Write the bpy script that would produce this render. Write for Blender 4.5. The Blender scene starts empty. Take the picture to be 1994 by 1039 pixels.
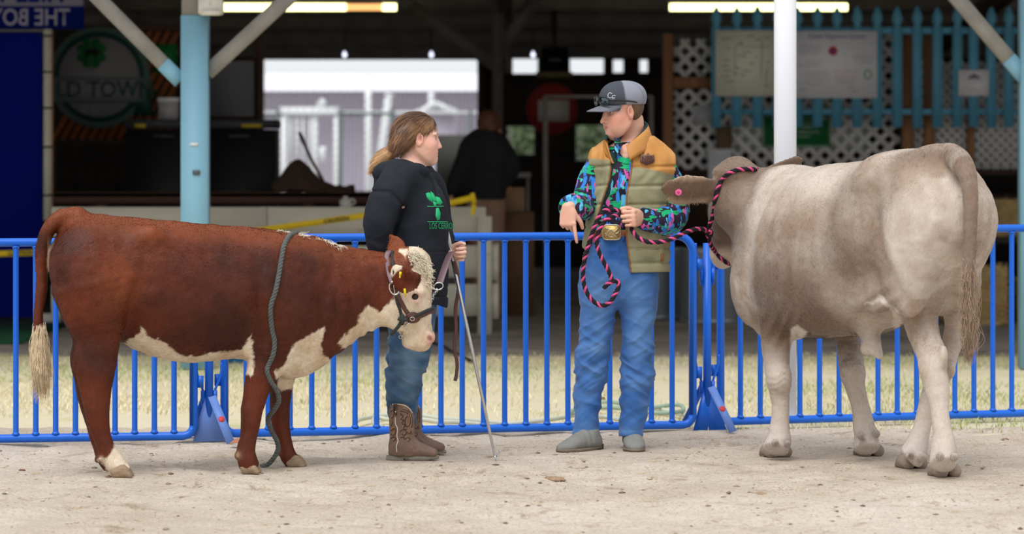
import bpy, math, random
import numpy as np
from mathutils import Vector, Matrix
random.seed(7); RNG = np.random.default_rng(11)
SC = bpy.context.scene; COL = SC.collection
PI = math.pi

# ---------------------------------------------------------------- camera, sky, sun, exposure
F_PX, CX, HY, CAM_H = 6400.0, 997.0, 275.0, 1.5
cam_d = bpy.data.cameras.new('camera'); cam = bpy.data.objects.new('camera', cam_d); COL.objects.link(cam)
cam.location = (0, 0, CAM_H); cam.rotation_euler = (PI / 2, 0, 0)
cam_d.sensor_width = 36.0; cam_d.lens = F_PX / 1994 * 36
cam_d.shift_x = 0.0; cam_d.shift_y = -(519.5 - HY) / 1994
cam_d.clip_start = 0.5; cam_d.clip_end = 400
cam_d.dof.use_dof = True; cam_d.dof.focus_distance = 15.3; cam_d.dof.aperture_fstop = 2.7
SC.camera = cam
W = bpy.data.worlds.new('overcast_sky'); SC.world = W; W.use_nodes = True
bg = W.node_tree.nodes['Background']; bg.inputs[0].default_value = (0.93, 0.965, 1.0, 1); bg.inputs[1].default_value = 0.8
sun_d = bpy.data.lights.new('sun', 'SUN'); sun_d.energy = 2.0; sun_d.angle = math.radians(40); sun_d.color = (1.0, 0.98, 0.95)
sun = bpy.data.objects.new('sun', sun_d); COL.objects.link(sun); sun.rotation_euler = (math.radians(28), math.radians(-14), 0)
sun.location = (0, 8, 12)
vs = SC.view_settings; SC.display_settings.display_device = 'sRGB'
vs.view_transform = 'Standard'; vs.look = 'None'; vs.gamma = 1.0; vs.use_curve_mapping = False; vs.exposure = 0.2

# ---------------------------------------------------------------- helpers
def P(px, py, D):
    """point of the place seen at photo pixel (px, py) at distance D (metres)"""
    return np.array([(px - CX) / F_PX * D, D, CAM_H - (py - HY) / F_PX * D])
def DG(py): return F_PX * CAM_H / (py - HY)          # distance of the ground at photo row py
def lin(r, g, b):
    f = lambda c: (c / 255 / 12.92) if c / 255 <= 0.04045 else ((c / 255 + 0.055) / 1.055) ** 2.4
    return np.array([f(r), f(g), f(b)])
def rgba(c): return (float(c[0]), float(c[1]), float(c[2]), 1.0)

class NT:
    """small node-tree writer"""
    def __init__(s, name):
        s.m = bpy.data.materials.new(name); s.m.use_nodes = True; s.t = s.m.node_tree
        s.b = s.t.nodes['Principled BSDF']
    def n(s, typ, **kw):
        nd = s.t.nodes.new(typ)
        for k, v in kw.items():
            if k.startswith('_'): setattr(nd, k[1:], v)
            else:
                key = int(k[1:]) if k[0] == 'i' and k[1:].isdigit() else k.replace('_', ' ')
                s.put(nd.inputs[key], v)
        return nd
    def put(s, sock, v):
        if isinstance(v, bpy.types.NodeSocket): s.t.links.new(v, sock)
        elif isinstance(v, bpy.types.Node): s.t.links.new(v.outputs[0], sock)
        elif isinstance(v, (tuple, list, np.ndarray)):
            v = [float(x) for x in v]
            sock.default_value = v + [1.0] if len(v) == 3 and sock.type == 'RGBA' else v
        else: sock.default_value = v
    def coord(s, kind='Object', scale=(1, 1, 1), rot=(0, 0, 0)):
        c = s.n('ShaderNodeTexCoord'); mp = s.n('ShaderNodeMapping'); s.put(mp.inputs[0], c.outputs[kind])
        mp.inputs['Scale'].default_value = scale; mp.inputs['Rotation'].default_value = rot
        return mp.outputs[0]
    def noise(s, scale, co=None, detail=4, rough=0.55, dist=0.0):
        nd = s.n('ShaderNodeTexNoise', Scale=scale, Detail=detail, Roughness=rough, Distortion=dist)
        if co is not None: s.put(nd.inputs['Vector'], co)
        return nd.outputs['Fac']
    def ramp(s, fac, stops, interp='LINEAR'):
        r = s.n('ShaderNodeValToRGB'); s.put(r.inputs[0], fac); cr = r.color_ramp; cr.interpolation = interp
        while len(cr.elements) < len(stops): cr.elements.new(0.5)
        for e, (p, c) in zip(cr.elements, stops):
            e.position = p; e.color = rgba(c) if not np.isscalar(c) else (c, c, c, 1)
        return r.outputs[0]
    def mix(s, f, a, b, blend='MIX'):
        m = s.n('ShaderNodeMix', _data_type='RGBA', _blend_type=blend)
        s.put(m.inputs[0], f); s.put(m.inputs[6], a); s.put(m.inputs[7], b)
        return m.outputs[2]
    def math(s, op, a, b=0.0):
        m = s.n('ShaderNodeMath', _operation=op); s.put(m.inputs[0], a); s.put(m.inputs[1], b); return m.outputs[0]
    def bump(s, h, strength=0.3, dist=0.01):
        b = s.n('ShaderNodeBump', Strength=strength, Distance=dist); s.put(b.inputs['Height'], h)
        s.put(s.b.inputs['Normal'], b.outputs[0])
    def out(s, color=None, rough=0.6, metal=0.0, spec=0.5, sheen=0.0):
        if color is not None: s.put(s.b.inputs['Base Color'], color)
        s.put(s.b.inputs['Roughness'], rough); s.put(s.b.inputs['Metallic'], metal)
        s.b.inputs['Specular IOR Level'].default_value = spec
        if sheen: s.b.inputs['Sheen Weight'].default_value = sheen
        return s.m

def simple(name, col, rough=0.6, metal=0.0, var=0.25, scale=12.0, bump=0.15, bscale=60.0, spec=0.4, stretch=(1, 1, 1), sheen=0.0, wear=None, wear_at=0.68):
    """base colour with uneven tone, optional wear/dirt patches, fine relief"""
    t = NT(name); co = t.coord('Object', stretch); c = np.asarray(col, float)
    f = t.noise(scale, co, 5)
    colr = t.ramp(f, [(0.25, np.clip(c * (1 - var), 0, 1)), (0.75, np.clip(c * (1 + var), 0, 1))])
    if wear is not None:
        w = t.ramp(t.noise(scale * 2.3, co, 6, 0.65), [(wear_at, 0.0), (min(wear_at + 0.06, 1), 1.0)])
        colr = t.mix(w, colr, wear)
    if bump: t.bump(t.noise(bscale, co, 4), bump, 0.004)
    return t.out(colr, rough, metal, spec, sheen)

def emit(name, col, strength):
    t = NT(name); t.out(col, 0.5); t.put(t.b.inputs['Emission Color'], col); t.b.inputs['Emission Strength'].default_value = strength
    return t.m
def vcol(name, rough=0.7, bump=0.2, bscale=150.0, spec=0.3, sheen=0.0, bdist=0.003, sss=0.0, stretch=(1, 1, 1), var=0.0, vscale=40.0):
    """material whose colour is the object's own painted coat/skin attribute"""
    t = NT(name); a = t.n('ShaderNodeAttribute', _attribute_name='col'); c = a.outputs['Color']; co = t.coord('Object', stretch)
    if var: c = t.mix(1.0, c, t.ramp(t.noise(vscale, co, 5), [(0.3, 1 - var), (0.7, 1 + var * 0.5)]), 'MULTIPLY')
    if bump: t.bump(t.noise(bscale, co, 4), bump, bdist)
    m = t.out(c, rough, 0, spec, sheen)
    if sss:
        t.b.inputs['Subsurface Weight'].default_value = sss; t.b.inputs['Subsurface Radius'].default_value = (0.012, 0.005, 0.003); t.b.inputs['Subsurface Scale'].default_value = 1.0
    return m

def world_of(o):
    v = np.zeros(3)
    while o is not None: v += np.array(o.location); o = o.parent
    return v
def rawmesh(name, V, Fc, smooth=False, cols=None, mats=None, midx=None, normals=None):
    me = bpy.data.meshes.new(name); V = np.ascontiguousarray(V, np.float32).reshape(-1, 3)
    if isinstance(Fc, np.ndarray):
        tot = np.full(len(Fc), Fc.shape[1], np.int32); idx = Fc.astype(np.int32).ravel()
    else:
        tot = np.array([len(f) for f in Fc], np.int32); idx = np.array([i for f in Fc for i in f], np.int32)
    me.vertices.add(len(V)); me.vertices.foreach_set('co', V.ravel())
    me.loops.add(len(idx)); me.loops.foreach_set('vertex_index', idx)
    me.polygons.add(len(tot)); st = np.zeros(len(tot), np.int32); st[1:] = np.cumsum(tot)[:-1]
    me.polygons.foreach_set('loop_start', st)
    me.update(calc_edges=True); me.validate()
    if smooth: me.polygons.foreach_set('use_smooth', np.ones(len(me.polygons), bool))
    if cols is not None:
        a = me.color_attributes.new('col', 'FLOAT_COLOR', 'POINT'); c = np.ones((len(V), 4), np.float32); c[:, :3] = cols
        a.data.foreach_set('color', c.ravel())
    if mats:
        for m in mats: me.materials.append(m)
    if midx is not None: me.polygons.foreach_set('material_index', np.asarray(midx, np.int32))
    if normals is not None: me.normals_split_custom_set_from_vertices(np.asarray(normals, np.float32))
    return me
def link(name, me, parent=None, loc=(0, 0, 0)):
    o = bpy.data.objects.new(name, me); COL.objects.link(o); o.location = [float(x) for x in loc]
    if parent is not None: o.parent = parent
    return o
def obj(name, V, Fc, mat, parent=None, smooth=False, cols=None, origin=None, normals=None, midx=None, kind=None):
    """link one mesh given in world coordinates; its origin is the parent's base (or the given point)"""
    V = np.asarray(V, float).reshape(-1, 3)
    if parent is not None:
        base = world_of(parent); loc = np.zeros(3) if origin is None else np.asarray(origin) - base
        me = rawmesh(name, V - base - loc, Fc, smooth, cols, mat if isinstance(mat, list) else [mat], midx, normals)
    else:
        loc = np.asarray(origin, float) if origin is not None else np.array([(V[:, 0].min() + V[:, 0].max()) / 2, (V[:, 1].min() + V[:, 1].max()) / 2, V[:, 2].min()])
        me = rawmesh(name, V - loc, Fc, smooth, cols, mat if isinstance(mat, list) else [mat], midx, normals)
    o = link(name, me, parent, loc)
    if kind: o['kind'] = kind
    return o
def tag(o, label, cat, group=None):
    o['label'] = label; o['category'] = cat
    if group: o['group'] = group
    return o
def thing(name, loc, label, cat, group=None):
    o = bpy.data.objects.new(name, None); COL.objects.link(o); o.location = [float(x) for x in loc]; o.empty_display_size = 0.1
    return tag(o, label, cat, group)
def copy_part(src, parent, shift):
    """copy of a part sharing its mesh, moved by shift"""
    c = src.copy(); COL.objects.link(c); c.parent = parent; c.location = Vector(src.location) + Vector([float(x) for x in shift]); return c
def struct(o): o['kind'] = 'structure'; return o

# --- mesh pieces (V, F) in world coordinates
class MB:
    def __init__(s): s.V = []; s.F = []; s.M = []; s.n = 0; s.mi = 0
    def add(s, V, Fc):
        V = np.asarray(V, float).reshape(-1, 3); s.V.append(V); s.F += [[int(i) + s.n for i in f] for f in Fc]; s.M += [s.mi] * len(Fc); s.n += len(V); return s
    def box(s, lo, hi):
        x0, y0, z0 = lo; x1, y1, z1 = hi
        return s.add([(x0, y0, z0), (x1, y0, z0), (x1, y1, z0), (x0, y1, z0), (x0, y0, z1), (x1, y0, z1), (x1, y1, z1), (x0, y1, z1)],
                     [(0, 3, 2, 1), (4, 5, 6, 7), (0, 1, 5, 4), (1, 2, 6, 5), (2, 3, 7, 6), (3, 0, 4, 7)])
    def cbox(s, lo, hi, c):
        """box with chamfered vertical/horizontal front edges"""
        x0, y0, z0 = lo; x1, y1, z1 = hi
        return s.prism([(x0 + c, z0), (x1 - c, z0), (x1, z0 + c), (x1, z1 - c), (x1 - c, z1), (x0 + c, z1), (x0, z1 - c), (x0, z0 + c)], y0, y1)
    def prism(s, poly, y0, y1):
        """polygon in x-z extruded along y"""
        n = len(poly); V = [(x, y0, z) for x, z in poly] + [(x, y1, z) for x, z in poly]
        return s.add(V, [list(range(n)), list(range(2 * n - 1, n - 1, -1))] + [(i, i + n, (i + 1) % n + n, (i + 1) % n) for i in range(n)])
    def bar(s, a, b, w, h, up=(0, 0, 1)):
        """rectangular bar from a to b"""
        a = np.asarray(a, float); b = np.asarray(b, float); t = (b - a) / np.linalg.norm(b - a); u = np.asarray(up, float)
        r = np.cross(t, u); r /= np.linalg.norm(r); u = np.cross(r, t)
        V = [p + r * w / 2 * i + u * h / 2 * j for p in (a, b) for i, j in ((-1, -1), (1, -1), (1, 1), (-1, 1))]
        return s.add(V, [(0, 1, 2, 3), (7, 6, 5, 4), (0, 4, 5, 1), (1, 5, 6, 2), (2, 6, 7, 3), (3, 7, 4, 0)])
    def tube(s, pts, r, n=12, closed=False, cap=True, flat=None, side=None):
        V, Fc = tube(pts, r, n, closed, cap, flat, side); return s.add(V, Fc)
    def lathe(s, prof, c, n=24, axis=(0, 0, 1)):
        V, Fc = lathe(prof, c, n, axis); return s.add(V, Fc)
    def get(s): return np.concatenate(s.V), s.F
    def obj(s, name, mat, parent=None, smooth=False, **k):
        V, Fc = s.get()
        return obj(name, V, Fc, mat, parent, smooth, midx=s.M if isinstance(mat, list) else None, **k)
def smooth_path(pts, n=6, closed=False):
    p = np.asarray(pts, float); N = len(p); out = []
    for i in range(N if closed else N - 1):
        g = lambda j: p[j % N] if closed else p[min(max(j, 0), N - 1)]
        p0, p1, p2, p3 = g(i - 1), g(i), g(i + 1), g(i + 2)
        for k in range(n):
            t = k / n
            out.append(0.5 * ((2 * p1) + (-p0 + p2) * t + (2 * p0 - 5 * p1 + 4 * p2 - p3) * t * t + (-p0 + 3 * p1 - 3 * p2 + p3) * t ** 3))
    if not closed: out.append(p[-1])
    return np.array(out)
def frames(p, closed=False, side=None):
    N = len(p); T = np.zeros_like(p)
    if closed: T = np.roll(p, -1, 0) - np.roll(p, 1, 0)
    else: T[1:-1] = p[2:] - p[:-2]; T[0] = p[1] - p[0]; T[-1] = p[-1] - p[-2]
    T /= np.linalg.norm(T, axis=1)[:, None] + 1e-12
    S = np.zeros_like(p)
    s0 = np.array(side, float) if side is not None else (np.array([0, 0, 1.0]) if abs(T[0][2]) < 0.9 else np.array([1.0, 0, 0]))
    for i in range(N):
        base = np.array(side, float) if side is not None else s0
        v = base - T[i] * np.dot(base, T[i]); v /= np.linalg.norm(v) + 1e-12; S[i] = v; s0 = v
    return T, S, np.cross(T, S)
def tube(pts, r, n=12, closed=False, cap=True, flat=None, side=None):
    """swept tube; r scalar or per point; flat = ratio of the second radius"""
    p = np.asarray(pts, float); N = len(p); r = np.broadcast_to(np.asarray(r, float), (N,)); T, S, U = frames(p, closed, side)
    fl = 1.0 if flat is None else flat; a = np.arange(n) * 2 * PI / n
    V = (p[:, None] + (S[:, None] * np.cos(a)[None, :, None] + U[:, None] * np.sin(a)[None, :, None] * fl) * r[:, None, None]).reshape(-1, 3)
    Fc = []
    for i in range(N if closed else N - 1):
        j = (i + 1) % N
        for k in range(n): Fc.append((i * n + k, i * n + (k + 1) % n, j * n + (k + 1) % n, j * n + k))
    if cap and not closed: Fc += [list(range(n - 1, -1, -1)), [(N - 1) * n + k for k in range(n)]]
    return V, Fc
def lathe(prof, c, n=24, axis=(0, 0, 1)):
    ax = np.array(axis, float); ax /= np.linalg.norm(ax); s = np.cross(ax, [0, 1, 0] if abs(ax[1]) < 0.9 else [1, 0, 0]); s /= np.linalg.norm(s); u = np.cross(ax, s)
    V = []; Fc = []; c = np.asarray(c, float)
    for r, h in prof:
        for k in range(n):
            a = 2 * PI * k / n; V.append(c + ax * h + (s * math.cos(a) + u * math.sin(a)) * r)
    for i in range(len(prof) - 1):
        for k in range(n): Fc.append((i * n + k, i * n + (k + 1) % n, (i + 1) * n + (k + 1) % n, (i + 1) * n + k))
    Fc += [list(range(n - 1, -1, -1)), [(len(prof) - 1) * n + k for k in range(n)]]
    return V, Fc
def text_mesh(body, size, bold=False, extrude=0.002, align='CENTER', sx=1.0):
    """lettering as a mesh in the x-z plane facing -y, centred at the origin"""
    c = bpy.data.curves.new('lettering', 'FONT'); c.body = body; c.size = size; c.align_x = align; c.align_y = 'CENTER'; c.extrude = extrude; c.resolution_u = 3
    if bold: c.offset = size * 0.018
    o = bpy.data.objects.new('lettering', c); COL.objects.link(o)
    dg = bpy.context.evaluated_depsgraph_get(); me = bpy.data.meshes.new_from_object(o.evaluated_get(dg))
    V = np.array([v.co[:] for v in me.vertices]); Fc = [list(p.vertices) for p in me.polygons]
    bpy.data.objects.remove(o); bpy.data.curves.remove(c); bpy.data.meshes.remove(me)
    return np.stack([V[:, 0] * sx, -V[:, 2], V[:, 1]], 1), Fc

# --- lattice noise
_TAB = RNG.random((64, 64, 64)).astype(np.float32)
def vnoise(p, f=1.0, off=0.0):
    q = np.asarray(p, np.float32) * np.asarray(f, np.float32) + off; i = np.floor(q).astype(np.int32); t = q - i; t = t * t * (3 - 2 * t); i &= 63; j = (i + 1) & 63
    x0, y0, z0 = i[:, 0], i[:, 1], i[:, 2]; x1, y1, z1 = j[:, 0], j[:, 1], j[:, 2]; tx, ty, tz = t[:, 0], t[:, 1], t[:, 2]
    L = lambda a, b, w: a + (b - a) * w
    return L(L(L(_TAB[x0, y0, z0], _TAB[x1, y0, z0], tx), L(_TAB[x0, y1, z0], _TAB[x1, y1, z0], tx), ty),
             L(L(_TAB[x0, y0, z1], _TAB[x1, y0, z1], tx), L(_TAB[x0, y1, z1], _TAB[x1, y1, z1], tx), ty), tz) * 2 - 1
def fbm(p, f=1.0, o=3, off=0.0):
    s = 0; a = 1.0; tot = 0
    for i in range(o): s = s + a * vnoise(p, np.asarray(f) * 2 ** i, off + 7.3 * i); tot += a; a *= 0.5
    return s / tot

# --- distance fields: bodies and clothes as one continuous surface
def smin(a, b, k):
    if k <= 0: return np.minimum(a, b)
    h = np.maximum(k - np.abs(a - b), 0) / k; return np.minimum(a, b) - h * h * k * 0.25
def smax(a, b, k): return -smin(-a, -b, k)
class Field:
    def __init__(s): s.pr = []; s.lo = np.full(3, 1e9); s.hi = np.full(3, -1e9)
    def _push(s, fn, lo, hi, k, op):
        s.pr.append((fn, lo, hi, k, op))
        if op == 'add': s.lo = np.minimum(s.lo, lo); s.hi = np.maximum(s.hi, hi)
    def chain(s, pts, a, b=None, side=(0, 1, 0), k=0.02, op='add', sub=3, ends=1.0):
        """swept elliptical limb: a = radii along side, b = radii across it"""
        p = np.asarray(pts, float); a = np.broadcast_to(np.asarray(a, float), (len(p),)); b = a if b is None else np.broadcast_to(np.asarray(b, float), (len(p),))
        q = smooth_path(np.concatenate([p, a[:, None], b[:, None]], 1), sub) if sub > 1 and len(p) > 2 else np.concatenate([p, a[:, None], b[:, None]], 1)
        p, a, b = q[:, :3], np.maximum(q[:, 3], 1e-4), np.maximum(q[:, 4], 1e-4); T, S, U = frames(p, False, side)
        mg = 0.05 + k; circ = np.allclose(a, b)
        def fn(X):
            d = np.full(len(X), 1e9); XT = np.ascontiguousarray(X.T)
            for i in range(len(p) - 1):
                ab = p[i + 1] - p[i]; L2 = ab @ ab; m = max(a[i], a[i + 1], b[i], b[i + 1]) + mg
                l_ = np.minimum(p[i], p[i + 1]) - m; h_ = np.maximum(p[i], p[i + 1]) + m
                sel = np.where((XT[0] > l_[0]) & (XT[0] < h_[0]) & (XT[1] > l_[1]) & (XT[1] < h_[1]) & (XT[2] > l_[2]) & (XT[2] < h_[2]))[0]
                if not len(sel): continue
                r = X[sel] - p[i]; h = np.clip((r @ ab) / L2, 0, 1); w = r - h[:, None] * ab
                ss = S[i] + (S[i + 1] - S[i]) * h[:, None]; uu = U[i] + (U[i + 1] - U[i]) * h[:, None]; tt = ab / math.sqrt(L2)
                ra = a[i] + (a[i + 1] - a[i]) * h; rb = b[i] + (b[i + 1] - b[i]) * h; rt = np.minimum(ra, rb) * ends
                z = w @ tt
                if circ: x = np.sqrt(np.maximum((w * w).sum(1) - z * z, 0)); y = 0 * x
                else: x = np.einsum('ij,ij->i', w, ss); y = np.einsum('ij,ij->i', w, uu)
                k0 = np.sqrt((x / ra) ** 2 + (y / rb) ** 2 + (z / rt) ** 2) + 1e-9; k1 = np.sqrt((x / ra ** 2) ** 2 + (y / rb ** 2) ** 2 + (z / rt ** 2) ** 2) + 1e-9
                d[sel] = np.minimum(d[sel], np.where(k0 < 0.3, -np.minimum(ra, rb) * (1 - k0), k0 * (k0 - 1) / k1))
            return d
        R = np.maximum(a, b)[:, None]; s._push(fn, (p - R).min(0), (p + R).max(0), k, op); return s
    def ell(s, c, r, rot=None, k=0.02, op='add'):
        c = np.asarray(c, float); r = np.asarray(r, float) * np.ones(3); M = np.eye(3) if rot is None else np.asarray(rot)   # rows = local axes
        def fn(X):
            q = (X - c) @ M.T; k0 = np.sqrt(((q / r) ** 2).sum(1)) + 1e-9; k1 = np.sqrt(((q / r ** 2) ** 2).sum(1)) + 1e-9
            return np.where(k0 < 0.3, -r.min() * (1 - k0), k0 * (k0 - 1) / k1)
        R = np.sqrt(((M.T * r) ** 2).sum(1)); s._push(fn, c - R, c + R, k, op); return s
    def cut(s, fn, lo, hi, k=0.0, op='sub'): s._push(fn, np.asarray(lo, float), np.asarray(hi, float), k, op); return s
    def __call__(s, X):
        d = np.full(len(X), 0.3)
        for fn, lo, hi, k, op in s.pr:
            m = 0.05 + k; sel = np.where(((X > lo - m) & (X < hi + m)).all(1))[0]
            if not len(sel): continue
            f = fn(X[sel]); c = d[sel]
            d[sel] = smin(c, f, k) if op == 'add' else smax(c, -f, k)
        return d
def mesh_field(fn, lo, hi, vox, relax=2, quiet=True):
    """extract the zero surface of fn inside a box: coarse pass, then a fine narrow band, then OpenVDB quads"""
    import openvdb
    lo = np.asarray(lo, float) - 3 * vox; hi = np.asarray(hi, float) + 3 * vox; R = 4; cv = vox * R
    nc = np.ceil((hi - lo) / cv).astype(int) + 2
    g = np.stack(np.meshgrid(*[np.arange(n) for n in nc], indexing='ij'), -1).reshape(-1, 3)
    dc = fn(lo + g * cv).reshape(nc)
    near = np.abs(dc) < cv * 2.2
    cell = np.zeros(nc - 1, bool)
    for i in (0, 1):
        for j in (0, 1):
            for k in (0, 1): cell |= near[i:nc[0] - 1 + i, j:nc[1] - 1 + j, k:nc[2] - 1 + k]
    A = np.repeat(np.repeat(np.repeat(np.where(dc[:-1, :-1, :-1] > 0, 0.1, -0.1).astype(np.float32), R, 0), R, 1), R, 2)
    ci = np.argwhere(cell); off = np.stack(np.meshgrid(*[np.arange(R)] * 3, indexing='ij'), -1).reshape(-1, 3)
    idx = (ci[:, None] * R + off[None]).reshape(-1, 3)
    for s0 in range(0, len(idx), 400000):
        ii = idx[s0:s0 + 400000]; A[ii[:, 0], ii[:, 1], ii[:, 2]] = np.clip(fn(lo + ii * vox), -0.1, 0.1)
    gr = openvdb.FloatGrid(0.1); gr.copyFromArray(A); pts, quads = gr.convertToQuads(0.0)
    V = lo + pts.astype(float) * vox; Q = quads.astype(np.int64)[:, ::-1]
    # relaxation along the surface
    for _ in range(relax):
        i = np.concatenate([Q[:, a] for a in range(4)] * 2); j = np.concatenate([Q[:, (a + 1) % 4] for a in range(4)] + [Q[:, (a + 3) % 4] for a in range(4)])
        c = np.bincount(i, minlength=len(V)); s = np.stack([np.bincount(i, V[j, k], minlength=len(V)) for k in range(3)], 1)
        V = V * 0.5 + (s / np.maximum(c, 1)[:, None]) * 0.5
    e = vox * 0.5
    for _ in range(1):
        d = fn(V); G = np.stack([fn(V + np.eye(3)[i] * e) - d for i in range(3)], 1) / e
        n2 = (G * G).sum(1) + 1e-3; V = V - np.clip(d / n2, -vox * 0.7, vox * 0.7)[:, None] * G
    return V, Q
def vert_normals(V, Q):
    n = np.cross(V[Q[:, 2]] - V[Q[:, 0]], V[Q[:, 3]] - V[Q[:, 1]]) if Q.shape[1] == 4 else np.cross(V[Q[:, 1]] - V[Q[:, 0]], V[Q[:, 2]] - V[Q[:, 0]])
    i = Q.T.ravel(); N = np.stack([np.bincount(i, np.tile(n[:, k], Q.shape[1]), minlength=len(V)) for k in range(3)], 1)
    return N / (np.linalg.norm(N, axis=1)[:, None] + 1e-12)
def poly_sd(x, z, poly):
    """signed distance to a 2-D polygon, negative inside"""
    p = np.asarray(poly, float); d = np.full(len(x), 1e18); ins = np.zeros(len(x), bool)
    for i in range(len(p)):
        a = p[i]; b = p[i - 1]; e = b - a; wx = x - a[0]; wz = z - a[1]; t = np.clip((wx * e[0] + wz * e[1]) / (e @ e + 1e-12), 0, 1)
        d = np.minimum(d, (wx - e[0] * t) ** 2 + (wz - e[1] * t) ** 2)
        c = (a[1] > z) != (b[1] > z); xx = a[0] + (z - a[1]) * (b[0] - a[0]) / ((b[1] - a[1]) if abs(b[1] - a[1]) > 1e-12 else 1e-12); ins ^= c & (x < xx)
    d = np.sqrt(d); return np.where(ins, -d, d)
def pix(V):
    V = np.asarray(V); return CX + V[:, 0] / V[:, 1] * F_PX, HY + (CAM_H - V[:, 2]) / V[:, 1] * F_PX
def mixc(a, b, w): return a + (np.asarray(b) - a) * np.clip(w, 0, 1)[:, None]
def sstep(x, a, b): t = np.clip((x - a) / (b - a), 0, 1); return t * t * (3 - 2 * t)
def blob(x, z, cx, cz, rx, rz): return np.exp(-(((x - cx) / rx) ** 2 + ((z - cz) / rz) ** 2))
def fur(name, V, Q, count, length, width, flow, colfn, mat, parent, lift=0.35, weight=None, jitter=0.25, seed=1, curl=0.0, bend=0.5, lenvar=0.5):
    """short hairs standing on a surface, one narrow blade (2 triangles) each, as ONE stuff part"""
    rg = np.random.default_rng(seed); a, b, c, d = [V[Q[:, i]] for i in range(4)]
    ar = np.linalg.norm(np.cross(c - a, d - b), axis=1)
    cen = (a + b + c + d) / 4; N = vert_normals(V, Q)
    if weight is not None: ar = ar * weight(cen)
    ar = ar / ar.sum(); fi = rg.choice(len(Q), count, p=ar); u = rg.random((count, 1)); v = rg.random((count, 1))
    p = (a[fi] * (1 - u) + b[fi] * u) * (1 - v) + (d[fi] * (1 - u) + c[fi] * u) * v
    n = N[Q[fi, 0]]; fl = flow(p, n); fl = fl - n * (fl * n).sum(1)[:, None]; fl /= np.linalg.norm(fl, axis=1)[:, None] + 1e-9
    L = (length(p) if callable(length) else np.full(count, length)) * (1 + lenvar * (rg.random(count) - 0.5) * 2)
    li = lift(p) if callable(lift) else np.full(count, lift)
    j = rg.normal(0, 1, (count, 3)) * jitter
    dr = fl * (1 - li)[:, None] + n * li[:, None] + j * 0.5; dr /= np.linalg.norm(dr, axis=1)[:, None]
    if curl: cu = fbm(p, 38, 1); dr = dr + np.cross(n, dr) * (cu * curl)[:, None]
    sd = np.cross(dr, n); sd /= np.linalg.norm(sd, axis=1)[:, None] + 1e-9
    dr2 = dr + fl * bend + np.array([0, 0, -0.25]) * bend; dr2 /= np.linalg.norm(dr2, axis=1)[:, None]
    w = width * (0.7 + 0.6 * rg.random(count))[:, None]
    base = p - n * 0.0015; mid = base + dr * (L * 0.55)[:, None]; tip = mid + dr2 * (L * 0.45)[:, None]
    VV = np.stack([base - sd * w / 2, base + sd * w / 2, mid + sd * w * 0.38, mid - sd * w * 0.38, tip], 1).reshape(-1, 3)
    o = np.arange(count)[:, None] * 5
    T = np.concatenate([o + [0, 1, 2], o + [0, 2, 3], o + [3, 2, 4]], 0)
    cc = colfn(p, n, rg); C = np.repeat(cc, 5, 0); NN = np.repeat(n * 0.8 + dr * 0.15 + j * 0.12, 5, 0); NN /= np.linalg.norm(NN, axis=1)[:, None]
    return obj(name, VV, T, mat, parent, smooth=True, cols=C, normals=NN, kind='stuff')
# ---------------------------------------------------------------- ground, grass, barn shell
def sRGB(*c): return lin(*c)
FEET = [(DG(py), px) for px, py in ((238, 926), (232, 908), (489, 916), (577, 906), (1508, 893), (1688, 891), (1770, 913), (1835, 929), (780, 893), (830, 895), (800, 884), (850, 887), (1110, 880), (1145, 874), (1232, 872), (1232, 884), (514, 912), (966, 899))]
def dirt_height(x, y):
    p = np.stack([x, y, np.zeros_like(x)], 1)
    h = 0.012 * fbm(p, [1.3, 1.7, 1], 3) + 0.024 * fbm(p, [5, 8, 1], 3, 3) + 0.006 * np.minimum(fbm(p, [13, 22, 1], 2, 9), 0.15) - 0.003
    tr = fbm(p, [3.5, 5, 1], 2, 31); h -= 0.012 * sstep(tr, 0.25, 0.5); g = np.zeros_like(h)
    for D, px in FEET: g = np.maximum(g, np.exp(-(((x - (px - CX) / F_PX * D) / .15) ** 2 + ((y - D) / .2) ** 2)))   # trodden flat under feet and hooves
    return h * (1 - np.clip(g * 1.3, 0, 1)) + .004 * np.clip(g * 1.3, 0, 1)
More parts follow.
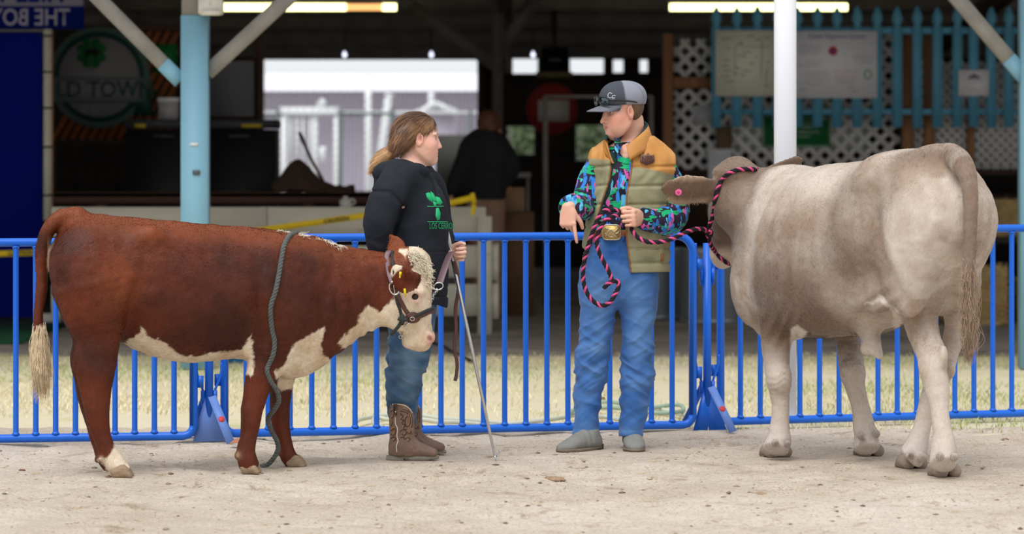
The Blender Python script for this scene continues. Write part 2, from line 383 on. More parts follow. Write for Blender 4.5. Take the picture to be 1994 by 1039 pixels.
def build_ground():
    t = NT('arena_dirt'); co = t.coord('Object')
    big = t.noise(0.9, co, 5, 0.6); c = t.ramp(big, [(0.3, sRGB(184, 169, 152)), (0.55, sRGB(201, 188, 172)), (0.8, sRGB(211, 200, 187))])
    dk = t.ramp(t.noise(5.5, co, 6, 0.7, 0.4), [(0.56, 0.0), (0.70, 1.0)]); c = t.mix(t.math('MULTIPLY', dk, 0.75), c, sRGB(150, 126, 100))
    sp = t.ramp(t.noise(70, co, 3, 0.6), [(0.35, sRGB(150, 135, 118)), (0.5, sRGB(255, 255, 255))]); c = t.mix(0.35, c, sp, 'MULTIPLY')
    sp2 = t.ramp(t.noise(120, co, 2), [(0.62, 0.0), (0.68, 1.0)]); c = t.mix(t.math('MULTIPLY', sp2, 0.5), c, sRGB(235, 226, 210))
    t.bump(t.math('ADD', t.noise(60, co, 6, 0.7), t.math('MULTIPLY', t.noise(16, co, 4), 2.0)), 0.7, 0.008); dm = t.out(c, 0.95, 0, 0.15)
    xs = np.arange(-4.2, 4.21, 0.022); ys = np.concatenate([np.arange(10.2, 15.0, 0.022), np.arange(15.0, 17.5, 0.022)])
    X, Y = np.meshgrid(xs, ys, indexing='ij'); Z = dirt_height(X.ravel(), Y.ravel())
    Y2 = Y.ravel(); nx, ny = len(xs), len(ys); Z = Z - 0.05 * sstep(Y2, 17.25, 17.5) - 0.06 * (1 - sstep(Y2, 10.2, 10.8)) - 0.06 * sstep(np.abs(X.ravel()), 3.8, 4.2)
    I = np.arange(nx * ny).reshape(nx, ny); Q = np.stack([I[:-1, :-1], I[1:, :-1], I[1:, 1:], I[:-1, 1:]], -1).reshape(-1, 4)
    struct(obj('ground', np.stack([X.ravel(), Y2, Z], 1), Q, dm, None, True))
    m = MB(); m.add([(-60, -30, -.04), (60, -30, -.04), (60, 17.0, -.04), (-60, 17.0, -.04)], [(0, 1, 2, 3)]); struct(m.obj('ground_arena_surround', dm))
    # loose stones and crumbs lying on the dirt (uncountable)
    rg = np.random.default_rng(2); n = 3000; px = rg.uniform(-3.4, 3.4, n); py = rg.uniform(11.6, 16.9, n); r = 0.0022 + 0.009 * rg.random(n) ** 5
    octa = np.array([(1, 0, 0), (0, 1, 0), (-1, 0, 0), (0, -1, 0), (0, 0, .7), (0, 0, -.7)]); of = np.array([(0, 1, 4), (1, 2, 4), (2, 3, 4), (3, 0, 4), (1, 0, 5), (2, 1, 5), (3, 2, 5), (0, 3, 5)])
    jit = 1 + rg.normal(0, 0.25, (n, 6, 1)); V = octa[None] * r[:, None, None] * jit * np.array([1.3, 1.1, 0.8]) + np.stack([px, py, dirt_height(px, py) + r * 0.25], 1)[:, None]
    tone = rg.random((n, 1)); cc = np.where(tone < 0.4, sRGB(164, 144, 120), np.where(tone < 0.85, sRGB(204, 190, 170), sRGB(128, 108, 88)))
    obj('gravel_crumbs', V.reshape(-1, 3), (of[None] + np.arange(n)[:, None, None] * 6).reshape(-1, 3), vcol('crumbs', 0.95, 0.2), None, False, np.repeat(cc, 6, 0), kind='stuff')
    # straw bits on the dirt
    n = 420; m = MB()
    for i in range(n):
        x, y = rg.uniform(-3.3, 3.3), rg.uniform(11.8, 16.8); a = rg.random() * PI; L = rg.uniform(0.01, 0.045); z = float(dirt_height(np.array([x]), np.array([y]))[0]) + 0.004
        d = np.array([math.cos(a), math.sin(a), rg.normal(0, .12)]) * L / 2; m.bar(np.array([x, y, z]) - d, np.array([x, y, z]) + d, 0.0022, 0.0018)
    o = m.obj('straw_bits', simple('straw', sRGB(196, 172, 124), 0.8, var=0.4, bump=0)); o['kind'] = 'stuff'
    # grass strip behind the barriers
    t = NT('lawn_soil'); co = t.coord('Object'); c = t.ramp(t.noise(2.2, co, 6, 0.65), [(0.35, sRGB(216, 204, 180)), (0.55, sRGB(212, 202, 172)), (0.72, sRGB(184, 182, 138))]); t.bump(t.noise(30, co, 5), 0.6, 0.02); sm = t.out(c, 0.95, 0, 0.1)
    m = MB(); m.add([(-14, 16.9, -.018), (14, 16.9, -.018), (14, 23.3, -.005), (-14, 23.3, -.005)], [(0, 1, 2, 3)]); struct(m.obj('ground_lawn', sm))
    n = 62000; x = rg.uniform(-5.5, 5.5, n); y = 17.05 + 6.15 * rg.random(n); pp = np.stack([x, y, np.zeros(n)], 1)
    dens = 0.28 + fbm(pp, [0.9, 0.8, 1], 3, 5) * 1.3 + 0.35 * sstep(y, 17.6, 19.5) - 0.25 * blob(x, y, -0.2, 19.4, 1.6, 0.8) - 0.25 * sstep(-y, -18.2, -17.3); keep = rg.random(n) < dens; x, y, pp = x[keep], y[keep], pp[keep]; n = len(x)
    green = np.clip(fbm(pp, [0.7, 0.8, 1], 3, 17) * 1.5 + 0.22 + 0.35 * sstep(y, 18.5, 21) + rg.normal(0, .22, n), 0, 1)
    c = mixc(np.broadcast_to(sRGB(226, 214, 178), (n, 3)).copy(), sRGB(158, 172, 108), green) * (0.75 + 0.5 * rg.random((n, 1)))
    h = 0.014 + 0.024 * rg.random(n); a = rg.random(n) * 2 * PI; ln = rg.normal(0, .5, (n, 2)) * h[:, None]; w = 0.0035
    b = np.stack([x, y, np.full(n, -.012)], 1); dx = np.stack([np.cos(a), np.sin(a), np.zeros(n)], 1) * w
    tip = b + np.stack([ln[:, 0], ln[:, 1], h], 1); mid = b + np.stack([ln[:, 0] * .35, ln[:, 1] * .35, h * .6], 1)
    V = np.stack([b - dx, b + dx, mid + dx * .7, mid - dx * .7, tip], 1).reshape(-1, 3); o5 = np.arange(n)[:, None] * 5
    T = np.concatenate([o5 + [0, 1, 2], o5 + [0, 2, 3], o5 + [3, 2, 4]]); obj('dry_grass', V, T, vcol('grass_blades', 0.75, 0, spec=0.15), None, False, np.repeat(c, 5, 0), kind='stuff')
    # barn floor and land behind
    t = NT('barn_concrete'); co = t.coord('Object'); c = t.ramp(t.noise(1.1, co, 6, 0.7, 0.6), [(0.3, sRGB(96, 88, 82)), (0.55, sRGB(134, 125, 116)), (0.75, sRGB(164, 153, 138))]); t.bump(t.noise(25, co, 5), 0.3, 0.01); cm = t.out(c, 0.85, 0, 0.3)
    m = MB(); m.box((-14, 23.05, -.1), (14, 41, 0.0)); struct(m.obj('floor', cm))
    m = MB(); m.add([(-60, 41, -.02), (60, 41, -.02), (60, 160, -.02), (-60, 160, -.02), (-60, 17, -.03), (-14, 17, -.03), (-14, 41, -.03), (-60, 41, -.03), (14, 17, -.03), (60, 17, -.03), (60, 41, -.03), (14, 41, -.03)], [(0, 1, 2, 3), (4, 5, 6, 7), (8, 9, 10, 11)])
    struct(m.obj('ground_yard', simple('yard_gravel', sRGB(196, 192, 186), 0.95, var=0.15, scale=3)))
build_ground()

# ---- barn shell
DARK = simple('dark_barn_wood', sRGB(62, 54, 50), 0.85, var=0.35, scale=3, stretch=(4, 4, 0.6)); DBROWN = simple('dark_brown_beam', sRGB(74, 54, 44), 0.85, var=0.3, scale=4)
TIN = simple('roof_tin', sRGB(196, 196, 200), 0.6, var=0.25, scale=1.5, bump=0.05); GREYW = simple('grey_painted_timber', sRGB(150, 146, 140), 0.75, var=0.2, scale=6, wear=sRGB(110, 86, 66), wear_at=0.66)
CEILW = simple('ceiling_timber', sRGB(134, 128, 124), 0.8, var=0.25, scale=3)
BLUEP = simple('pale_blue_paint', sRGB(134, 184, 208), 0.55, var=0.06, scale=3, bump=0.05)
def build_barn():
    def B(lo, hi, nm, mat=DARK): m = MB(); m.box(lo, hi); return struct(m.obj(nm, mat))
    y0 = 40.0; yb = 40.15
    X = lambda px: (px - CX) / F_PX * y0; Z = lambda py: CAM_H - (py - HY) / F_PX * y0
    op = [(513, 932, 116, 372), (988, 1047, 114, 143), (1110, 1176, 114, 143), (1194, 1214, 116, 141), (1246, 1262, 116, 141), (988, 1040, 246, 300), (1122, 1188, 244, 312), (1204, 1236, 262, 300)]
    xs = sorted({-14.0, 14.0} | {X(o[i]) for o in op for i in (0, 1)}); zs = sorted({0.0, 3.2} | {Z(o[i]) for o in op for i in (2, 3)}); m = MB()
    for zi in range(len(zs) - 1):
        run = None
        for xi in range(len(xs)):
            solid = xi < len(xs) - 1 and not any(X(o[0]) - 1e-6 < (xs[xi] + xs[xi + 1]) / 2 < X(o[1]) and Z(o[3]) < (zs[zi] + zs[zi + 1]) / 2 < Z(o[2]) for o in op)
            if solid and run is None: run = xs[xi]
            if not solid and run is not None: m.box((run, y0, zs[zi]), (xs[xi], yb, zs[zi + 1])); run = None
    struct(m.obj('wall_back', DARK))
    B((-14.1, 24, 0), (-14, 40.15, 4.2), 'wall_left'); B((14, 24, 0), (14.1, 40.15, 4.2), 'wall_right')
    # shed roof falling to the back, corrugated tin on purlins
    zr = lambda y: 4.1 - (y - 20.6) * (1.4 / 19.4)
    n = 640; xs = np.linspace(-14.2, 14.2, n); w = 0.018 * np.cos(np.arange(n) * PI / 2 * 1.0)
    V = np.array([(x, y, zr(y) + ww + dz) for y, dz in ((20.6, 0), (40.4, 0)) for x, ww in zip(xs, w)]); Q = np.array([(i, i + 1, n + i + 1, n + i) for i in range(n - 1)])
    roof = struct(obj('roof', V, Q, TIN))
    m = MB(); m.add([(-14.2, 20.6, zr(20.6) + .04), (14.2, 20.6, zr(20.6) + .04), (14.2, 40.4, zr(40.4) + .04), (-14.2, 40.4, zr(40.4) + .04)], [(0, 1, 2, 3)]); m.obj('roof_deck', TIN, roof)
    k = 0
    for y in (22, 24.5, 27, 29.5, 32, 34.5, 36.3, 38.0, 39.6):
        k += 1; B((-14, y, zr(y) - .22), (14, y + .09, zr(y) - .02), f'trim_{k}', CEILW)
    for px in (-900, 120, 990, 1900, 2900):
        x = (px - CX) / F_PX * 34; k += 1; m = MB(); m.bar((x, 20.7, zr(20.7) - .33), (x, 40, zr(40) - .33), .09, .22); struct(m.obj(f'trim_{k}', DBROWN))
    B((-14, 20.75, 3.1), (14, 20.9, 3.4), f'trim_{k+1}', GREYW)
    # header over the openings and its grey rail
    B((-14, 39.8, Z(112)), (14, 39.99, Z(98)), 'trim_30', DBROWN); B((-3.1, 39.72, Z(97)), (0.0, 39.8, Z(90)), 'trim_31', GREYW)
    B((X(500), 39.7, 0), (X(513), 40, Z(60)), 'trim_32', DBROWN); B((X(930), 39.7, 0), (X(946), 40, Z(60)), 'trim_33', DBROWN)
    # inner post with knee braces
    q = lambda px, py: P(px, py, 33.0)
    t = thing('barn_post', (q(968, 0)[0], 33, 0), 'grey timber post inside the barn with two slanted braces beside the bright opening', 'post')
    m = MB(); m.box((q(958, 0)[0], 32.93, 0), (q(980, 0)[0], 33.07, 3.2)); m.obj('shaft', simple('dim_grey_timber', sRGB(96, 92, 92), 0.8, var=0.2), t)
    for a, b in (((972, 105), (1050, -20)), ((965, 130), (800, 10))): m = MB(); m.bar(q(*a), q(*b), .12, .12); m.obj('brace', bpy.data.materials['dim_grey_timber'], t)
    # two blue front posts with braces
    D = 21.67
    def post(px0, px1, label, braces, tags):
        a, b = P(px0, 0, D), P(px1, 0, D); t = thing('blue_post', ((a[0] + b[0]) / 2, D + .09, 0), label, 'post')
        m = MB(); m.prism([(a[0], 0), (b[0], 0), (b[0], 2.33 if tags else 3.1), (a[0], 2.33 if tags else 3.1)], D, D + .19); m.obj('shaft', BLUEP, t)
        if tags:
            m = MB(); m.box((a[0] + .005, D + .005, 2.33), (b[0] - .02, D + .185, 3.1)); m.obj('upper_shaft', GREYW, t)
            m = MB(); m.box(P(370, 284, D - .006), P(386, 278, D)); m.obj('sticker', simple('white_sticker', sRGB(225, 228, 226), 0.5, var=0), t)
            m = MB(); m.cbox(tuple(P(375, 340, D - .012))[0:1] + (D - .012, P(0, 340, D)[2]), (P(390, 0, D)[0], D, P(0, 331, D)[2]), .004); m.obj('outlet_plate', simple('grey_plate', sRGB(84, 92, 98), 0.5, var=0), t)
        for p, q_ in braces:
            p, q_ = P(*p, D + .09), P(*q_, D + .09); m = MB(); m.bar(p, q_, .095, .085, (0, 1, 0)); m.obj('brace', GREYW, t)
            e = p + (q_ - p) / np.linalg.norm(q_ - p) * .16; m = MB(); m.bar(p, e, .099, .089, (0, 1, 0)); m.obj('brace_foot', BLUEP, t) if p[0] < P(350, 0, D)[0] + .1 or not tags else None
        return t
    post(352, 404, 'pale blue barn post with grey top standing behind the calf', [((352, 158), (165, -30)), ((404, 142), (590, -30))], True)
    post(1990, 2042, 'pale blue barn post at the edge of the barn beyond the steer', [((1994, 150), (1840, -30))], False)
    # white canopy post
    D = 17.77; x = P(1529, 0, D)[0]; t = thing('white_post', (x, D, 0), 'smooth round white post standing behind the steer and the barrier', 'post')
    m = MB(); m.tube([(x, D, 0), (x, D, 3.6)], .061, 32); m.obj('shaft', NT('white_post_paint').out(sRGB(236, 238, 244), 0.4), t, True)
    m = MB(); m.lathe([(.061, 0), (.095, 0), (.095, .012), (.066, .016)], (x, D, 0), 32); m.obj('base_flange', bpy.data.materials['white_post_paint'], t)
build_barn()
# ---------------------------------------------------------------- blue steel crowd barriers and their stands
BLUE = simple('barrier_blue', sRGB(6, 100, 214), 0.38, var=0.06, scale=6, bump=0.05, spec=0.5, wear=sRGB(96, 84, 78), wear_at=0.70)
BLUEF = simple('barrier_blue_faded', sRGB(104, 138, 208), 0.5, var=0.12, scale=8, bump=0.1, wear=sRGB(150, 136, 120), wear_at=0.66)
REDP = NT('red_paint_mark').out(sRGB(206, 62, 60), 0.6)
def barrier(a, b, h, n, label, R=.021, corner=.09):
    """a, b: ground points of the two uprights; rounded outer frame, n bars inside"""
    a, b = np.asarray(a, float), np.asarray(b, float); t = (b - a) / np.linalg.norm(b - a); L = np.linalg.norm(b - a); base = (a + b) / 2
    r = thing('crowd_barrier', base, label, 'barrier', 'blue crowd barriers')
    up = np.array([0, 0, 1.0]); z0 = .03; pts = []
    for c0, s0, e0 in ((a + t * corner + up * (h - corner), PI, PI / 2), (b - t * corner + up * (h - corner), PI / 2, 0)):
        for q in np.linspace(s0, e0, 7): pts.append(c0 + t * corner * math.cos(q) + up * corner * math.sin(q))
    pts = [a + up * (z0 + .05)] + pts + [b + up * (z0 + .05)]
    for q in np.linspace(0, -PI / 2, 4): pts.append(b - t * .05 + up * (z0 + .05) + t * .05 * math.cos(q) + up * .05 * math.sin(q))
    for q in np.linspace(-PI / 2, -PI, 4): pts.append(a + t * .05 + up * (z0 + .05) + t * .05 * math.cos(q) + up * .05 * math.sin(q))
    m = MB(); m.tube(pts, R, 14, closed=True); m.obj('frame', BLUE, r, True)
    first = None
    for i in range(1, n + 1):
        p = a + t * L * i / (n + 1)
        if first is None:
            m = MB(); m.tube([p + up * z0, p + up * (h - .004)], .0142, 10, cap=False)
            for zz, s_ in ((z0 + R - .004, 1), (h - R + .004, -1)): m.tube([p + up * zz, p + up * (zz + s_ * .014)], [.022, .0142], 10)
            first = m.obj('bar', BLUE, r, True, origin=p); p0 = p
        else: copy_part(first, r, p - p0)
    for e, s_ in ((a, 1), (b, -1)):      # hook plates on the uprights
        for z in (.30, .86):
            o = e - t * s_ * .035; m = MB(); m.bar(o + up * (z - .03), o + up * (z + .03), .012, .03, t); m.obj('hook_lug', BLUE, r)
    return r
def stand(p, t, label, h=.94, mark=True):
    """post with a folded plate foot that joins two barriers"""
    p = np.asarray(p, float); t = np.asarray(t, float); up = np.array([0, 0, 1.0]); fw = np.array([t[1], -t[0], 0]) ; r = thing('barrier_stand', p, label, 'stand', 'stands between the barriers')
    m = MB(); m.tube([p + up * .02, p + up * h], .0215, 16); m.obj('post', BLUE, r, True)
    m = MB(); V = [p - t * .085 + fw * .04, p + t * .095 + fw * .04, p + t * .02 + fw * .005 + up * .22, p - t * .02 + fw * .005 + up * .22]; V = V + [v - fw * .006 for v in V]
    m.add(V, [(0, 1, 2, 3), (7, 6, 5, 4), (0, 4, 5, 1), (1, 5, 6, 2), (2, 6, 7, 3), (3, 7, 4, 0)]); m.obj('foot_plate', BLUEF if mark else BLUE, r)
    m = MB(); a, b = p + up * .225 + fw * .045 + t * .01, p + t * .085 + fw * .19 + up * .004; m.bar(a, b, .042, .006, np.cross(t, b - a)); m.obj('front_strut', BLUEF, r)
    m = MB(); m.bar(p + up * .225 - fw * .05 - t * .01, p - t * .06 - fw * .24 + up * .004, .042, .006, np.cross(t, fw)); m.obj('rear_strut', BLUE, r)
    m = MB(); c = a + (b - a) * .5; d = (b - a) / np.linalg.norm(b - a); nrm = np.cross(t, d); nrm *= -1 if nrm @ fw < 0 else 1; m.lathe([(.0165, .0031), (.0165, .0045)], c, 14, nrm); m.obj('red_mark', REDP, r)
    for z, hh in ((.22, .08), (.80, .1)):
        for s_ in (-1, 1):
            m = MB(); o = p + t * s_ * .031; m.tube([o + up * (z - .03), o + up * (z + hh * .4)], .011, 10); m.obj('socket', BLUE, r)
            q0 = o + up * (z + hh * .4); m = MB(); m.tube(smooth_path([o + up * (z - .05), q0, q0 + t * s_ * .02 + up * .05, p + t * s_ * .062 + up * (z + .13), p + t * s_ * .062 + up * (z + .17)], 3), .0065, 8); m.obj('hook_pin', BLUE, r, True)
    return r
def gp(px, D): return np.array([(px - CX) / F_PX * D, D, 0.0])
gl0, gl1 = gp(-640, 16.0), gp(377, 16.42); gm0, gm1 = gp(437, 16.55), gp(1349, 17.07); gr0, gr1 = gp(1403, 17.25), gp(2330, 18.12)
barrier(gl0, gl1, 1.0, 25, 'blue crowd barrier behind the back legs and belly of the brown calf')
barrier(gm0, gm1, 1.012, 21, 'blue crowd barrier behind the two standing teenagers')
barrier(gr0, gr1, 1.03, 24, 'blue crowd barrier behind the cream steer')
tt = gm1 - gm0; tt /= np.linalg.norm(tt)
stand(gp(407, 16.48), tt, 'blue post on a faded plate foot behind the front legs of the calf')
stand(gp(1377, 17.12), tt, 'blue post on a plate foot between the man and the cream steer', .97, False)
# ---------------------------------------------------------------- inside and behind the barn
WHITEP = simple('weathered_white_paint', sRGB(222, 218, 206), 0.7, var=0.1, scale=5, wear=sRGB(176, 164, 144), wear_at=0.66)
CREAM = simple('cream_pen_boards', sRGB(214, 208, 192), 0.75, var=0.12, scale=2.5, stretch=(0.5, 1, 4), wear=sRGB(150, 136, 116), wear_at=0.62)
BLACK = simple('black_plastic', sRGB(20, 20, 22), 0.5, var=0.1); PICKET = simple('picket_blue', sRGB(92, 162, 194), 0.6, var=0.1, scale=6, wear=sRGB(82, 140, 166), wear_at=0.7)
LATT = simple('white_lattice', sRGB(218, 216, 214), 0.7, var=0.08); TIMBER = simple('raw_timber', sRGB(158, 112, 78), 0.8, var=0.25, scale=5, stretch=(5, 5, 0.6)); PAPER = simple('white_paper', sRGB(232, 232, 238), 0.7, var=0.03, bump=0)
INK = NT('black_ink').out(sRGB(40, 38, 44), 0.7); PURPLE = NT('purple_ink').out(sRGB(96, 84, 170), 0.7); REDINK = NT('red_ink').out(sRGB(196, 60, 40), 0.7); GREENINK = NT('green_ink').out(sRGB(70, 150, 110), 0.7); GREYINK = NT('grey_ink').out(sRGB(130, 126, 140), 0.7)
GALV = simple('galvanised_steel', sRGB(176, 186, 194), 0.42, 0.75, var=0.15, scale=14, bump=0.05); YELLOW = simple('yellow_tape', sRGB(238, 200, 20), 0.45, var=0.06)
def pbox(px0, py0, px1, py1, D, th, name, mat, parent=None, ch=0.0):
    a, b = P(px0, py1, D), P(px1, py0, D); m = MB()
    if ch: m.cbox((a[0], D, a[2]), (b[0], D + th, b[2]), ch)
    else: m.box((a[0], D, a[2]), (b[0], D + th, b[2]))
    return m.obj(name, mat, parent)
def anchor(px, py, D): p = P(px, py, D); return (p[0], p[1], p[2])

def left_side():
    # tarp wall panel and mirrored banner
    D = 27.5; t = thing('blue_tarp', (P(30, 0, D)[0] - .6, D, 0), 'deep blue tarpaulin wall hanging down to the floor beside a pale pole', 'tarp')
    tm = simple('blue_tarp', sRGB(2, 18, 118), 0.75, var=0.12, scale=2, bump=0.3, bscale=9, spec=.08)
    x0, x1 = P(-520, 0, D)[0], P(83, 0, D)[0]; n = 90; xs = np.linspace(x0, x1, n); zs = np.linspace(.03, 2.42, 14); X, Z = np.meshgrid(xs, zs, indexing='ij'); Y = D + .018 * np.sin(X * 7 + np.sin(Z * 2)) + .008 * np.sin(X * 19)
    I = np.arange(n * 14).reshape(n, 14); Q = np.stack([I[:-1, :-1], I[1:, :-1], I[1:, 1:], I[:-1, 1:]], -1).reshape(-1, 4); obj('sheet', np.stack([X.ravel(), Y.ravel(), Z.ravel()], 1), Q, tm, t, True)
    m = MB(); m.tube([(x0, D, 2.435), (x1 + .03, D, 2.435)], .02, 10); m.obj('top_rail', GREYW, t)
    D2 = 27.3; b = thing('banner', anchor(60, 57, D2), 'blue and white banner seen from behind with mirrored lettering above the blue tarp', 'banner')
    pbox(-420, -62, 164, 57, D2, .01, 'cloth', simple('banner_blue', sRGB(10, 26, 104), 0.8, var=0.05, spec=.08), b)
    wm = NT('banner_white').out(sRGB(140, 138, 160), 0.7)
    pbox(-420, -50, 162, 12, D2 - .006, .005, 'white_stripe', wm, b)
    def mir(txt, px, py, hpx, mat, name):
        V, Fc = text_mesh(txt, hpx / 0.72 * D2 / F_PX, True, 0.001, 'LEFT', 0.82); V[:, 0] *= -1; Fc = [f[::-1] for f in Fc]
        V = V + P(px, py, D2 - .010); obj(name, V, Fc, mat, b)
    mir('THE BOYS', 136, 35, 33, wm, 'lettering'); mir('HILL TO', 126, -14, 42, bpy.data.materials['banner_blue'], 'lettering')
    # green mat
    g = thing('green_mat', (P(40, 0, 26)[0] - .4, 25.8, 0), 'dark green turf mat on the floor below the blue tarpaulin', 'mat')
    m = MB(); m.box((-6.4, 24.3, .001), (P(96, 0, 25.8)[0], 27.4, .02)); m.obj('turf', simple('green_turf', sRGB(36, 92, 62), 0.95, var=0.2, scale=30, bump=0.6), g)
    # pale pole with ties
    D = 27.0; x = P(93, 0, D)[0]; p = thing('tent_pole', (x, D, 0), 'pale pole with black ties at the edge of the blue tarpaulin', 'pole')
    m = MB(); m.tube([(x, D, .30), (x, D, 2.42)], .036, 14); m.obj('shaft', simple('pale_pole', sRGB(196, 188, 170), 0.6, var=0.1), p, True)
    m = MB(); m.tube([(x + .02, D + .05, .2), (x + .02, D + .05, 2.4)], .02, 10); m.obj('rear_pole', TIMBER, p, True)
    m = MB(); m.tube([(x, D, .04), (x, D, .85)], .045, 14); m.obj('dark_sleeve', BLACK, p, True)
    for py in (70, 140, 210, 286, 380): m = MB(); z = P(0, py, D)[2]; m.tube([(x, D, z - .008), (x, D, z + .008)], .042, 12); m.tube([(x - .04, D, z), (x - .09, D + .1, z + .01)], .006, 6); m.obj('tie', BLACK, p)
    m = MB(); m.cbox((x - .06, D - .08, 0), (x + .12, D + .1, 0.09), .02); m.obj('foot_block', WHITEP, p)
    # round clover sign
    D = 30.32; c = P(193, 150, D); s = D / F_PX; sg = thing('round_sign', tuple(c), 'round club sign with a green four leaf clover and a ribbon on the slatted wall', 'sign')
    sm = simple('sign_face', sRGB(132, 128, 130), 0.7, var=0.04); gr = simple('sign_green', sRGB(20, 66, 54), 0.6, var=0.05); cl = simple('clover_green', sRGB(8, 96, 40), 0.5, var=0.06); gm = simple('sign_rim', sRGB(92, 112, 104), 0.6, var=.05)
    def disc(name, r, th, dy, mat, r0=None):
        m = MB(); m.lathe([(r * s, 0), (r * s, th)], c + [0, dy, 0], 48, (0, -1, 0)); return m.obj(name, mat, sg)
    disc('backboard', 99, .03, .03, gm); disc('green_ring', 88, .006, 0, gr); disc('face', 78, .005, -.006, sm)
    pbox(100, 150, 284, 200, D - .018, .006, 'ribbon', gm, sg); pbox(106, 154, 270, 195, D - .022, .004, 'ribbon_face', sm, sg)
    for poly in ([(268, 176), (306, 176), (292, 200), (304, 224), (262, 224)], ):
        m = MB(); pp = [P(x, y, D) for x, y in poly]; m.prism([(q[0], q[2]) for q in pp][::-1], D - .012, D - .006); m.obj('ribbon_tail', gr, sg)
    V, Fc = text_mesh('OLD TOWN', 44 * s, True, .001, sx=.92); obj('lettering', V + P(188, 175, D - .025), Fc, gr, sg)
    V, Fc = text_mesh('4-H', 22 * s, True, .001); obj('lettering', V + P(176, 216, D - .013), Fc, sm, sg)
    cc = P(178, 103, D - .014)
    for k in range(4):
        a = PI / 4 + k * PI / 2; m = MB(); pts = []
        for t_ in np.linspace(0, 2 * PI, 28)[:-1]:
            hx = 16 * math.sin(t_) ** 3; hy = 13 * math.cos(t_) - 5 * math.cos(2 * t_) - 2 * math.cos(3 * t_) - math.cos(4 * t_)
            u, v = hx * 1.05, (hy + 17) * 1.0; pts.append((cc[0] + (u * math.cos(a - PI / 2) - v * math.sin(a - PI / 2)) * s, cc[2] + (u * math.sin(a - PI / 2) + v * math.cos(a - PI / 2)) * s))
        m.prism(pts, D - .019, D - .014); m.obj('clover_leaf', cl, sg)
    m = MB(); m.tube(smooth_path([P(178, 105, D - .017), P(181, 122, D - .017), P(178, 136, D - .017)]), .009, 6); m.obj('clover_stem', cl, sg)
    m = MB(); cow = [(166, 99), (170, 96), (186, 96), (191, 94), (195, 98), (194, 102), (190, 103), (189, 112), (186, 112), (185, 106), (173, 106), (171, 112), (168, 112), (167, 105)]
    m.prism([(P(x, y, D)[0], P(x, y, D)[2]) for x, y in cow][::-1], D - .023, D - .019); m.obj('cow_silhouette', BLACK, sg)
    # slatted wooden wall behind it
    D = 30.4; w = thing('slatted_screen', anchor(225, 270, D), 'orange brown screen of slanted wooden slats behind the round sign', 'screen')
    om = simple('orange_slats', sRGB(150, 84, 44), 0.8, var=0.3, scale=4); a, b = P(104, 272, D), P(344, 60, D); first = None
    m = MB(); m.box((a[0], D + .05, a[2]), (b[0], D + .07, b[2])); m.obj('backing', DARK, w)
    k = 0; x = a[0]
    while x < b[0] - .1:
        H = b[2] - a[2]; dx = min(H * .55, b[0] - x); m = MB(); m.bar((x, D + .02, a[2]), (x + dx, D + .02, a[2] + dx / .55), .03, .05, (1, 0, 0)); m.obj('slat', om, w); x += .085
    pbox(98, 48, 350, 60, D - .01, .08, 'top_rail', DBROWN, w); pbox(98, 272, 350, 280, D - .01, .08, 'bottom_rail', DBROWN, w)
    for px in (101, 347): x = P(px, 0, D)[0]; m = MB(); m.box((x - .03, D + .07, 0), (x + .03, D + .13, 2.5)); m.obj('post', DBROWN, w)
    # dark cabinets and things on them
    D = 28.6
    for x0, x1, lab, yl in ((245, 392, 'black cabinet under the round sign with a small yellow label', (262, 284)), (396, 535, 'black cabinet to the side of the blue post below the shuttered vent', (470, 510))):
        c = thing('cabinet', anchor((x0 + x1) / 2, 372, D), lab, 'cabinet', 'black cabinets in the barn')
        pbox(x0, 252, x1, 275 + 1.5 * F_PX / D - .3, D, .6, 'body', BLACK, c, .01); pbox(x0 - 2, 233, x1 + 2, 250, D - .03, .66, 'lid', simple('charcoal_plastic', sRGB(56, 58, 62), 0.5, var=.1), c, .01)
        pbox(yl[0], 241, yl[1], 248, D - .036, .004, 'label', simple('yellow_label', sRGB(190, 160, 40), 0.6, var=0), c)
        pbox((x0 + x1) / 2 - 20, 262, (x0 + x1) / 2 + 20, 268, D - .02, .02, 'handle', bpy.data.materials['charcoal_plastic'], c)
    b = thing('white_carton', anchor(327, 233, 28.9), 'small white carton standing on the black cabinet beside the round sign', 'carton'); pbox(309, 197, 345, 232.5, 28.85, .2, 'box', simple('carton_white', sRGB(176, 170, 168), 0.7, var=.05), b); pbox(307, 190, 347, 198, 28.83, .24, 'lid', PAPER, b)
    v = thing('vent_shutter', anchor(450, 225, 30), 'grey louvred shutter in a dark frame above the black cabinet', 'shutter')
    lm = simple('louvre_grey', sRGB(130, 130, 134), 0.6, var=.05); pbox(396, 116, 500, 232, 30.06, .05, 'frame', DBROWN, v); z = 122
    while z < 226: p0, p1 = P(404, z, 30), P(494, z, 30); m = MB(); m.bar(p0 + [0, .02, 0], p1 + [0, .02, 0], .03, .012, (0, .7, .7)); m.obj('slat', lm, v); z += 6
    pbox(497, 30, 512, 275 + 1.5 * F_PX / 30.1 - .2, 30.06, .1, 'side_post', DBROWN, v)
    s2 = thing('green_placard', anchor(325, 142, 30.36), 'small green placard high on the dark wall beside the round sign', 'sign'); pbox(300, 86, 345, 142, 30.36, .012, 'board', simple('placard_green', sRGB(12, 110, 50), 0.6, var=.1), s2); pbox(303, 120, 318, 126, 30.355, .005, 'mark', WHITEP, s2)
    # brown bench rail with posts
    D = 27.4; r = thing('bench_table', (P(420, 0, D)[0], D, 0), 'long brown plank table behind the cream pen boards', 'table')
    pbox(105, 374, 742, 396, D, .06, 'front_plank', simple('brown_plank', sRGB(92, 62, 52), 0.8, var=.25, scale=3, stretch=(0.4, 1, 3)), r); a, b = P(105, 376, D), P(742, 376, D)
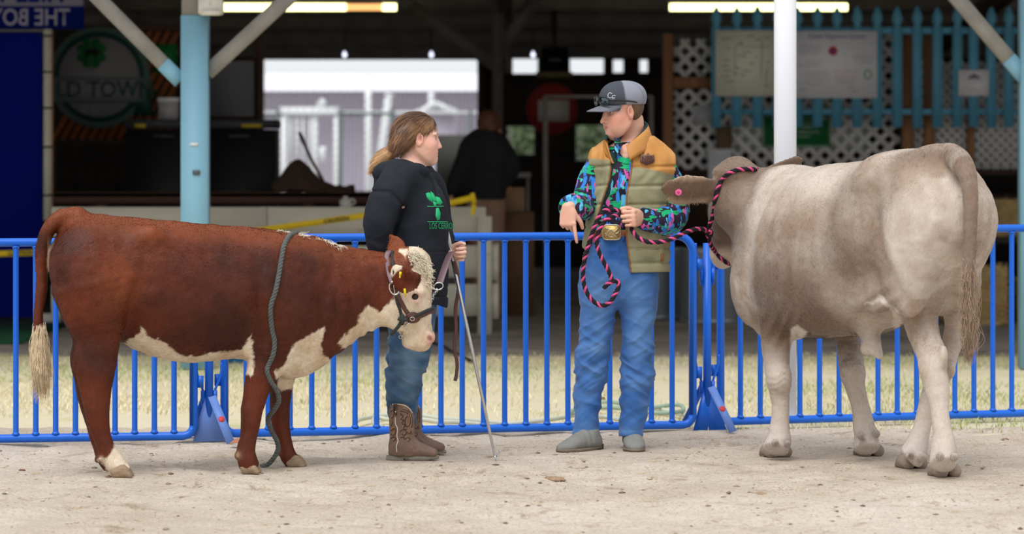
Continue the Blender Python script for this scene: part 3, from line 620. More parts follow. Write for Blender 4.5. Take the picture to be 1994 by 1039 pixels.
    m = MB(); m.box((a[0], D, a[2] - .03), (b[0], D + .9, a[2])); m.obj('top', bpy.data.materials['brown_plank'], r)
    for px in (196, 400, 600, 735): x = P(px, 0, D)[0]; m = MB(); m.box((x - .04, D + .02, 0), (x + .04, D + .1, a[2] - .03)); m.obj('leg', bpy.data.materials['brown_plank'], r)
    h = thing('feed_heap', anchor(610, 374, 28.0), 'dark heap of feed and hay on the plank table in front of the bright opening', 'heap')
    n = 34; X = np.linspace(P(536, 0, 28)[0], P(690, 0, 28)[0], n); Y = np.linspace(27.5, 28.2, 10); Xg, Yg = np.meshgrid(X, Y, indexing='ij'); pp = np.stack([Xg.ravel(), Yg.ravel(), 0 * Xg.ravel()], 1); zb = P(0, 376, 27.4)[2]
    Zg = zb + np.maximum(0, (.22 * np.exp(-((pp[:, 0] - P(585, 0, 28)[0]) / .16) ** 2) + .05) * (1 - ((pp[:, 1] - 27.85) / .36) ** 2) + .05 * fbm(pp, [9, 9, 1], 3))
    I = np.arange(n * 10).reshape(n, 10); obj('pile', np.stack([pp[:, 0], pp[:, 1], Zg], 1), np.stack([I[:-1, :-1], I[1:, :-1], I[1:, 1:], I[:-1, 1:]], -1).reshape(-1, 4), DBROWN, h, True)
    f = thing('fork_handle', anchor(600, 380, 27.9), 'dark tool handle leaning out of the feed heap', 'tool'); m = MB(); m.tube([P(640, 372, 27.85), P(606, 310, 27.9), P(583, 258, 27.95)], [.016, .014, .018], 8); m.obj('shaft', DBROWN, f, True)
    j = thing('white_jug', anchor(673, 405, 27.2), 'small white jug under the edge of the brown plank table', 'jug'); m = MB(); m.lathe([(.045, 0), (.05, .01), (.05, .06), (.02, .08), (.02, .095)], P(673, 404, 27.2), 14); m.obj('body', WHITEP, j, True)
    m = MB(); m.tube(smooth_path([P(682, 400, 27.2), P(690, 396, 27.2), P(690, 390, 27.2), P(682, 387, 27.2)]), .008, 6); m.obj('handle', WHITEP, j)
left_side()

def pen():
    D = 25.6; f = thing('pen_fence', (P(520, 0, D)[0], D, 0), 'cream board pen fence running behind the calf to an end post by the doorway', 'fence')
    x0, x1 = P(100, 0, D)[0], P(946, 0, D)[0]
    for k, (ya, yb) in enumerate(((403, 461), (478, 540), (553, 615))):
        a, b = P(0, yb, D)[2], P(0, ya, D)[2]; xm = P(520, 0, D)[0]
        for u, v in ((x0, xm - .004), (xm + .004, x1)): m = MB(); m.cbox((u, D, a), (v, D + .04, b), .006); m.obj('board', CREAM, f)
    for px in (190, 520, 790, 944): x = P(px, 0, D)[0]; m = MB(); m.box((x - .055, D + .04 if px < 940 else D - .02, 0), (x + .055, D + .15, P(0, 421 if px > 900 else 403, D)[2])); m.obj('post', CREAM, f)
    for ya, yb in ((478, 545), (553, 620)): m = MB(); a, b = P(958, yb, D), P(958, ya, D); m.box((a[0], D + .02, a[2]), (a[0] + .05, D + 1.6, b[2])); m.obj('side_board', CREAM, f)
    # caution tape
    D = 25.2; t = thing('caution_tape', anchor(420, 480, D), 'yellow caution tape with black lettering strung along the pen boards', 'tape')
    def ribbon(pts, w=12):
        p = smooth_path([P(x, y, D) for x, y in pts], 8); hw = w / 2 * D / F_PX; T, S, U = frames(p, False, (0, 0, 1)); n = len(p)
        tw = .25 * np.sin(np.arange(n) * .35); off = S * hw + np.array([0, 1, 0]) * (tw * hw)[:, None]; V = np.concatenate([p + off, p - off, p + off + [0, .002, 0], p - off + [0, .002, 0]]); i = np.arange(n - 1)
        Q = np.concatenate([np.stack([i, i + 1, n + i + 1, n + i], 1), np.stack([2 * n + i, 3 * n + i, 3 * n + i + 1, 2 * n + i + 1], 1), np.stack([i, 2 * n + i, 2 * n + i + 1, i + 1], 1), np.stack([n + i, n + i + 1, 3 * n + i + 1, 3 * n + i], 1)]); obj('strip', V, Q, YELLOW, t)
    ribbon([(-200, 505), (0, 494), (110, 489), (330, 470), (585, 437), (712, 419), (860, 398), (922, 384)]); ribbon([(919, 376), (923, 395), (920, 418)], 9)
    for px, py, a in ((655, 428, .13), (780, 410, .14), (40, 492, .06), (450, 455, .13)):
        V, Fc = text_mesh('CAUTION', 11 * D / F_PX, True, .0008); ca, sa = math.cos(a), math.sin(a); V = np.stack([V[:, 0] * ca - V[:, 2] * sa, V[:, 1], V[:, 0] * sa + V[:, 2] * ca], 1); obj('lettering', V + P(px, py, D - .018), Fc, INK, t)
    # odds and ends beside the pen
    c = thing('cardboard_box', (P(997, 0, 28.4)[0], 28.4, 0), 'tan cardboard box stacked behind the person in the dark jacket', 'box'); cm = simple('cardboard', sRGB(150, 118, 88), 0.85, var=.1)
    pbox(972, 365, 1022, 412, 28.3, .3, 'carton', cm, c); m = MB(); a, b = P(968, 0, 28.3), P(1040, 420, 28.3); m.box((a[0], 28.25, 0), (b[0], 28.75, P(0, 413, 28.3)[2])); m.obj('lower_carton', simple('brown_carton', sRGB(112, 84, 62), 0.85, var=.15), c)
    fr = thing('pipe_frame', (P(1062, 0, 30)[0], 30, 0), 'grey pipe stand with a long cross rail in the dark barn', 'stand'); pm = simple('dull_pipe', sRGB(128, 122, 118), 0.5, var=.1)
    m = MB(); m.tube([P(1062, 186, 30), (P(1062, 0, 30)[0], 30, 0)], .024, 10); m.obj('upright', pm, fr); m = MB(); m.tube([P(1062, 188, 30), P(1270, 188, 30)], .016, 10); m.obj('cross_rail', pm, fr); m = MB(); m.tube([P(1268, 186, 30), (P(1268, 0, 30)[0], 30, 0)], .024, 10); m.obj('upright', pm, fr)
    rs = thing('red_banner', anchor(1075, 255, 33), 'round red banner with a pale centre hanging in the dark barn', 'banner'); m = MB(); m.lathe([(.26, 0), (.26, .02)], P(1075, 212, 33), 32, (0, -1, 0)); m.obj('disc', simple('dull_red', sRGB(130, 34, 40), 0.7, var=.1), rs); pbox(1048, 195, 1108, 236, 32.97, .01, 'pale_patch', simple('pale_cloth', sRGB(180, 176, 176), 0.7, var=.05), rs)
    tv = thing('television', anchor(1080, 140, 36), 'dark television hung below the roof between two small openings', 'television'); pbox(1054, 92, 1107, 140, 36, .08, 'screen_case', BLACK, tv, .02); pbox(1058, 96, 1103, 136, 35.99, .01, 'screen', NT('dark_screen').out(sRGB(16, 18, 30), .15), tv); pbox(1044, 140, 1115, 150, 35.9, .2, 'shelf', simple('tan_shelf', sRGB(140, 124, 88), .7), tv); m = MB(); x = P(1080, 0, 36)[0]; m.box((x - .03, 36.08, P(0, 140, 36)[2]), (x + .03, 36.12, 3.0)); m.obj('bracket', DARK, tv)
    gt = thing('grey_table', (P(1005, 0, 29.5)[0], 29.5, 0), 'small grey work table standing behind the cardboard box', 'table'); pbox(978, 336, 1034, 346, 29.5, .6, 'top', pm, gt)
    for px in (984, 1028): x = P(px, 0, 29.5)[0]; m = MB(); m.tube([(x, 29.6, 0), (x, 29.6, P(0, 346, 29.5)[2])], .016, 8); m.obj('leg', pm, gt)
    b = thing('blue_tub', (P(465, 0, 22.4)[0], 22.4, 0), 'bright blue tub on the grass behind the calf', 'tub'); m = MB(); zt = P(0, 690, 22.4)[2]; m.lathe([(.085, 0), (.1, zt), (.108, zt), (.108, zt + .012), (.094, zt + .012), (.08, .02)], (P(466, 0, 22.4)[0], 22.4, 0), 24); m.obj('shell', simple('tub_blue', sRGB(40, 140, 220), .4, var=.03), b, True)
    m = MB(); x, z = P(466, 0, 22.4)[0], zt; m.tube(smooth_path([(x - .105, 22.4, z), (x - .06, 22.3, z - .05), (x + .06, 22.3, z - .05), (x + .105, 22.4, z)]), .004, 6); m.obj('handle', pm, b)
    # galvanised cans
    def can(px, r, h, D, lab):
        x = P(px, 0, D)[0]; c = thing('metal_can', (x, D, 0), lab, 'can', 'galvanised cans')
        prof = [(r * .93, 0), (r * .95, .03)]
        for k in range(9): z = .05 + (h - .1) * k / 8; prof += [(r * (.955 + .004 * k), z - .01), (r * (.985 + .003 * k), z)]
        prof += [(r, h - .02), (r * 1.03, h), (r * .97, h), (r * .93, .05)]; m = MB(); m.lathe(prof, (x, D, 0), 40); m.obj('wall', GALV, c, True)
        m = MB(); m.lathe([(r * .99, .0), (r * .99, .035)], (x, D, 0), 40); m.obj('base_ring', GALV, c, True)
        m = MB(); z = h * .78; m.tube(smooth_path([(x - .07, D - r * 1.0, z), (x - .07, D - r * 1.08, z - .03), (x, D - r * 1.1, z - .05), (x + .07, D - r * 1.08, z - .03), (x + .07, D - r * 1.0, z)]), .007, 6); m.obj('handle', GALV, c)
    can(1384, .262, .615, 27.3, 'larger galvanised steel can behind the upright barrier post'); can(1283, .215, .60, 27.9, 'galvanised steel can half hidden behind the jeans of the standing man')
    # hay bale
    def bale(px, D, w, h, d, lab, z0=0.0, seed=1):
        x = P(px, 0, D)[0]; b = thing('hay_bale', (x, D, z0), lab, 'hay bale', 'hay bales')
        hm = simple('hay', sRGB(202, 172, 116), 0.9, var=.3, scale=20, bump=.8, bscale=60, stretch=(1, 3, 3)); m = MB(); m.cbox((x - w / 2, D, z0), (x + w / 2, D + d, z0 + h), .03); m.obj('core', hm, b)
        rg = np.random.default_rng(seed); m = MB()
        for i in range(900):
            if rg.random() < .7: p = np.array([x + rg.uniform(-w / 2, w / 2), D - rg.random() * .015, z0 + rg.uniform(0, h)])
            else: p = np.array([x + rg.choice([-1, 1]) * (w / 2 + rg.random() * .02), D + rg.uniform(0, d), z0 + rg.uniform(0, h)])
            a = rg.random() * PI; L = rg.uniform(.04, .14); v = np.array([math.cos(a), rg.normal(0, .25), math.sin(a) * .7]) * L / 2; q0, q1 = p - v, p + v; q0[2] = max(q0[2], z0 + .003); q1[2] = max(q1[2], z0 + .003); m.bar(q0, q1, .004, .004)
        m.obj('loose_straw', simple('hay_strands', sRGB(216, 188, 132), .85, var=.35, bump=0), b, kind='stuff')
        for zz in (.33, .67): m = MB(); q = .012; m.tube([(x - w / 2 - q, D - q, z0 + h * zz), (x + w / 2 + q, D - q, z0 + h * zz), (x + w / 2 + q, D + d + q, z0 + h * zz), (x - w / 2 - q, D + d + q, z0 + h * zz)], .004, 6, True); m.obj('twine', simple('orange_twine', sRGB(206, 120, 60), .7), b)
    bale(1906, 26.8, .46, .47, .8, 'hay bale lying on the barn floor behind the tail of the cream steer'); bale(2044, 27.0, .34, .36, .8, 'lower hay bale beside the one behind the steer', 0, 4); bale(1990, 29.0, .5, .32, .8, 'hay bale up on a dark platform beyond the steer', .66, 6)
    pl = thing('platform', (P(1985, 0, 28.9)[0], 28.9, 0), 'dark wooden platform carrying the raised hay bale', 'platform'); x = P(1990, 0, 29)[0]; m = MB(); m.box((x - .5, 28.9, .6), (x + .6, 29.95, .659)); m.obj('deck', DARK, pl)
    for dx in (-.45, .55): m = MB(); m.box((x + dx - .04, 29.0, 0), (x + dx + .04, 29.1, .6)); m.obj('leg', DARK, pl)
pen()

def right_side():
    # lattice wall in timber posts
    D = 30.4; s = D / F_PX; L = thing('lattice_wall', (P(1650, 0, D)[0], D, 0), 'white diagonal lattice wall between timber posts behind the blue pickets', 'lattice wall')
    def lattice(px0, py0, px1, py1, sp, w, dy):
        a, b = P(px0, py1, D), P(px1, py0, D); W_, H_ = b[0] - a[0], b[2] - a[2]; st = sp * s
        for sg in (1, -1):
            k = -H_
            while k < W_:
                # clip line x = k + t, z = t (or mirrored) to the panel
                t0 = max(0, -k); t1 = min(H_, W_ - k)
                if t1 - t0 > .02:
                    p0, p1 = np.array([k + t0, 0, t0]), np.array([k + t1, 0, t1])
                    if sg < 0: p0[0] = W_ - p0[0]; p1[0] = W_ - p1[0]
                    o = np.array([a[0], D + dy + (.007 if sg > 0 else 0), a[2]]); m = MB(); m.bar(o + p0, o + p1, w * s, .007, (0, 1, 0)); m.obj('slat', LATT, L)
                k += st
    lattice(1312, 76, 1388, 152, 31, 9.5, .03); lattice(1312, 172, 1400, 332, 31, 9.5, .03); lattice(1400, 60, 1752, 332, 31, 9.5, .03); lattice(1780, 120, 2100, 328, 19, 8.5, .03)
    for a in ((1291, 66, 1311, 640), (1757, 60, 1778, 430), (1800, 60, 1821, 430), (1884, 200, 1898, 430)): pbox(*a, D - .05, .07, 'post', TIMBER, L)
    pbox(1311, 150, 1400, 172, D - .03, .05, 'rail', TIMBER, L); pbox(1311, 330, 2100, 340, D - .0, .05, 'rail', DBROWN, L); pbox(1420, 205, 1690, 292, D + .05, .02, 'grey_sheet', simple('grey_sheet', sRGB(170, 172, 166), .7, var=.12, scale=3), L)
    pbox(1395, 245, 1425, 275 + 1.5 * F_PX / 30.38 - .2, D - .02, .03, 'short_post', simple('grey_brown_post', sRGB(112, 92, 76), .8), L)
    m = MB(); a, b = P(1320, 395, 31.2), P(2100, 378, 31.2); m.box((a[0], 31.2, a[2] - .3), (b[0], 31.3, b[2])); m.obj('low_wall', DBROWN, L)
    # blue picket panel
    D = 30.0; s = D / F_PX; K = thing('picket_panel', anchor(1690, 248, D), 'blue picket fence panel fixed high up, carrying the posters', 'fence')
    def gothic(px, w, y0=12, y1=248):
        c = P(px, 0, D)[0]; z = lambda py: P(0, py, D)[2]; h = w * s / 2
        half = [(h, z(y1)), (h, z(y0 + 42)), (h * .62, z(y0 + 38)), (h * .62, z(y0 + 34)), (h * 1.0, z(y0 + 29)), (h * 1.02, z(y0 + 22)), (h * .75, z(y0 + 12)), (h * .3, z(y0 + 2)), (0, z(y0))]
        poly = [(c + x, zz) for x, zz in half] + [(c - x, zz) for x, zz in half[-2::-1]]; m = MB(); m.prism(poly, D, D + .018); return m.obj('picket', PICKET, K)
    for i, px in enumerate([1395, 1435, 1475, 1514, 1553, 1592, 1630, 1669.5, 1708.5, 1747.5, 1786.5, 1825.5, 1864.5, 1896, 1930.5, 1965, 2000, 2035]): gothic(px, 19.5, 12 + [0, 1, -1, 0, 1][i % 5], 248 + [0, -1, 1, 0][i % 4])
    pbox(1386, 53, 2050, 66, D + .018, .03, 'rail', PICKET, K); pbox(1386, 212, 2050, 223, D + .018, .03, 'rail', PICKET, K)
    # posters
    D = 29.96
    def sheet(px0, py0, px1, py1, lab, mat, nm='poster', cat='poster'):
        t = thing(nm, anchor((px0 + px1) / 2, py1, D), lab, cat); pbox(px0, py0, px1, py1, D, .012, 'sheet', mat, t); return t
    def stroke(t, pts, w, mat, nm='ink_line'):
        m = MB(); p = [P(x, y, D - .003) for x, y in pts]
        for a, b in zip(p[:-1], p[1:]): m.bar(a, b, w * D / F_PX, .002, (0, 1, 0))
        return m.obj(nm, mat, t)
    def words_(t, txt, px, py, h, mat, dim=None):
        V, Fc = text_mesh(txt, h / .72 * D / F_PX, False, .0006); return obj('lettering', V + P(px, py, D - .003), Fc, mat, t)
    p1 = sheet(1393, 59, 1512, 187, 'cream poster with a hand drawn black branching diagram on the blue pickets', simple('cream_paper', sRGB(226, 224, 208), .7, var=.03, bump=0))
    rg = np.random.default_rng(8)
    def scrawl(t, x0, x1, y, mat, h=3.0, w=1.0):
        m = MB(); x = x0; pts = []
        while x < x1: pts.append((x, y + rg.uniform(-h / 2, h / 2))); x += 1.6
        q = [P(a, b, D - .003) for a, b in pts]
        for a, b in zip(q[:-1], q[1:]): m.bar(a, b, w * D / F_PX, .0015, (0, 1, 0))
        m.obj('handwriting', mat, t, kind='stuff')
    for x0, x1, y in ((1406, 1428, 75), (1455, 1468, 70), (1470, 1482, 77), (1486, 1500, 73), (1440, 1448, 86), (1414, 1424, 94), (1452, 1462, 101), (1436, 1452, 109), (1470, 1476, 112), (1406, 1422, 117), (1458, 1470, 124), (1405, 1420, 128), (1446, 1466, 138), (1408, 1424, 138), (1492, 1500, 120), (1430, 1440, 132), (1428, 1436, 142), (1405, 1424, 148), (1412, 1430, 158), (1488, 1498, 166), (1490, 1496, 140), (1440, 1452, 146)): scrawl(p1, x0, x1, y, INK)
    for pts in (((1431, 92), (1431, 150)), ((1431, 92), (1446, 80)), ((1446, 92), (1500, 90)), ((1484, 78), (1482, 150)), ((1494, 130), (1492, 160)), ((1446, 98), (1452, 110))): stroke(p1, pts, 1.0, GREYINK)
    p2 = sheet(1520, 60, 1708, 191, 'white poster on cattle digestion with purple title and a red drawing', PAPER)
    words_(p2, 'Cattle Digestive System', 1630, 71, 8.5, PURPLE)
    for x0, x1, y, mt in ((1556, 1598, 91, PURPLE), (1553, 1600, 97, GREYINK), (1553, 1596, 103, GREYINK), (1570, 1602, 121, REDINK), (1554, 1596, 127, GREYINK), (1660, 1702, 108, GREYINK), (1660, 1702, 114, GREYINK), (1664, 1698, 121, GREYINK), (1568, 1612, 141, GREYINK), (1570, 1612, 148, GREYINK), (1570, 1610, 155, GREYINK), (1568, 1602, 163, GREYINK), (1624, 1672, 139, REDINK), (1626, 1670, 146, REDINK), (1624, 1670, 153, REDINK), (1628, 1664, 160, GREYINK), (1558, 1572, 174, INK), (1652, 1664, 170, INK), (1660, 1672, 178, INK)): scrawl(p2, x0, x1, y, mt, 2.2, .7)
    m = MB(); m.lathe([(9 * D / F_PX, 0), (9 * D / F_PX, .003)], P(1622, 99, D), 20, (0, -1, 0)); m.obj('red_drawing', REDINK, p2); m = MB(); m.lathe([(4 * D / F_PX, 0), (4 * D / F_PX, .002)], P(1621, 100, D - .003), 14, (0, -1, 0)); m.obj('purple_spot', PURPLE, p2)
    m = MB(); m.tube([P(1690 + 7 * math.cos(a), 145 + 8 * math.sin(a), D - .003) for a in np.linspace(0, 2 * PI, 14)[:-1]], .005, 6, True); m.obj('green_drawing', GREENINK, p2)
    p3 = sheet(1866, 136, 1926, 187, 'small white notice with a grey hill mark pinned to the blue pickets', PAPER, 'notice', 'notice')
    m = MB(); m.prism([(P(x, y, D)[0], P(x, y, D)[2]) for x, y in ((1882, 154), (1888, 147), (1897, 143), (1906, 148), (1910, 154))][::-1], D - .003, D); m.obj('hill_mark', GREYINK, p3)
    for x0, x1, y in ((1878, 1914, 158), (1876, 1902, 164), (1876, 1898, 170), (1884, 1906, 175)): scrawl(p3, x0, x1, y, GREYINK, 2, .8)
    D = 30.40; g = sheet(1487, 219, 1616, 284, 'green notice board with white lines of text hanging under the pickets', simple('notice_green', sRGB(30, 108, 60), .5, var=.06), 'notice_board', 'sign')
    for a in ((1485, 217, 1618, 221), (1485, 282, 1618, 286), (1485, 217, 1489, 286), (1614, 217, 1618, 286)): pbox(*a, D - .006, .02, 'rim', simple('pale_green_rim', sRGB(120, 160, 130), .5, var=.03), g)
    wi = NT('white_ink').out(sRGB(225, 230, 225), .6)
    for x0, x1, y in ((1492, 1506, 228), (1553, 1588, 231), (1553, 1584, 239), (1553, 1592, 247), (1555, 1596, 257), (1553, 1578, 266)): scrawl(g, x0, x1, y, wi, 3.2, 1.1)
    words_(g, '4-H', 1601, 231, 9, wi)
    D = 30.36; n = sheet(1379, 290, 1425, 420, 'white paper sheet hanging on a dark post near the face of the steer', PAPER, 'paper_sheet', 'paper')
    for y in (304, 311, 318): scrawl(n, 1388, 1418, y, GREYINK, 2, .7)
    D = 30.415; w = sheet(1350, 205, 1386, 242, 'blank grey paper tied to the white lattice', simple('grey_paper', sRGB(190, 190, 194), .7, bump=0), 'paper_sheet', 'paper')
right_side()

def lamps():
    TUBE = emit('fluorescent_tube', (1.0, 0.94, 0.42), 3.4); TUBE2 = emit('dim_orange_tube', (1.0, 0.5, 0.18), 1.2)
    for x0, x1, lab, dim in ((428, 772, 'long fluorescent lamp with a dim orange end under the barn roof', True), (1304, 1650, 'long fluorescent lamp under the roof above the blue pickets', False)):
        D = 31.5; z = P(0, 14, D)[2]; a, b = P(x0, 14, D)[0], P(x1, 14, D)[0]; t = thing('strip_light', ((a + b) / 2, D, z), lab, 'lamp', 'strip lights under the barn roof')
        m = MB(); m.cbox((a - .02, D - .06, z + .045), (b + .02, D + .06, z + .12), .02); m.obj('housing', simple('lamp_housing', sRGB(120, 118, 112), .6, var=.05), t)
        segs = ((a, P(674, 14, D)[0], TUBE), (P(745, 14, D)[0], b, TUBE)) if dim else ((a, b, TUBE),)
        for u, v, mt in segs: m = MB(); m.tube([(u, D, z), (v, D, z)], .036, 12); m.obj('tube', mt, t, True)
        if dim: m = MB(); m.tube([(P(674, 14, D)[0], D, z), (P(745, 14, D)[0], D, z)], .033, 12); m.obj('dim_tube', TUBE2, t, True)
        for u in (a + .05, b - .05): m = MB(); m.box((u - .012, D - .01, z + .12), (u + .012, D + .01, 3.3)); m.obj('hanger', DBROWN, t)
    bl = emit('speck_glow', (0.8, 0.82, 1.0), 1.6)  # glowing specks added in place of bright holes in the far wall
    for px in (671, 840, 1038): 
        p = P(px, 107, 37); t = thing('bright_speck', tuple(p), {671: 'small glowing bulb added for a bright hole under the header, near the strip light', 840: 'small glowing bulb added for a bright hole under the header, above the girl', 1038: 'small glowing bulb added for a bright hole beside the hanging television'}[px], 'speck')
        m = MB(); m.lathe([(.008, -.03), (.022, -.012), (.026, .004), (.014, .024), (.012, .04)], p, 14); m.obj('glow_ball', bl, t, True); m = MB(); m.tube([p + [0, 0, .04], p + [0, 0, .47]], .006, 6); m.obj('cord', BLACK, t)
    fl = thing('wall_box_light', anchor(405, 14, 21.6), 'pale flood lamp fixed to the top of the blue post', 'lamp'); pbox(386, -4, 432, 28, 21.5, .14, 'housing', WHITEP, fl, .01); pbox(392, 20, 428, 30, 21.46, .04, 'lens', NT('lamp_glass').out(sRGB(220, 215, 200), .1), fl); m = MB(); m.tube([P(409, -20, 21.5), P(409, 10, 21.5)], .01, 8); m.obj('bracket', WHITEP, fl)
lamps()

def outside():
    # pale corrugated building, gate and mesh fence seen through the opening
    D = 60.0; b = thing('corrugated_building', (P(720, 0, D)[0], D, 0), 'pale corrugated metal building behind the mesh fence', 'building'); pal = simple('pale_sheet', sRGB(228, 226, 234), .6, var=.03); lil = simple('lilac_shade_sheet', sRGB(186, 180, 196), .6, var=.05)  # lilac tone puts the shade below the roof sheet into the colour
    def corr(y0, y1, dep, sp, mat, nm, amp=.035, slope=0.0):
        x0, x1 = P(200, 0, D)[0], P(1300, 0, D)[0]; n = int((x1 - x0) / (sp * D / F_PX)) * 4; xs = np.linspace(x0, x1, n); prof = np.tile([0, 1, 1, 0], n // 4 + 1)[:n] * amp; z0, z1 = P(0, y1, D)[2], P(0, y0, D)[2]
        V = np.concatenate([np.stack([xs, D + dep - prof, np.full(n, z0)], 1), np.stack([xs, D + dep + slope - prof, np.full(n, z1)], 1)]); i = np.arange(n - 1); obj(nm, V, np.stack([i, i + 1, n + i + 1, n + i], 1), mat, b)
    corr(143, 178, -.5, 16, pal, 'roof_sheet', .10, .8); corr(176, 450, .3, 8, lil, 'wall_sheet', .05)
    D = 50.0; GALVL = simple('pale_gate_paint', sRGB(232, 236, 238), .5, var=.04); DG_ = simple('dark_green_post', sRGB(88, 100, 98), .6)
    g = thing('white_gate', (P(600, 0, D)[0], D, 0), 'white framed yard gate with upright slats seen through the bright opening', 'gate'); bar = lambda t, a, c, w, nm, mat=GALVL: (lambda m: (m.bar(P(*a, D), P(*c, D), w * D / F_PX, w * D / F_PX, (0, 1, 0)), m.obj(nm, mat, t)))(MB())
    for x in (553, 656): bar(g, (x, 215), (x, 466), 12, 'upright')
    bar(g, (545, 216), (660, 216), 16, 'top_rail')
    for x in (566, 578, 590, 604, 616): bar(g, (x, 225), (x, 330), 5, 'slat')
    bar(g, (620, 208), (632, 195), 14, 'cap'); bar(g, (628, 285), (628, 315), 12, 'latch'); bar(g, (613, 225), (613, 390), 8, 'slat')
    p = thing('white_pole', (P(717, 0, D)[0], D, 0), 'tall thin white pole upright behind the mesh fence', 'pole'); bar(p, (717, 146), (717, 468), 12, 'shaft'); bar(p, (712, 146), (722, 146), 6, 'cap')
    q = thing('leaning_post', (P(730, 0, D)[0], D + .4, 0), 'white post leaning aslant beside the tall thin pole', 'post'); m = MB(); m.bar(P(719, 465, D + .4), P(757, 184, D + .4), .11, .11); m.obj('shaft', GALVL, q); m = MB(); m.bar(P(757, 188, D + .4), P(758, 182, D + .4), .12, .12); m.obj('cap', GALVL, q)
    k = thing('white_shed', (P(850, 0, D)[0], D + 2, 0), 'small white gabled shed behind the head of the girl', 'shed'); D2 = D + 2; a = lambda x, y: (P(x, y, D2)[0], P(x, y, D2)[2])
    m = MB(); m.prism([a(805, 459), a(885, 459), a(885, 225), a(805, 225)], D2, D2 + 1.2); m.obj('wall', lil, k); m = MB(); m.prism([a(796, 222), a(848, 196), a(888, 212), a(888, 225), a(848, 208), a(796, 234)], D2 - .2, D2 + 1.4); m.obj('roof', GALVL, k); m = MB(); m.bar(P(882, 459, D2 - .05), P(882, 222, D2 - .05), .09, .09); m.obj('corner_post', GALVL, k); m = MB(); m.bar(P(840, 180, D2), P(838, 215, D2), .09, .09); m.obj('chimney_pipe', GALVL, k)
    D = 47.0; f = thing('chain_link_fence', (P(720, 0, D)[0], D, 0), 'chain link fence with dark posts outside the bright opening', 'fence'); m = MB(); x0, x1, z1 = P(440, 0, D)[0], P(1000, 0, D)[0], P(0, 186, D)[2]; k_ = x0 - z1
    while k_ < x1:
        for sg in (1, -1):
            t0 = max(0, x0 - k_); t1 = min(z1, x1 - k_)
            if t1 > t0:
                A, B_ = (k_ + t0, t0), (k_ + t1, t1)
                if sg < 0: A, B_ = (x0 + x1 - A[0], A[1]), (x0 + x1 - B_[0], B_[1])
                m.bar((A[0], D, A[1]), (B_[0], D, B_[1]), .009 if sg > 0 else .006, .008, (0, 1, 0))
        k_ += .11
    m.obj('wire_mesh', simple('grey_wire', sRGB(150, 146, 150), .5, .3, var=.05), f, kind='stuff')
    for x, w in ((541, 7), (662, 7), (765, 7), (916, 6)): bar(f, (x, 212), (x, 481), w, 'post', DG_)
    bar(f, (515, 224), (548, 224), 6, 'rail', DG_); bar(f, (660, 221), (768, 221), 6, 'rail', DG_); bar(f, (513, 219), (980, 219), 5, 'top_rail', GALVL)
    t = thing('dark_skirting_wall', (P(860, 0, 41)[0], 41.2, 0), 'low dark board wall at the foot of the bright opening', 'wall'); 
    pbox(848, 262, 935, 372, 41.2, .05, 'board', simple('grey_green_board', sRGB(96, 96, 90), .8, var=.1), t)
    # trees far behind the small openings
    rg = np.random.default_rng(4); gm = simple('leaf_green', sRGB(96, 112, 78), .8, var=.3, bump=0)
    for x, y in ((P(1015, 0, 52)[0], 52), (P(1155, 0, 54)[0], 54), (P(1222, 0, 56.5)[0], 56.5)):
        t = thing('tree', (x, y, 0), {52: 'leafy tree glimpsed through the low opening beside the person in the dark jacket', 54: 'leafy tree glimpsed through the low opening behind the man', 56.5: 'leafy tree glimpsed through the narrow low opening near the lattice'}[y], 'tree'); m = MB(); m.tube([(x, y, 0), (x + .05, y, 1.2), (x, y, 2.2)], [.12, .09, .05], 8); m.obj('trunk', DBROWN, t, True)
        n = 1500; c = np.stack([x + rg.normal(0, .22, n), y + rg.normal(0, .22, n), 1.5 + rg.normal(0, .30, n)], 1); d = rg.normal(0, 1, (n, 3)); d /= np.linalg.norm(d, axis=1)[:, None]; e = np.cross(d, rg.normal(0, 1, (n, 3))); e /= np.linalg.norm(e, axis=1)[:, None]
        V = np.stack([c - d * .05, c + e * .03, c + d * .05, c - e * .03], 1).reshape(-1, 3); obj('foliage', V, np.arange(4 * n).reshape(n, 4), gm, t, kind='stuff')
outside()

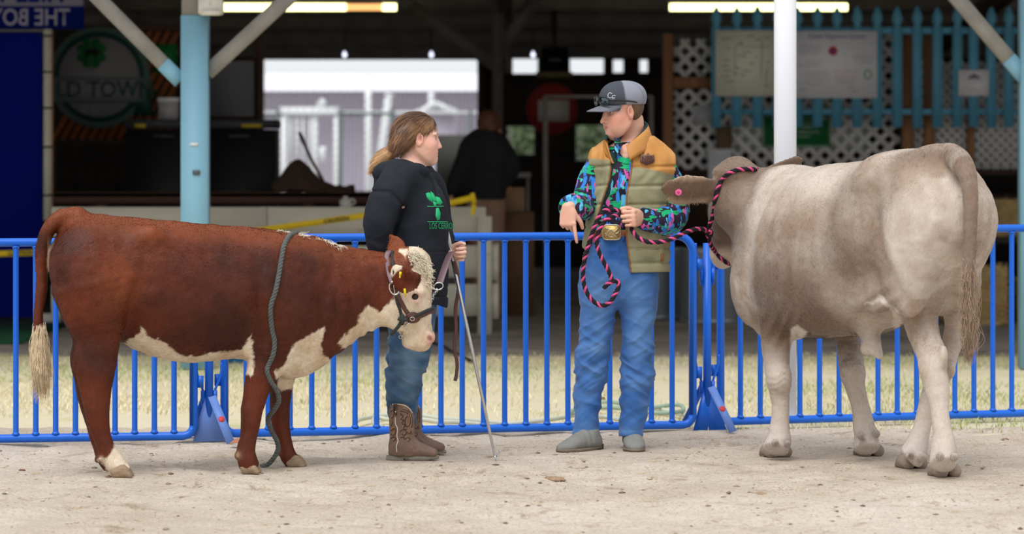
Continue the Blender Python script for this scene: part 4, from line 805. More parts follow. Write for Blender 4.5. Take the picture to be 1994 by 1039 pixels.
def hose_things():
    # green hose lying in loops on the grass
    D0 = 17.6; h = thing('garden_hose', (P(1000, 0, D0)[0], D0, 0), 'pale green garden hose lying in loops on the grass behind the barrier', 'hose')
    gp_ = lambda px, py: np.array([(px - CX) / F_PX * DG(py), DG(py), .012])
    for i, pts in enumerate(([(690, 832), (705, 823), (760, 812), (830, 816), (900, 824), (980, 829), (1060, 826), (1120, 812), (1170, 800), (1240, 800), (1310, 807), (1338, 818), (1322, 828), (1250, 826), (1180, 818), (1130, 826), (1060, 836), (980, 835), (900, 830), (840, 824), (780, 822), (735, 820), (728, 830), (745, 838)],
                             [(1105, 826), (1120, 812), (1170, 806), (1240, 812), (1300, 818), (1330, 812), (1318, 802), (1250, 806), (1190, 796), (1160, 792)])):
        p = smooth_path([gp_(*q) for q in pts], 8); p[:, 2] += .010 * np.abs(np.sin(np.arange(len(p)) * .23)) + i * .02; m = MB(); m.tube(p, .0115, 10); m.obj('tube' if i == 0 else 'rear_tube', simple('hose_green', sRGB(204, 208, 192), .5, var=.08) if i == 0 else simple('hose_dark_green', sRGB(158, 180, 160), .5, var=.1), h, True)
    p = p[-1]; m = MB(); m.tube([p, p + [.05, .02, 0]], .015, 10); m.obj('nozzle', simple('brass', sRGB(180, 150, 80), .4, .8), h)
    c = thing('black_cable', (P(880, 0, 24)[0], 24, 0), 'thin dark cable lying on the barn floor edge', 'cable'); m = MB(); m.tube(smooth_path([gp_(x, y) for x, y in ((760, 650), (850, 672), (885, 690), (918, 706))], 6), .012, 8); m.obj('sheath', BLACK, c, True)
    # things lying on the dirt
    lf = thing('dead_leaf', tuple(gp_(462, 870)), 'curled brown dead leaf on the dirt near the barrier foot rail', 'leaf'); b = gp_(462, 870); V = []
    for i, u in enumerate(np.linspace(-1, 1, 9)):
        w = .02 * (1 - u * u) ** .7 + .001
        for v in (-1, 0, 1): V.append(b + np.array([u * .042, v * w, .008 + .022 * (1 - u * u) * (.6 + .4 * v) + .006 * u]))
    V = np.array(V); m = MB(); m.add(np.concatenate([V, V - [0, 0, .0015]]), [(i * 3 + j, i * 3 + j + 1, i * 3 + j + 4, i * 3 + j + 3) for i in range(8) for j in range(2)] + [(27 + i * 3 + j, 27 + i * 3 + j + 3, 27 + i * 3 + j + 4, 27 + i * 3 + j + 1) for i in range(8) for j in range(2)]); m.obj('blade', simple('dead_leaf', sRGB(170, 116, 84), .8, var=.2), lf, True); m = MB(); m.tube([b + [.04, 0, .012], b + [.065, .01, .02]], .0015, 5); m.obj('stalk', DBROWN, lf)
    def clod(px, py, w, lab, mat, seed, hh=.35, n=9):
        b = gp_(px, py); b[2] = float(dirt_height(np.array([b[0]]), np.array([b[1]]))[0]) - .005; rg = np.random.default_rng(seed); fl = Field()
        for i in range(n): fl.ell(b + [rg.normal(0, w * .3), rg.normal(0, w * .22), w * hh * .25], [w * rg.uniform(.12, .24), w * rg.uniform(.12, .22), w * hh * rg.uniform(.35, .6)], k=w * .08)
        V, Q = mesh_field(lambda X: fl(X) + .004 * fbm(X, 90, 2), fl.lo, fl.hi, max(.004, w * .03), 1); o = obj('dirt_clod', V, Q, mat, None, True, origin=b); tag(o, lab, 'clod', 'clods on the dirt')
    cm = simple('dung_brown', sRGB(158, 132, 106), .95, var=.3, scale=40, bump=.8, bscale=120); cm2 = simple('dark_clod', sRGB(116, 88, 66), .95, var=.3, scale=40, bump=.8)
    clod(1075, 927, .125, 'flat crumbly brown clod on the dirt in front of the teenagers', cm, 1, .09, 13); clod(40, 912, .045, 'dark clod on the dirt below the tail of the calf', cm2, 2); clod(212, 930, .035, 'small clod beside the hind hoof of the calf', cm2, 3); clod(1735, 868, .05, 'small dark clod between the hooves of the steer', cm2, 4, .25); clod(960, 886, .05, 'crumbly clod beside the tip of the show stick', cm, 5, .25); clod(1955, 856, .05, 'dark flat clod near the barrier beyond the steer', cm2, 6, .2); clod(1480, 955, .07, 'scattered brown crumbs in front of the front hooves of the steer', cm, 7, .12, 12)
hose_things()
# ---------------------------------------------------------------- red and white calf
def claw_hoof(parent, c, fwd, w, h, mat, name='hoof', spread=0.12, length=None, heel=0.55):
    """cloven hoof: two claws on the ground under point c, toes along fwd"""
    f = np.array([fwd[0], fwd[1], 0.0]); f /= np.linalg.norm(f); r = np.array([f[1], -f[0], 0.0]); c = np.array([c[0], c[1], 0.0])
    fl = Field(); L = length or w * 0.62
    for s in (-1, 1):
        o = c + r * s * w * 0.26
        fl.chain([o - f * L * heel + [0, 0, h * 0.50], o + [0, 0, h * 0.62], o + f * L * 0.75 + r * s * w * spread * 0.3 + [0, 0, h * 0.22]],
                 [w * 0.245, w * 0.255, w * 0.17], [h * 0.52, h * 0.56, h * 0.24], side=r, k=0.004)
    fl.cut(lambda X: X[:, 2] + 0.0, [-9, -9, -1], [9, 99, 0.03], 0.004)
    V, Q = mesh_field(fl, fl.lo, fl.hi, 0.0045, 1)
    return obj(name, V, Q, mat, parent, True)

def build_calf():
    D0 = 15.0; s = D0 / F_PX
    def cdy(px): return float(np.interp(px, [100, 230, 530, 700, 850], [-0.27, -0.2, 0.0, 0.05, 0.10]))
    def g(px, py, dy=0.0): return P(px, py, D0 + cdy(px) + dy)
    fl = Field()
    T = [(160, 494, 70, 54), (172, 500, 84, 72), (195, 511, 95, 86), (235, 532, 108, 98), (300, 558, 127, 108), (380, 570, 134, 112), (460, 569, 128, 108), (530, 576, 129, 98),
         (590, 584, 125, 86), (640, 574, 104, 64), (690, 567, 86, 50), (740, 563, 72, 43), (772, 560, 64, 40)]
    fl.chain([g(x, y) for x, y, b, a in T], [a * s for *_, a in T], [b * s for _, _, b, a in T], side=(0, 1, 0), k=0.0)
    fl.ell(g(588, 672), np.array([50, 44, 52]) * s, k=0.10)            # brisket
    fl.ell(g(560, 706), np.array([34, 40, 30]) * s, k=0.06)
    fl.ell(g(655, 628), np.array([40, 20, 34]) * s, k=0.08)            # dewlap
    fl.ell(g(152, 438), np.array([40, 26, 24]) * s, k=0.03)            # tail head
    fl.ell(g(290, 455, -0.17), np.array([26, 14, 16]) * s, k=0.08)     # hip bone
    for sd in (-1, 1):
        fl.ell(g(540, 585, sd * 0.155), np.array([50, 24, 105]) * s, k=0.10)     # shoulder
        fl.ell(g(166, 528, sd * 0.11), np.array([66, 44, 84]) * s, k=0.07); fl.ell(g(196, 560, sd * 0.15), np.array([52, 36, 84]) * s, k=0.07)       # round of the thigh
    # head
    H = [(798, 520, 38, 31), (799, 548, 42, 38), (797, 580, 43, 40), (799, 606, 42, 36), (807, 632, 35, 28), (814, 652, 29, 27), (820, 664, 20, 24)]
    fl.chain([g(x, y) for x, y, b, a in H], [a * s for *_, a in H], [b * s for _, _, b, a in H], side=(0, 1, 0), k=0.05)
    fl.ell(g(800, 506), np.array([30, 26, 20]) * s, k=0.05)
    for sd in (-1, 1):
        fl.ell(g(776, 598, sd * 0.062), np.array([32, 16, 46]) * s, k=0.05)      # cheek
        fl.ell(g(812, 568, sd * 0.080), np.array([15, 10, 9]) * s, k=0.025)      # brow
        fl.ell(g(808, 577, sd * 0.098), np.array([8, 7, 7]) * s, k=0.012, op='sub')
        fl.ell(g(836, 656, sd * 0.045), np.array([10, 8, 12]) * s, k=0.02)       # nostril wing
        fl.ell(g(837, 659, sd * 0.062), np.array([4.5, 6, 6]) * s, k=0.008, op='sub')
    fl.ell(g(806, 668), np.array([22, 20, 11]) * s, k=0.03)                      # chin
    fl.chain([g(842, 669, -.06), g(822, 668, -.075), g(800, 662, -.085)], [4 * s] * 3, [1.6 * s] * 3, side=(0, 1, 0), k=0.008, op='sub')
    # ears
    fl.chain([g(764, 527, -.085), g(773, 536, -.15), g(788, 544, -.20), g(803, 543, -.225), g(814, 538, -.235), g(819, 535, -.235)], [9 * s, 6.5 * s, 5.2 * s, 4.8 * s, 4 * s, 3 * s], [10 * s, 22 * s, 29 * s, 24 * s, 12 * s, 3 * s], side=(0.45, 1, 0.12), k=0.006)
    fl.chain([g(776, 500, .10), g(771, 484, .14), g(766, 470, .165), g(760, 458, .18)], [5 * s, 4 * s, 3.2 * s, 2.6 * s], [14 * s, 21 * s, 15 * s, 4 * s], side=(0.2, 1, 0.1), k=0.012)
    # legs
    def leg(st, dy, k=0.05):
        fl.chain([g(x, y, dy + d) for x, y, b, a, d in st], [a * s for *_, a, d in st], [b * s for _, _, b, a, d in st], side=(0, 1, 0), k=k, ends=.35)
    for dy, ox in ((-0.135, 0), (0.135, -6)):
        leg([(172 + ox, 560, 62, 34, 0), (184 + ox, 610, 60, 36, -.0), (192 + ox, 650, 48, 29, 0), (188 + ox, 690, 41, 24, 0), (186 + ox, 722, 37, 22, 0), (185 + ox, 750, 31, 19, 0), (187 + ox, 785, 25, 17, 0), (193 + ox, 830, 20, 15, 0), (204 + ox, 866, 18, 15, 0), (213 + ox, 886, 20, 17, 0), (228 + ox, 906, 19, 17, 0), (238 + ox, 918, 18, 17, 0)], dy)
        fl.ell(g(158 + ox, 702, dy), np.array([13, 11, 26]) * s, k=0.03)          # hock
        fl.ell(g(197 + ox, 893, dy - .02), np.array([6, 7, 6]) * s, k=0.01)       # dewclaw
    leg([(532, 650, 56, 34, .03), (526, 690, 41, 30, .02), (508, 735, 28, 23, 0), (494, 785, 22, 19, 0), (490, 803, 21, 19, 0), (485, 842, 17.5, 15, 0), (479, 872, 17, 15, 0), (480, 890, 18, 16, 0), (487, 908, 17, 16, 0)], -0.13)
    fl.ell(g(463, 886, -.13), np.array([6, 8, 7]) * s, k=0.012)
    leg([(560, 660, 44, 32, -.03), (556, 700, 30, 27, -.01), (547, 742, 23, 22, 0), (545, 785, 19, 18, 0), (545, 803, 18.5, 18, 0), (550, 845, 16, 14, 0), (556, 872, 16, 14, 0), (562, 888, 17, 15, 0), (573, 901, 16, 15, 0)], 0.115)
    fl.ell(g(540, 880, .115), np.array([6, 8, 7]) * s, k=0.012)
    # tail
    fl.chain([g(150, 424, 0), g(122, 424, 0), g(100, 438, -.005), g(86, 466, -.01), g(81, 510, -.01), g(81, 560, -.01), g(75, 610, -.01), g(75, 650, -.01), g(78, 720, -.01), g(80, 760, -.01)],
             np.array([22, 17, 15, 12.5, 11, 11, 10, 9, 6, 2]) * s, k=0.02, side=(0, 1, 0))
    def fn(X):
        d = fl(X); px, py = pix(X)
        w = np.exp(-((px - 660) / 60) ** 2 - ((py - 585) / 90) ** 2)
        d = d + 0.004 * w * np.sin((px - 0.25 * py) * 0.20)                      # neck folds
        w2 = np.exp(-((px - 705) / 40) ** 2 - ((py - 640) / 28) ** 2); d = d + 0.005 * w2 * np.sin(px * 0.30)
        d = d + 0.016 * np.exp(-((px - 505 - 0.10 * (py - 560)) / 13) ** 2) * np.exp(-((py - 590) / 80) ** 2)       # crease behind the shoulder
        d = d + 0.020 * np.exp(-((px - 262 + 0.25 * (py - 590)) / 18) ** 2) * np.exp(-((py - 590) / 70) ** 2)       # flank hollow
        d = d + 0.009 * fbm(X, 6, 2) + 0.010 * np.exp(-((px - 215 - .5 * (py - 480)) / 16) ** 2) * np.exp(-((py - 490) / 45) ** 2) + .008 * np.exp(-((px - 640 + .3 * (py - 540)) / 14) ** 2) * np.exp(-((py - 555) / 60) ** 2) + 0.0022 * vnoise(X, 30)
        return d
    V, Q = mesh_field(fn, fl.lo, fl.hi, 0.0068, 2)
    # coat
    BR, BRD, BRL, WH = lin(102, 44, 22), lin(64, 28, 14), lin(150, 78, 42), lin(236, 222, 200)
    face = [(790, 480), (870, 470), (870, 720), (740, 720), (655, 668), (666, 656), (682, 645), (697, 626), (706, 605), (719, 592), (737, 608), (765, 583), (780, 562), (786, 545), (800, 530), (813, 512), (806, 498)]
    brk = [(634, 636), (602, 651), (577, 666), (565, 685), (556, 705), (535, 726), (545, 760), (640, 750), (650, 706), (629, 688), (626, 663)]
    bel = [(240, 668), (262, 655), (274, 647), (276, 636), (281, 640), (284, 650), (312, 662), (335, 676), (345, 686), (365, 695), (413, 686), (470, 680), (484, 660), (490, 650), (494, 690), (494, 730), (240, 730)]
    pas = [(232, 845), (236, 870), (275, 915), (215, 935), (205, 905), (190, 893), (205, 889), (216, 884), (222, 868)]
    bk1 = [(528, 438), (531, 447), (548, 452), (566, 457), (590, 465), (614, 471), (622, 466), (600, 455), (560, 438)]
    bk2 = [(622, 466), (628, 480), (645, 486), (662, 490), (668, 482), (650, 470), (630, 460)]
    def coat(p, n=None, rg=None):
        px, py = pix(p); j = fbm(p, 45, 3) * 6; px2 = px + j; py2 = py + fbm(p, 45, 3, 20) * 6
        tone = fbm(p, [5.5, 5.5, 5.5], 3)
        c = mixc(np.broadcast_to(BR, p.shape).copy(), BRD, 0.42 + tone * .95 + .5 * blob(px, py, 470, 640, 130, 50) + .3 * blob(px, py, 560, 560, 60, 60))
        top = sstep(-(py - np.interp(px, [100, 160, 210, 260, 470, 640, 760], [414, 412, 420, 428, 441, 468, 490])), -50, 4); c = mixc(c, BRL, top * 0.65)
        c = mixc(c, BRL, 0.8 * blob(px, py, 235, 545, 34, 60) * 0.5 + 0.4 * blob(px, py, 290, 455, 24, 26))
        sdw = np.minimum(poly_sd(px2, py2, brk), np.minimum(poly_sd(px2, py2, bel), poly_sd(px2, py2, pas)))
        sdw = np.minimum(sdw, np.minimum(poly_sd(px2, py2, bk1), poly_sd(px2, py2, bk2)))
        f = poly_sd(px2, py2, face)
        ear = ((p[:, 1] < D0 - .055) & (px > 752) & (px < 822) & (py > 512) & (py < 578) & (p[:, 1] < D0 + 0.08 - 0.128 - 0.0005 * (px - 757))) | ((px < 796) & (py < 505))
        sdw = np.minimum(sdw, np.where(ear, 5, f))
        sdw = np.where(ear, np.minimum(poly_sd(px2, py2, [(748, 512), (790, 512), (782, 524), (770, 530), (758, 540)]), poly_sd(px2, py2, [(778, 484), (796, 486), (797, 496), (780, 494)])), sdw)
        w = sstep(-sdw, -2.2, 2.2)
        w = np.maximum(w, sstep(py, 636, 662) * (px < 104) * (py < 800))                                             # switch of the tail
        w = np.maximum(w, 0.55 * sstep(-(px - np.interp(py, [430, 470, 520, 560, 600, 640], [112, 103, 97, 106, 124, 140])), -7, -1) * sstep(py, 455, 480) * (py < 640) * (px > 92) * np.exp(-((p[:, 1] - D0 + .26) / .05) ** 2))
        whc = mixc(np.broadcast_to(WH, p.shape).copy(), lin(214, 190, 160), 0.45 + fbm(p, 14, 3) * 0.9)
        c = mixc(c, whc, w)
        c = mixc(c, lin(226, 160, 150), 0.9 * np.maximum(blob(px, py, 839, 661, 11, 13), 0.55 * blob(px, py, 807, 578, 17, 13)))
        c = mixc(c, lin(120, 75, 70), 0.8 * blob(px, py, 838, 660, 4, 5))
        c = mixc(c, lin(150, 105, 85), 0.35 * blob(px, py, 812, 592, 9, 10))
        c = mixc(c, lin(170, 140, 110), 0.8 * (blob(px, py, 463, 886, 6, 7) + blob(px, py, 540, 880, 6, 7) + blob(px, py, 197, 893, 6, 6)))
        return c
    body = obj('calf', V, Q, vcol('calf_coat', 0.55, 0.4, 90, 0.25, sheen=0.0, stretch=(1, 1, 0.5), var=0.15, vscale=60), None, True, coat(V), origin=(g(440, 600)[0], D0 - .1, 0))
    tag(body, 'brown and white calf standing sideways with lowered white face', 'calf', None)
    # hair
    hm = vcol('calf_hair', 0.5, 0, spec=0.3)
    def flow(p, n):
        px, py = pix(p); f = np.zeros_like(p); f[:] = (-0.75, 0, -0.6); leg = sstep(py, 680, 740); f[:, 0] += leg * 0.75; f[:, 2] -= leg * 0.6
        hd = px > 770; f[hd] = (0.15, 0, -1.0); f[hd & (py < 545)] = (0.5, -0.3, -0.4)
        f[(px < 110) & (py > 430)] = (0.05, 0, -1); return f
    def length(p):
        px, py = pix(p); L = 0.013 + 0.022 * sstep(-(py - 470 - 0.05 * (px - 200)), -30, 20)
        L = np.where((px > 790) & (py < 550), 0.030, L); L = np.where((px > 780) & (py >= 550), 0.007, L); L = np.where(py > 720, 0.009, L)
        L = np.where((px < 106) & (py > 640), 0.05, L); L = np.where((px > 525) & (px < 668) & (py < 490), 0.032, L); return np.where((px > 745) & (px < 825) & (py > 450) & (py < 512), 0.02, L)
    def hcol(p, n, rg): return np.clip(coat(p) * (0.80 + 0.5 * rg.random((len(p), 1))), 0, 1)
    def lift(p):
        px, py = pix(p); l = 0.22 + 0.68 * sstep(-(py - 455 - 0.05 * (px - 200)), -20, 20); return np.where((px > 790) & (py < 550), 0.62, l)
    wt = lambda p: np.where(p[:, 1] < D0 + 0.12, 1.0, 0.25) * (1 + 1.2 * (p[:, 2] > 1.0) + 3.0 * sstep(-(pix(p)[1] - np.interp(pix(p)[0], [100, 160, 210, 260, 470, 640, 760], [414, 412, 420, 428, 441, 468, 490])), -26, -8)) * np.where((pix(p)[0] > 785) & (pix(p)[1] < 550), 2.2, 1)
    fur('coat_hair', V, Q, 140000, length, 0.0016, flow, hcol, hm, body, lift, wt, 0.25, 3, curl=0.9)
    # switch: long wavy pale hair
    rg = np.random.default_rng(5); mb = MB(); cols = []
    for i in range(900):
        a = rg.random() * 2 * PI; r = 0.017 * math.sqrt(rg.random()); z0 = rg.uniform(625, 690); st = g(76 + rg.normal(0, 2), z0, -.01) + [r * math.cos(a), r * math.sin(a), 0]
        zl = rg.uniform(60, 125) if z0 < 660 else rg.uniform(45, 95); ph = rg.random() * 6; sx = math.cos(a) * rg.uniform(2, 15); sy = math.sin(a) * 0.03
        pts = [st + np.array([(sx * math.sin(PI * min(t * 0.75, 1)) * 0.9 + 2.2 * math.sin(ph + t * 7) + 5 * t) * s, sy * math.sin(PI * t), -zl * t * s]) for t in np.linspace(0, 1, 7)]
        mb.tube(pts, np.linspace(0.0012, 0.0004, 7), 4)
    mb.obj('tail_switch', simple('switch_hair', lin(226, 205, 172), 0.6, var=0.25, scale=30, bump=0), body, True, kind='stuff')
    # curls of the poll
    mb = MB()
    for i in range(2300):
        x = rg.uniform(798, 838); y0 = np.interp(x, [790, 810, 825, 835], [492, 485, 493, 518]) + abs(rg.normal(0, 22)); b = g(x, y0, rg.uniform(-.085, .05)); d = fl(b[None])[0]
        b = b - np.array([0.5, -0.6 if b[1] < D0 + .08 else 0.6, 0.5]) * max(d, 0) * 0.7
        L = rg.uniform(0.012, 0.028); ph = rg.random() * 6; dx, dy_, dz = rg.normal(0.35, 0.45), rg.normal(-0.35, 0.45), rg.normal(0.1, 0.45); R = rg.uniform(0.003, 0.0055)
        pts = [b + np.array([dx * L * t + R * math.cos(ph + 6 * t), dy_ * L * t + R * math.sin(ph + 6 * t), dz * L * t + R * math.sin(ph + 5 * t) - 0.012 * t * t]) for t in np.linspace(0, 1, 8)]
        mb.tube(pts, np.linspace(0.0014, 0.0007, 8), 4)
    mb.obj('poll_curls', simple('poll_hair', lin(238, 226, 204), 0.6, var=0.2, scale=40, bump=0), body, True, kind='stuff')
    # wisps on the withers
    mb = MB()
    for i in range(260):
        x = rg.uniform(540, 662); y = np.interp(x, [540, 575, 615, 662], [449, 455, 464, 480]) + rg.uniform(-1, 6); b = g(x, y, rg.normal(0, .03) - .02); L = rg.uniform(0.015, 0.045) * (1.4 if 570 < x < 590 or x > 625 else 0.8)
        up = rg.uniform(0.1, 0.8); dx = rg.uniform(0.1, 0.9) if x > 575 else rg.uniform(-0.9, 0.2)
        pts = [b + np.array([dx * L * t, -0.3 * L * t, up * L * t - 0.8 * L * t * t * (1 if x > 620 else 0.4)]) for t in np.linspace(0, 1, 6)]; mb.tube(pts, np.linspace(0.0015, 0.0005, 6), 4)
    mb.obj('withers_hair', bpy.data.materials['poll_hair'], body, True, kind='stuff')
    # eyes, hooves
    em = NT('cow_eye').out(lin(22, 16, 16), 0.06, 0, 0.6)
    for sd in (-1, 1):
        c = g(808, 577, sd * 0.082); VV, FF = lathe([(0.0001, -.017)] + [(0.0185 * math.cos(t), 0.0185 * math.sin(t)) for t in np.linspace(-1.3, 1.3, 11)] + [(0.0001, .0185)], c, 20, (0, sd, 0))
        obj('eye', VV, FF, em, body, True)
    hm2 = simple('hoof_horn', lin(150, 128, 104), 0.75, var=0.3, scale=25, bump=0.4, bscale=90, stretch=(1, 1, 3))
    claw_hoof(body, g(238, 926, -.135), (1, 0), 0.10, 0.055, hm2, length=.048)
    claw_hoof(body, g(232, 912, .135), (1, 0), 0.095, 0.055, hm2, length=.046)
    claw_hoof(body, g(489, 918, -.13), (1, -.1), 0.088, 0.05, hm2, length=.042)
    claw_hoof(body, g(577, 908, .115), (1, -.1), 0.085, 0.05, hm2, length=.044)
    # ear tags
    tm = NT('yellow_plastic').out(lin(222, 196, 20), 0.4)
    m = MB(); m.tube([g(780, 529, -.222), g(779, 536, -.226)], [0.006, 0.006], 10); m.tube([g(779, 536, -.226), g(778.5, 541, -.228)], [0.004, 0.004], 8); m.obj('ear_tag', tm, body)
    m = MB(); m.tube([g(788, 562, -.215), g(789, 572, -.205), g(790, 578, -.20)], [0.006, 0.006, 0.002], 10); m.obj('ear_tag', tm, body)
    return body, fn, g
CALF, CALF_FN, CG = build_calf()
# ---------------------------------------------------------------- cream steer, seen from its rear quarter
def build_steer():
    dF = np.array([-.50, .866, 0]); dF /= np.linalg.norm(dF); dL = np.array([-dF[1], dF[0], 0]); UP = np.array([0, 0, 1.0]); HIP = np.array([1.855, 14.86, 0])
    def L(u, v, w): return HIP + dF * u + dL * v + UP * w
    s = 15.0 / F_PX; fl = Field()
    #      u     top   bottom  halfwidth
    T = [(-.285, 1.25, 1.0, .09), (-.245, 1.36, .95, .17), (-.16, 1.42, .90, .21), (0, 1.44, .80, .235), (.18, 1.43, .70, .272), (.36, 1.412, .635, .302), (.58, 1.40, .60, .322), (.80, 1.375, .585, .315), (1.0, 1.375, .60, .265), (1.13, 1.37, .63, .21), (1.24, 1.32, .70, .17), (1.33, 1.25, .80, .11)]
    fl.chain([L(u, 0, (a + b) / 2) for u, a, b, h in T], [h for *_, h in T], [(a - b) / 2 for _, a, b, h in T], side=dL, k=0)
    fl.ell(L(.0, 0, 1.38), [.2, .2, .075], k=.10); fl.ell(L(-.17, 0, 1.44), [.09, .08, .045], k=.09)     # loin, tail head
    for sd in (-1, 1):
        fl.ell(L(.14, sd * .17, 1.33), [.06, .06, .05], k=.16)           # hip bone
        fl.ell(L(-.14, sd * .135 if sd > 0 else -.12, 1.12), np.array([.14, .13, .22]), np.stack([dF, dL, UP]), k=.10)        # round
        fl.ell(L(-.11 if sd > 0 else -.02, sd * .165 if sd > 0 else -.135, .95), np.array([.135, .095, .24]), np.stack([dF, dL, UP]), k=.10)
        fl.ell(L(1.04, sd * .155, .96), np.array([.15, .075, .22]), np.stack([dF, dL, UP]), k=.12)         # shoulder blade
        fl.ell(L(1.11, sd * .17, .78), np.array([.11, .08, .16]), np.stack([dF, dL, UP]), k=.10)
        fl.ell(L(.66, sd * .16, .80), np.array([.34, .165, .20]), np.stack([dF, dL, UP]), k=.12)           # barrel
    fl.ell(L(1.12, 0, .64), np.array([.15, .12, .11]), np.stack([dF, dL, UP]), k=.10)                     # brisket
    # neck and head (facing away, turned a little)
    fl.chain([L(1.0, 0, 1.14), L(1.14, -.01, 1.155), L(1.26, -.02, 1.17), P(1440, 400, 15.9)], [.20, .155, .14, .13], [.22, .205, .185, .15], side=dL, k=.08)
    hx = np.array([.98, .18, 0]); hx /= np.linalg.norm(hx)
    fl.chain([P(1437, 345, 15.95), P(1434, 375, 16.05), P(1428, 415, 16.12), P(1421, 450, 16.18), P(1412, 483, 16.24), P(1407, 500, 16.26)], np.array([42, 52, 50, 43, 32, 24]) * s, np.array([44, 54, 52, 46, 36, 26]) * s, side=hx, k=.05)
    fl.ell(P(1425, 337, 15.9), np.array([40, 34, 20]) * s, k=.05)           # poll
    fl.ell(P(1405, 497, 16.2), np.array([21, 22, 17]) * s, k=.04)          # muzzle
    fl.ell(P(1404, 425, 16.06), np.array([20, 28, 40]) * s, k=.05)         # cheek
    # ears
    fl.chain([P(1402, 362, 15.90), P(1378, 372, 15.82), P(1345, 371, 15.75), P(1316, 370, 15.69), P(1300, 367, 15.665), P(1291, 365, 15.655), P(1288, 364, 15.65)], np.array([8, 5, 4.2, 3.8, 3.4, 3, 2.4]) * s, np.array([14, 26, 33, 32, 22, 11, 2]) * s, side=(.15, 1, .25), k=.03)
    fl.chain([P(1480, 340, 15.95), P(1510, 332, 16.02), P(1535, 323, 16.06), P(1555, 313, 16.08), P(1562, 308, 16.08)], np.array([8, 5, 4, 3.4, 2.5]) * s, np.array([11, 17, 18, 14, 5]) * s, side=(-.3, 1, .5), k=.03)
    # legs, given where they are seen: photo x of left/right edge, y, distance
    def leg(st, k=.05, dep=1.0, side=(0, 1, 0)):
        fl.chain([P((a + b) / 2, y, D) for a, b, y, D in st], [(b - a) / 2 * s * dep for a, b, y, D in st], [(b - a) / 2 * s for a, b, y, D in st], side=side, k=k, ends=.3)
    leg([(1478, 1560, 620, 15.5), (1481, 1542, 672, 15.5), (1488, 1539, 714, 15.48), (1496, 1539, 752, 15.47), (1503, 1537, 791, 15.46), (1499, 1537, 829, 15.45), (1493, 1541, 856, 15.44), (1488, 1537, 866, 15.43), (1484, 1537, 873, 15.42)], dep=1.0)
    fl.ell(P(1519, 738, 15.44), np.array([23, 24, 30]) * s, k=.03)
    leg([(1622, 1692, 600, 15.75), (1626, 1674, 652, 15.65), (1630, 1683, 695, 15.58), (1635, 1685, 725, 15.54), (1645, 1684, 752, 15.5), (1658, 1692, 791, 15.48), (1661, 1703, 829, 15.46), (1664, 1711, 856, 15.45), (1662, 1713, 864, 15.44), (1662, 1714, 871, 15.43)])
    fl.ell(P(1660, 722, 15.5), np.array([24, 24, 26]) * s, k=.03)
    leg([(1730, 1846, 540, 14.85), (1742, 1840, 580, 14.83), (1756, 1826, 618, 14.82), (1770, 1830, 656, 14.78), (1786, 1841, 687, 14.70), (1792, 1845, 720, 14.66), (1803, 1848, 760, 14.64), (1813, 1847, 799, 14.62), (1817, 1853, 837, 14.60), (1815, 1861, 866, 14.59), (1812, 1862, 888, 14.58), (1811, 1862, 902, 14.56)], dep=1.05)
    fl.ell(P(1836, 692, 14.62), np.array([9, 16, 20]) * s, k=.025)          # point of hock
    leg([(1818, 1912, 510, 15.10), (1834, 1908, 575, 15.1), (1838, 1886, 640, 15.08), (1826, 1866, 690, 15.02), (1815, 1858, 722, 15.0), (1797, 1838, 760, 14.99), (1786, 1822, 799, 14.98), (1775, 1812, 837, 14.97), (1762, 1808, 866, 14.96), (1753, 1804, 882, 14.95), (1748, 1799, 888, 14.95)], dep=1.0, k=.11)
    fl.ell(P(1852, 718, 14.95), np.array([9, 16, 18]) * s, k=.025)
    for x, y, D in ((1510, 862, 15.34), (1534, 862, 15.36), (1676, 848, 15.36), (1706, 844, 15.37), (1772, 886, 14.86), (1797, 890, 14.88), (1830, 888, 14.46), (1858, 889, 14.48)): fl.ell(P(x, y, D), np.array([8, 9, 8]) * s, k=.014)      # dewclaws
    for x, y, D in ((1512, 884, 15.40), (1690, 882, 15.40), (1774, 898, 14.92), (1838, 913, 14.52)): fl.chain([P(x, y - 22, D - .085), P(x + 1, y - 6, D - .070), P(x + 2, y + 8, D - .05)], [.009, .014, .018], k=.012, op='sub')
    # flank skin, sheath
    fl.chain([L(.40, .25, .80), L(.22, .23, .78), L(.04, .20, .80)], [.045, .035, .045], [.07, .055, .07], side=dL, k=.08)
    fl.chain([P(1690, 640, 15.1), P(1698, 664, 15.08), P(1706, 680, 15.06), P(1712, 692, 15.05)], np.array([22, 17, 12, 7]) * s, k=.05); fl.ell(P(1688, 678, 15.08), np.array([13, 12, 14]) * s, k=.03)
    # tail
    tl = [P(1846, 300, 14.72), P(1868, 312, 14.55), P(1885, 345, 14.44), P(1890, 400, 14.42), P(1888, 480, 14.43), P(1886, 560, 14.44), P(1884, 620, 14.44), P(1884, 670, 14.44), P(1884, 696, 14.44)]
    fl.chain(tl, np.array([20, 22, 17, 14, 12, 11, 9, 7, 3]) * s, k=.025); TLP = smooth_path(tl, 4)
    RL = np.stack([dF, dL, UP], 1)
    def loc(X): return (X - HIP) @ RL
    def fn(X):
        d = fl(X); q = loc(X); u, v, w = q[:, 0], q[:, 1], q[:, 2]; px, py = pix(X)
        d = d + .016 * np.exp(-((u - .035 - .42 * (w - 1.25)) / .05) ** 2) * np.exp(-((w - .96) / .22) ** 2) * (v > 0) * sstep(v, .1, .2)         # hollow before the thigh
        d = d + .012 * np.exp(-((u - .96 + .3 * (w - 1.0)) / .04) ** 2) * np.exp(-((w - 1.0) / .28) ** 2) * sstep(v, .1, .2)           # behind the shoulder
        rib = np.exp(-((w - 1.05) / .22) ** 2) * sstep(u, .38, .5) * sstep(-u, -.95, -.85); d = d + .0035 * rib * np.sin((u + .18 * w) * 52 + 3 * fbm(X, 3, 2))
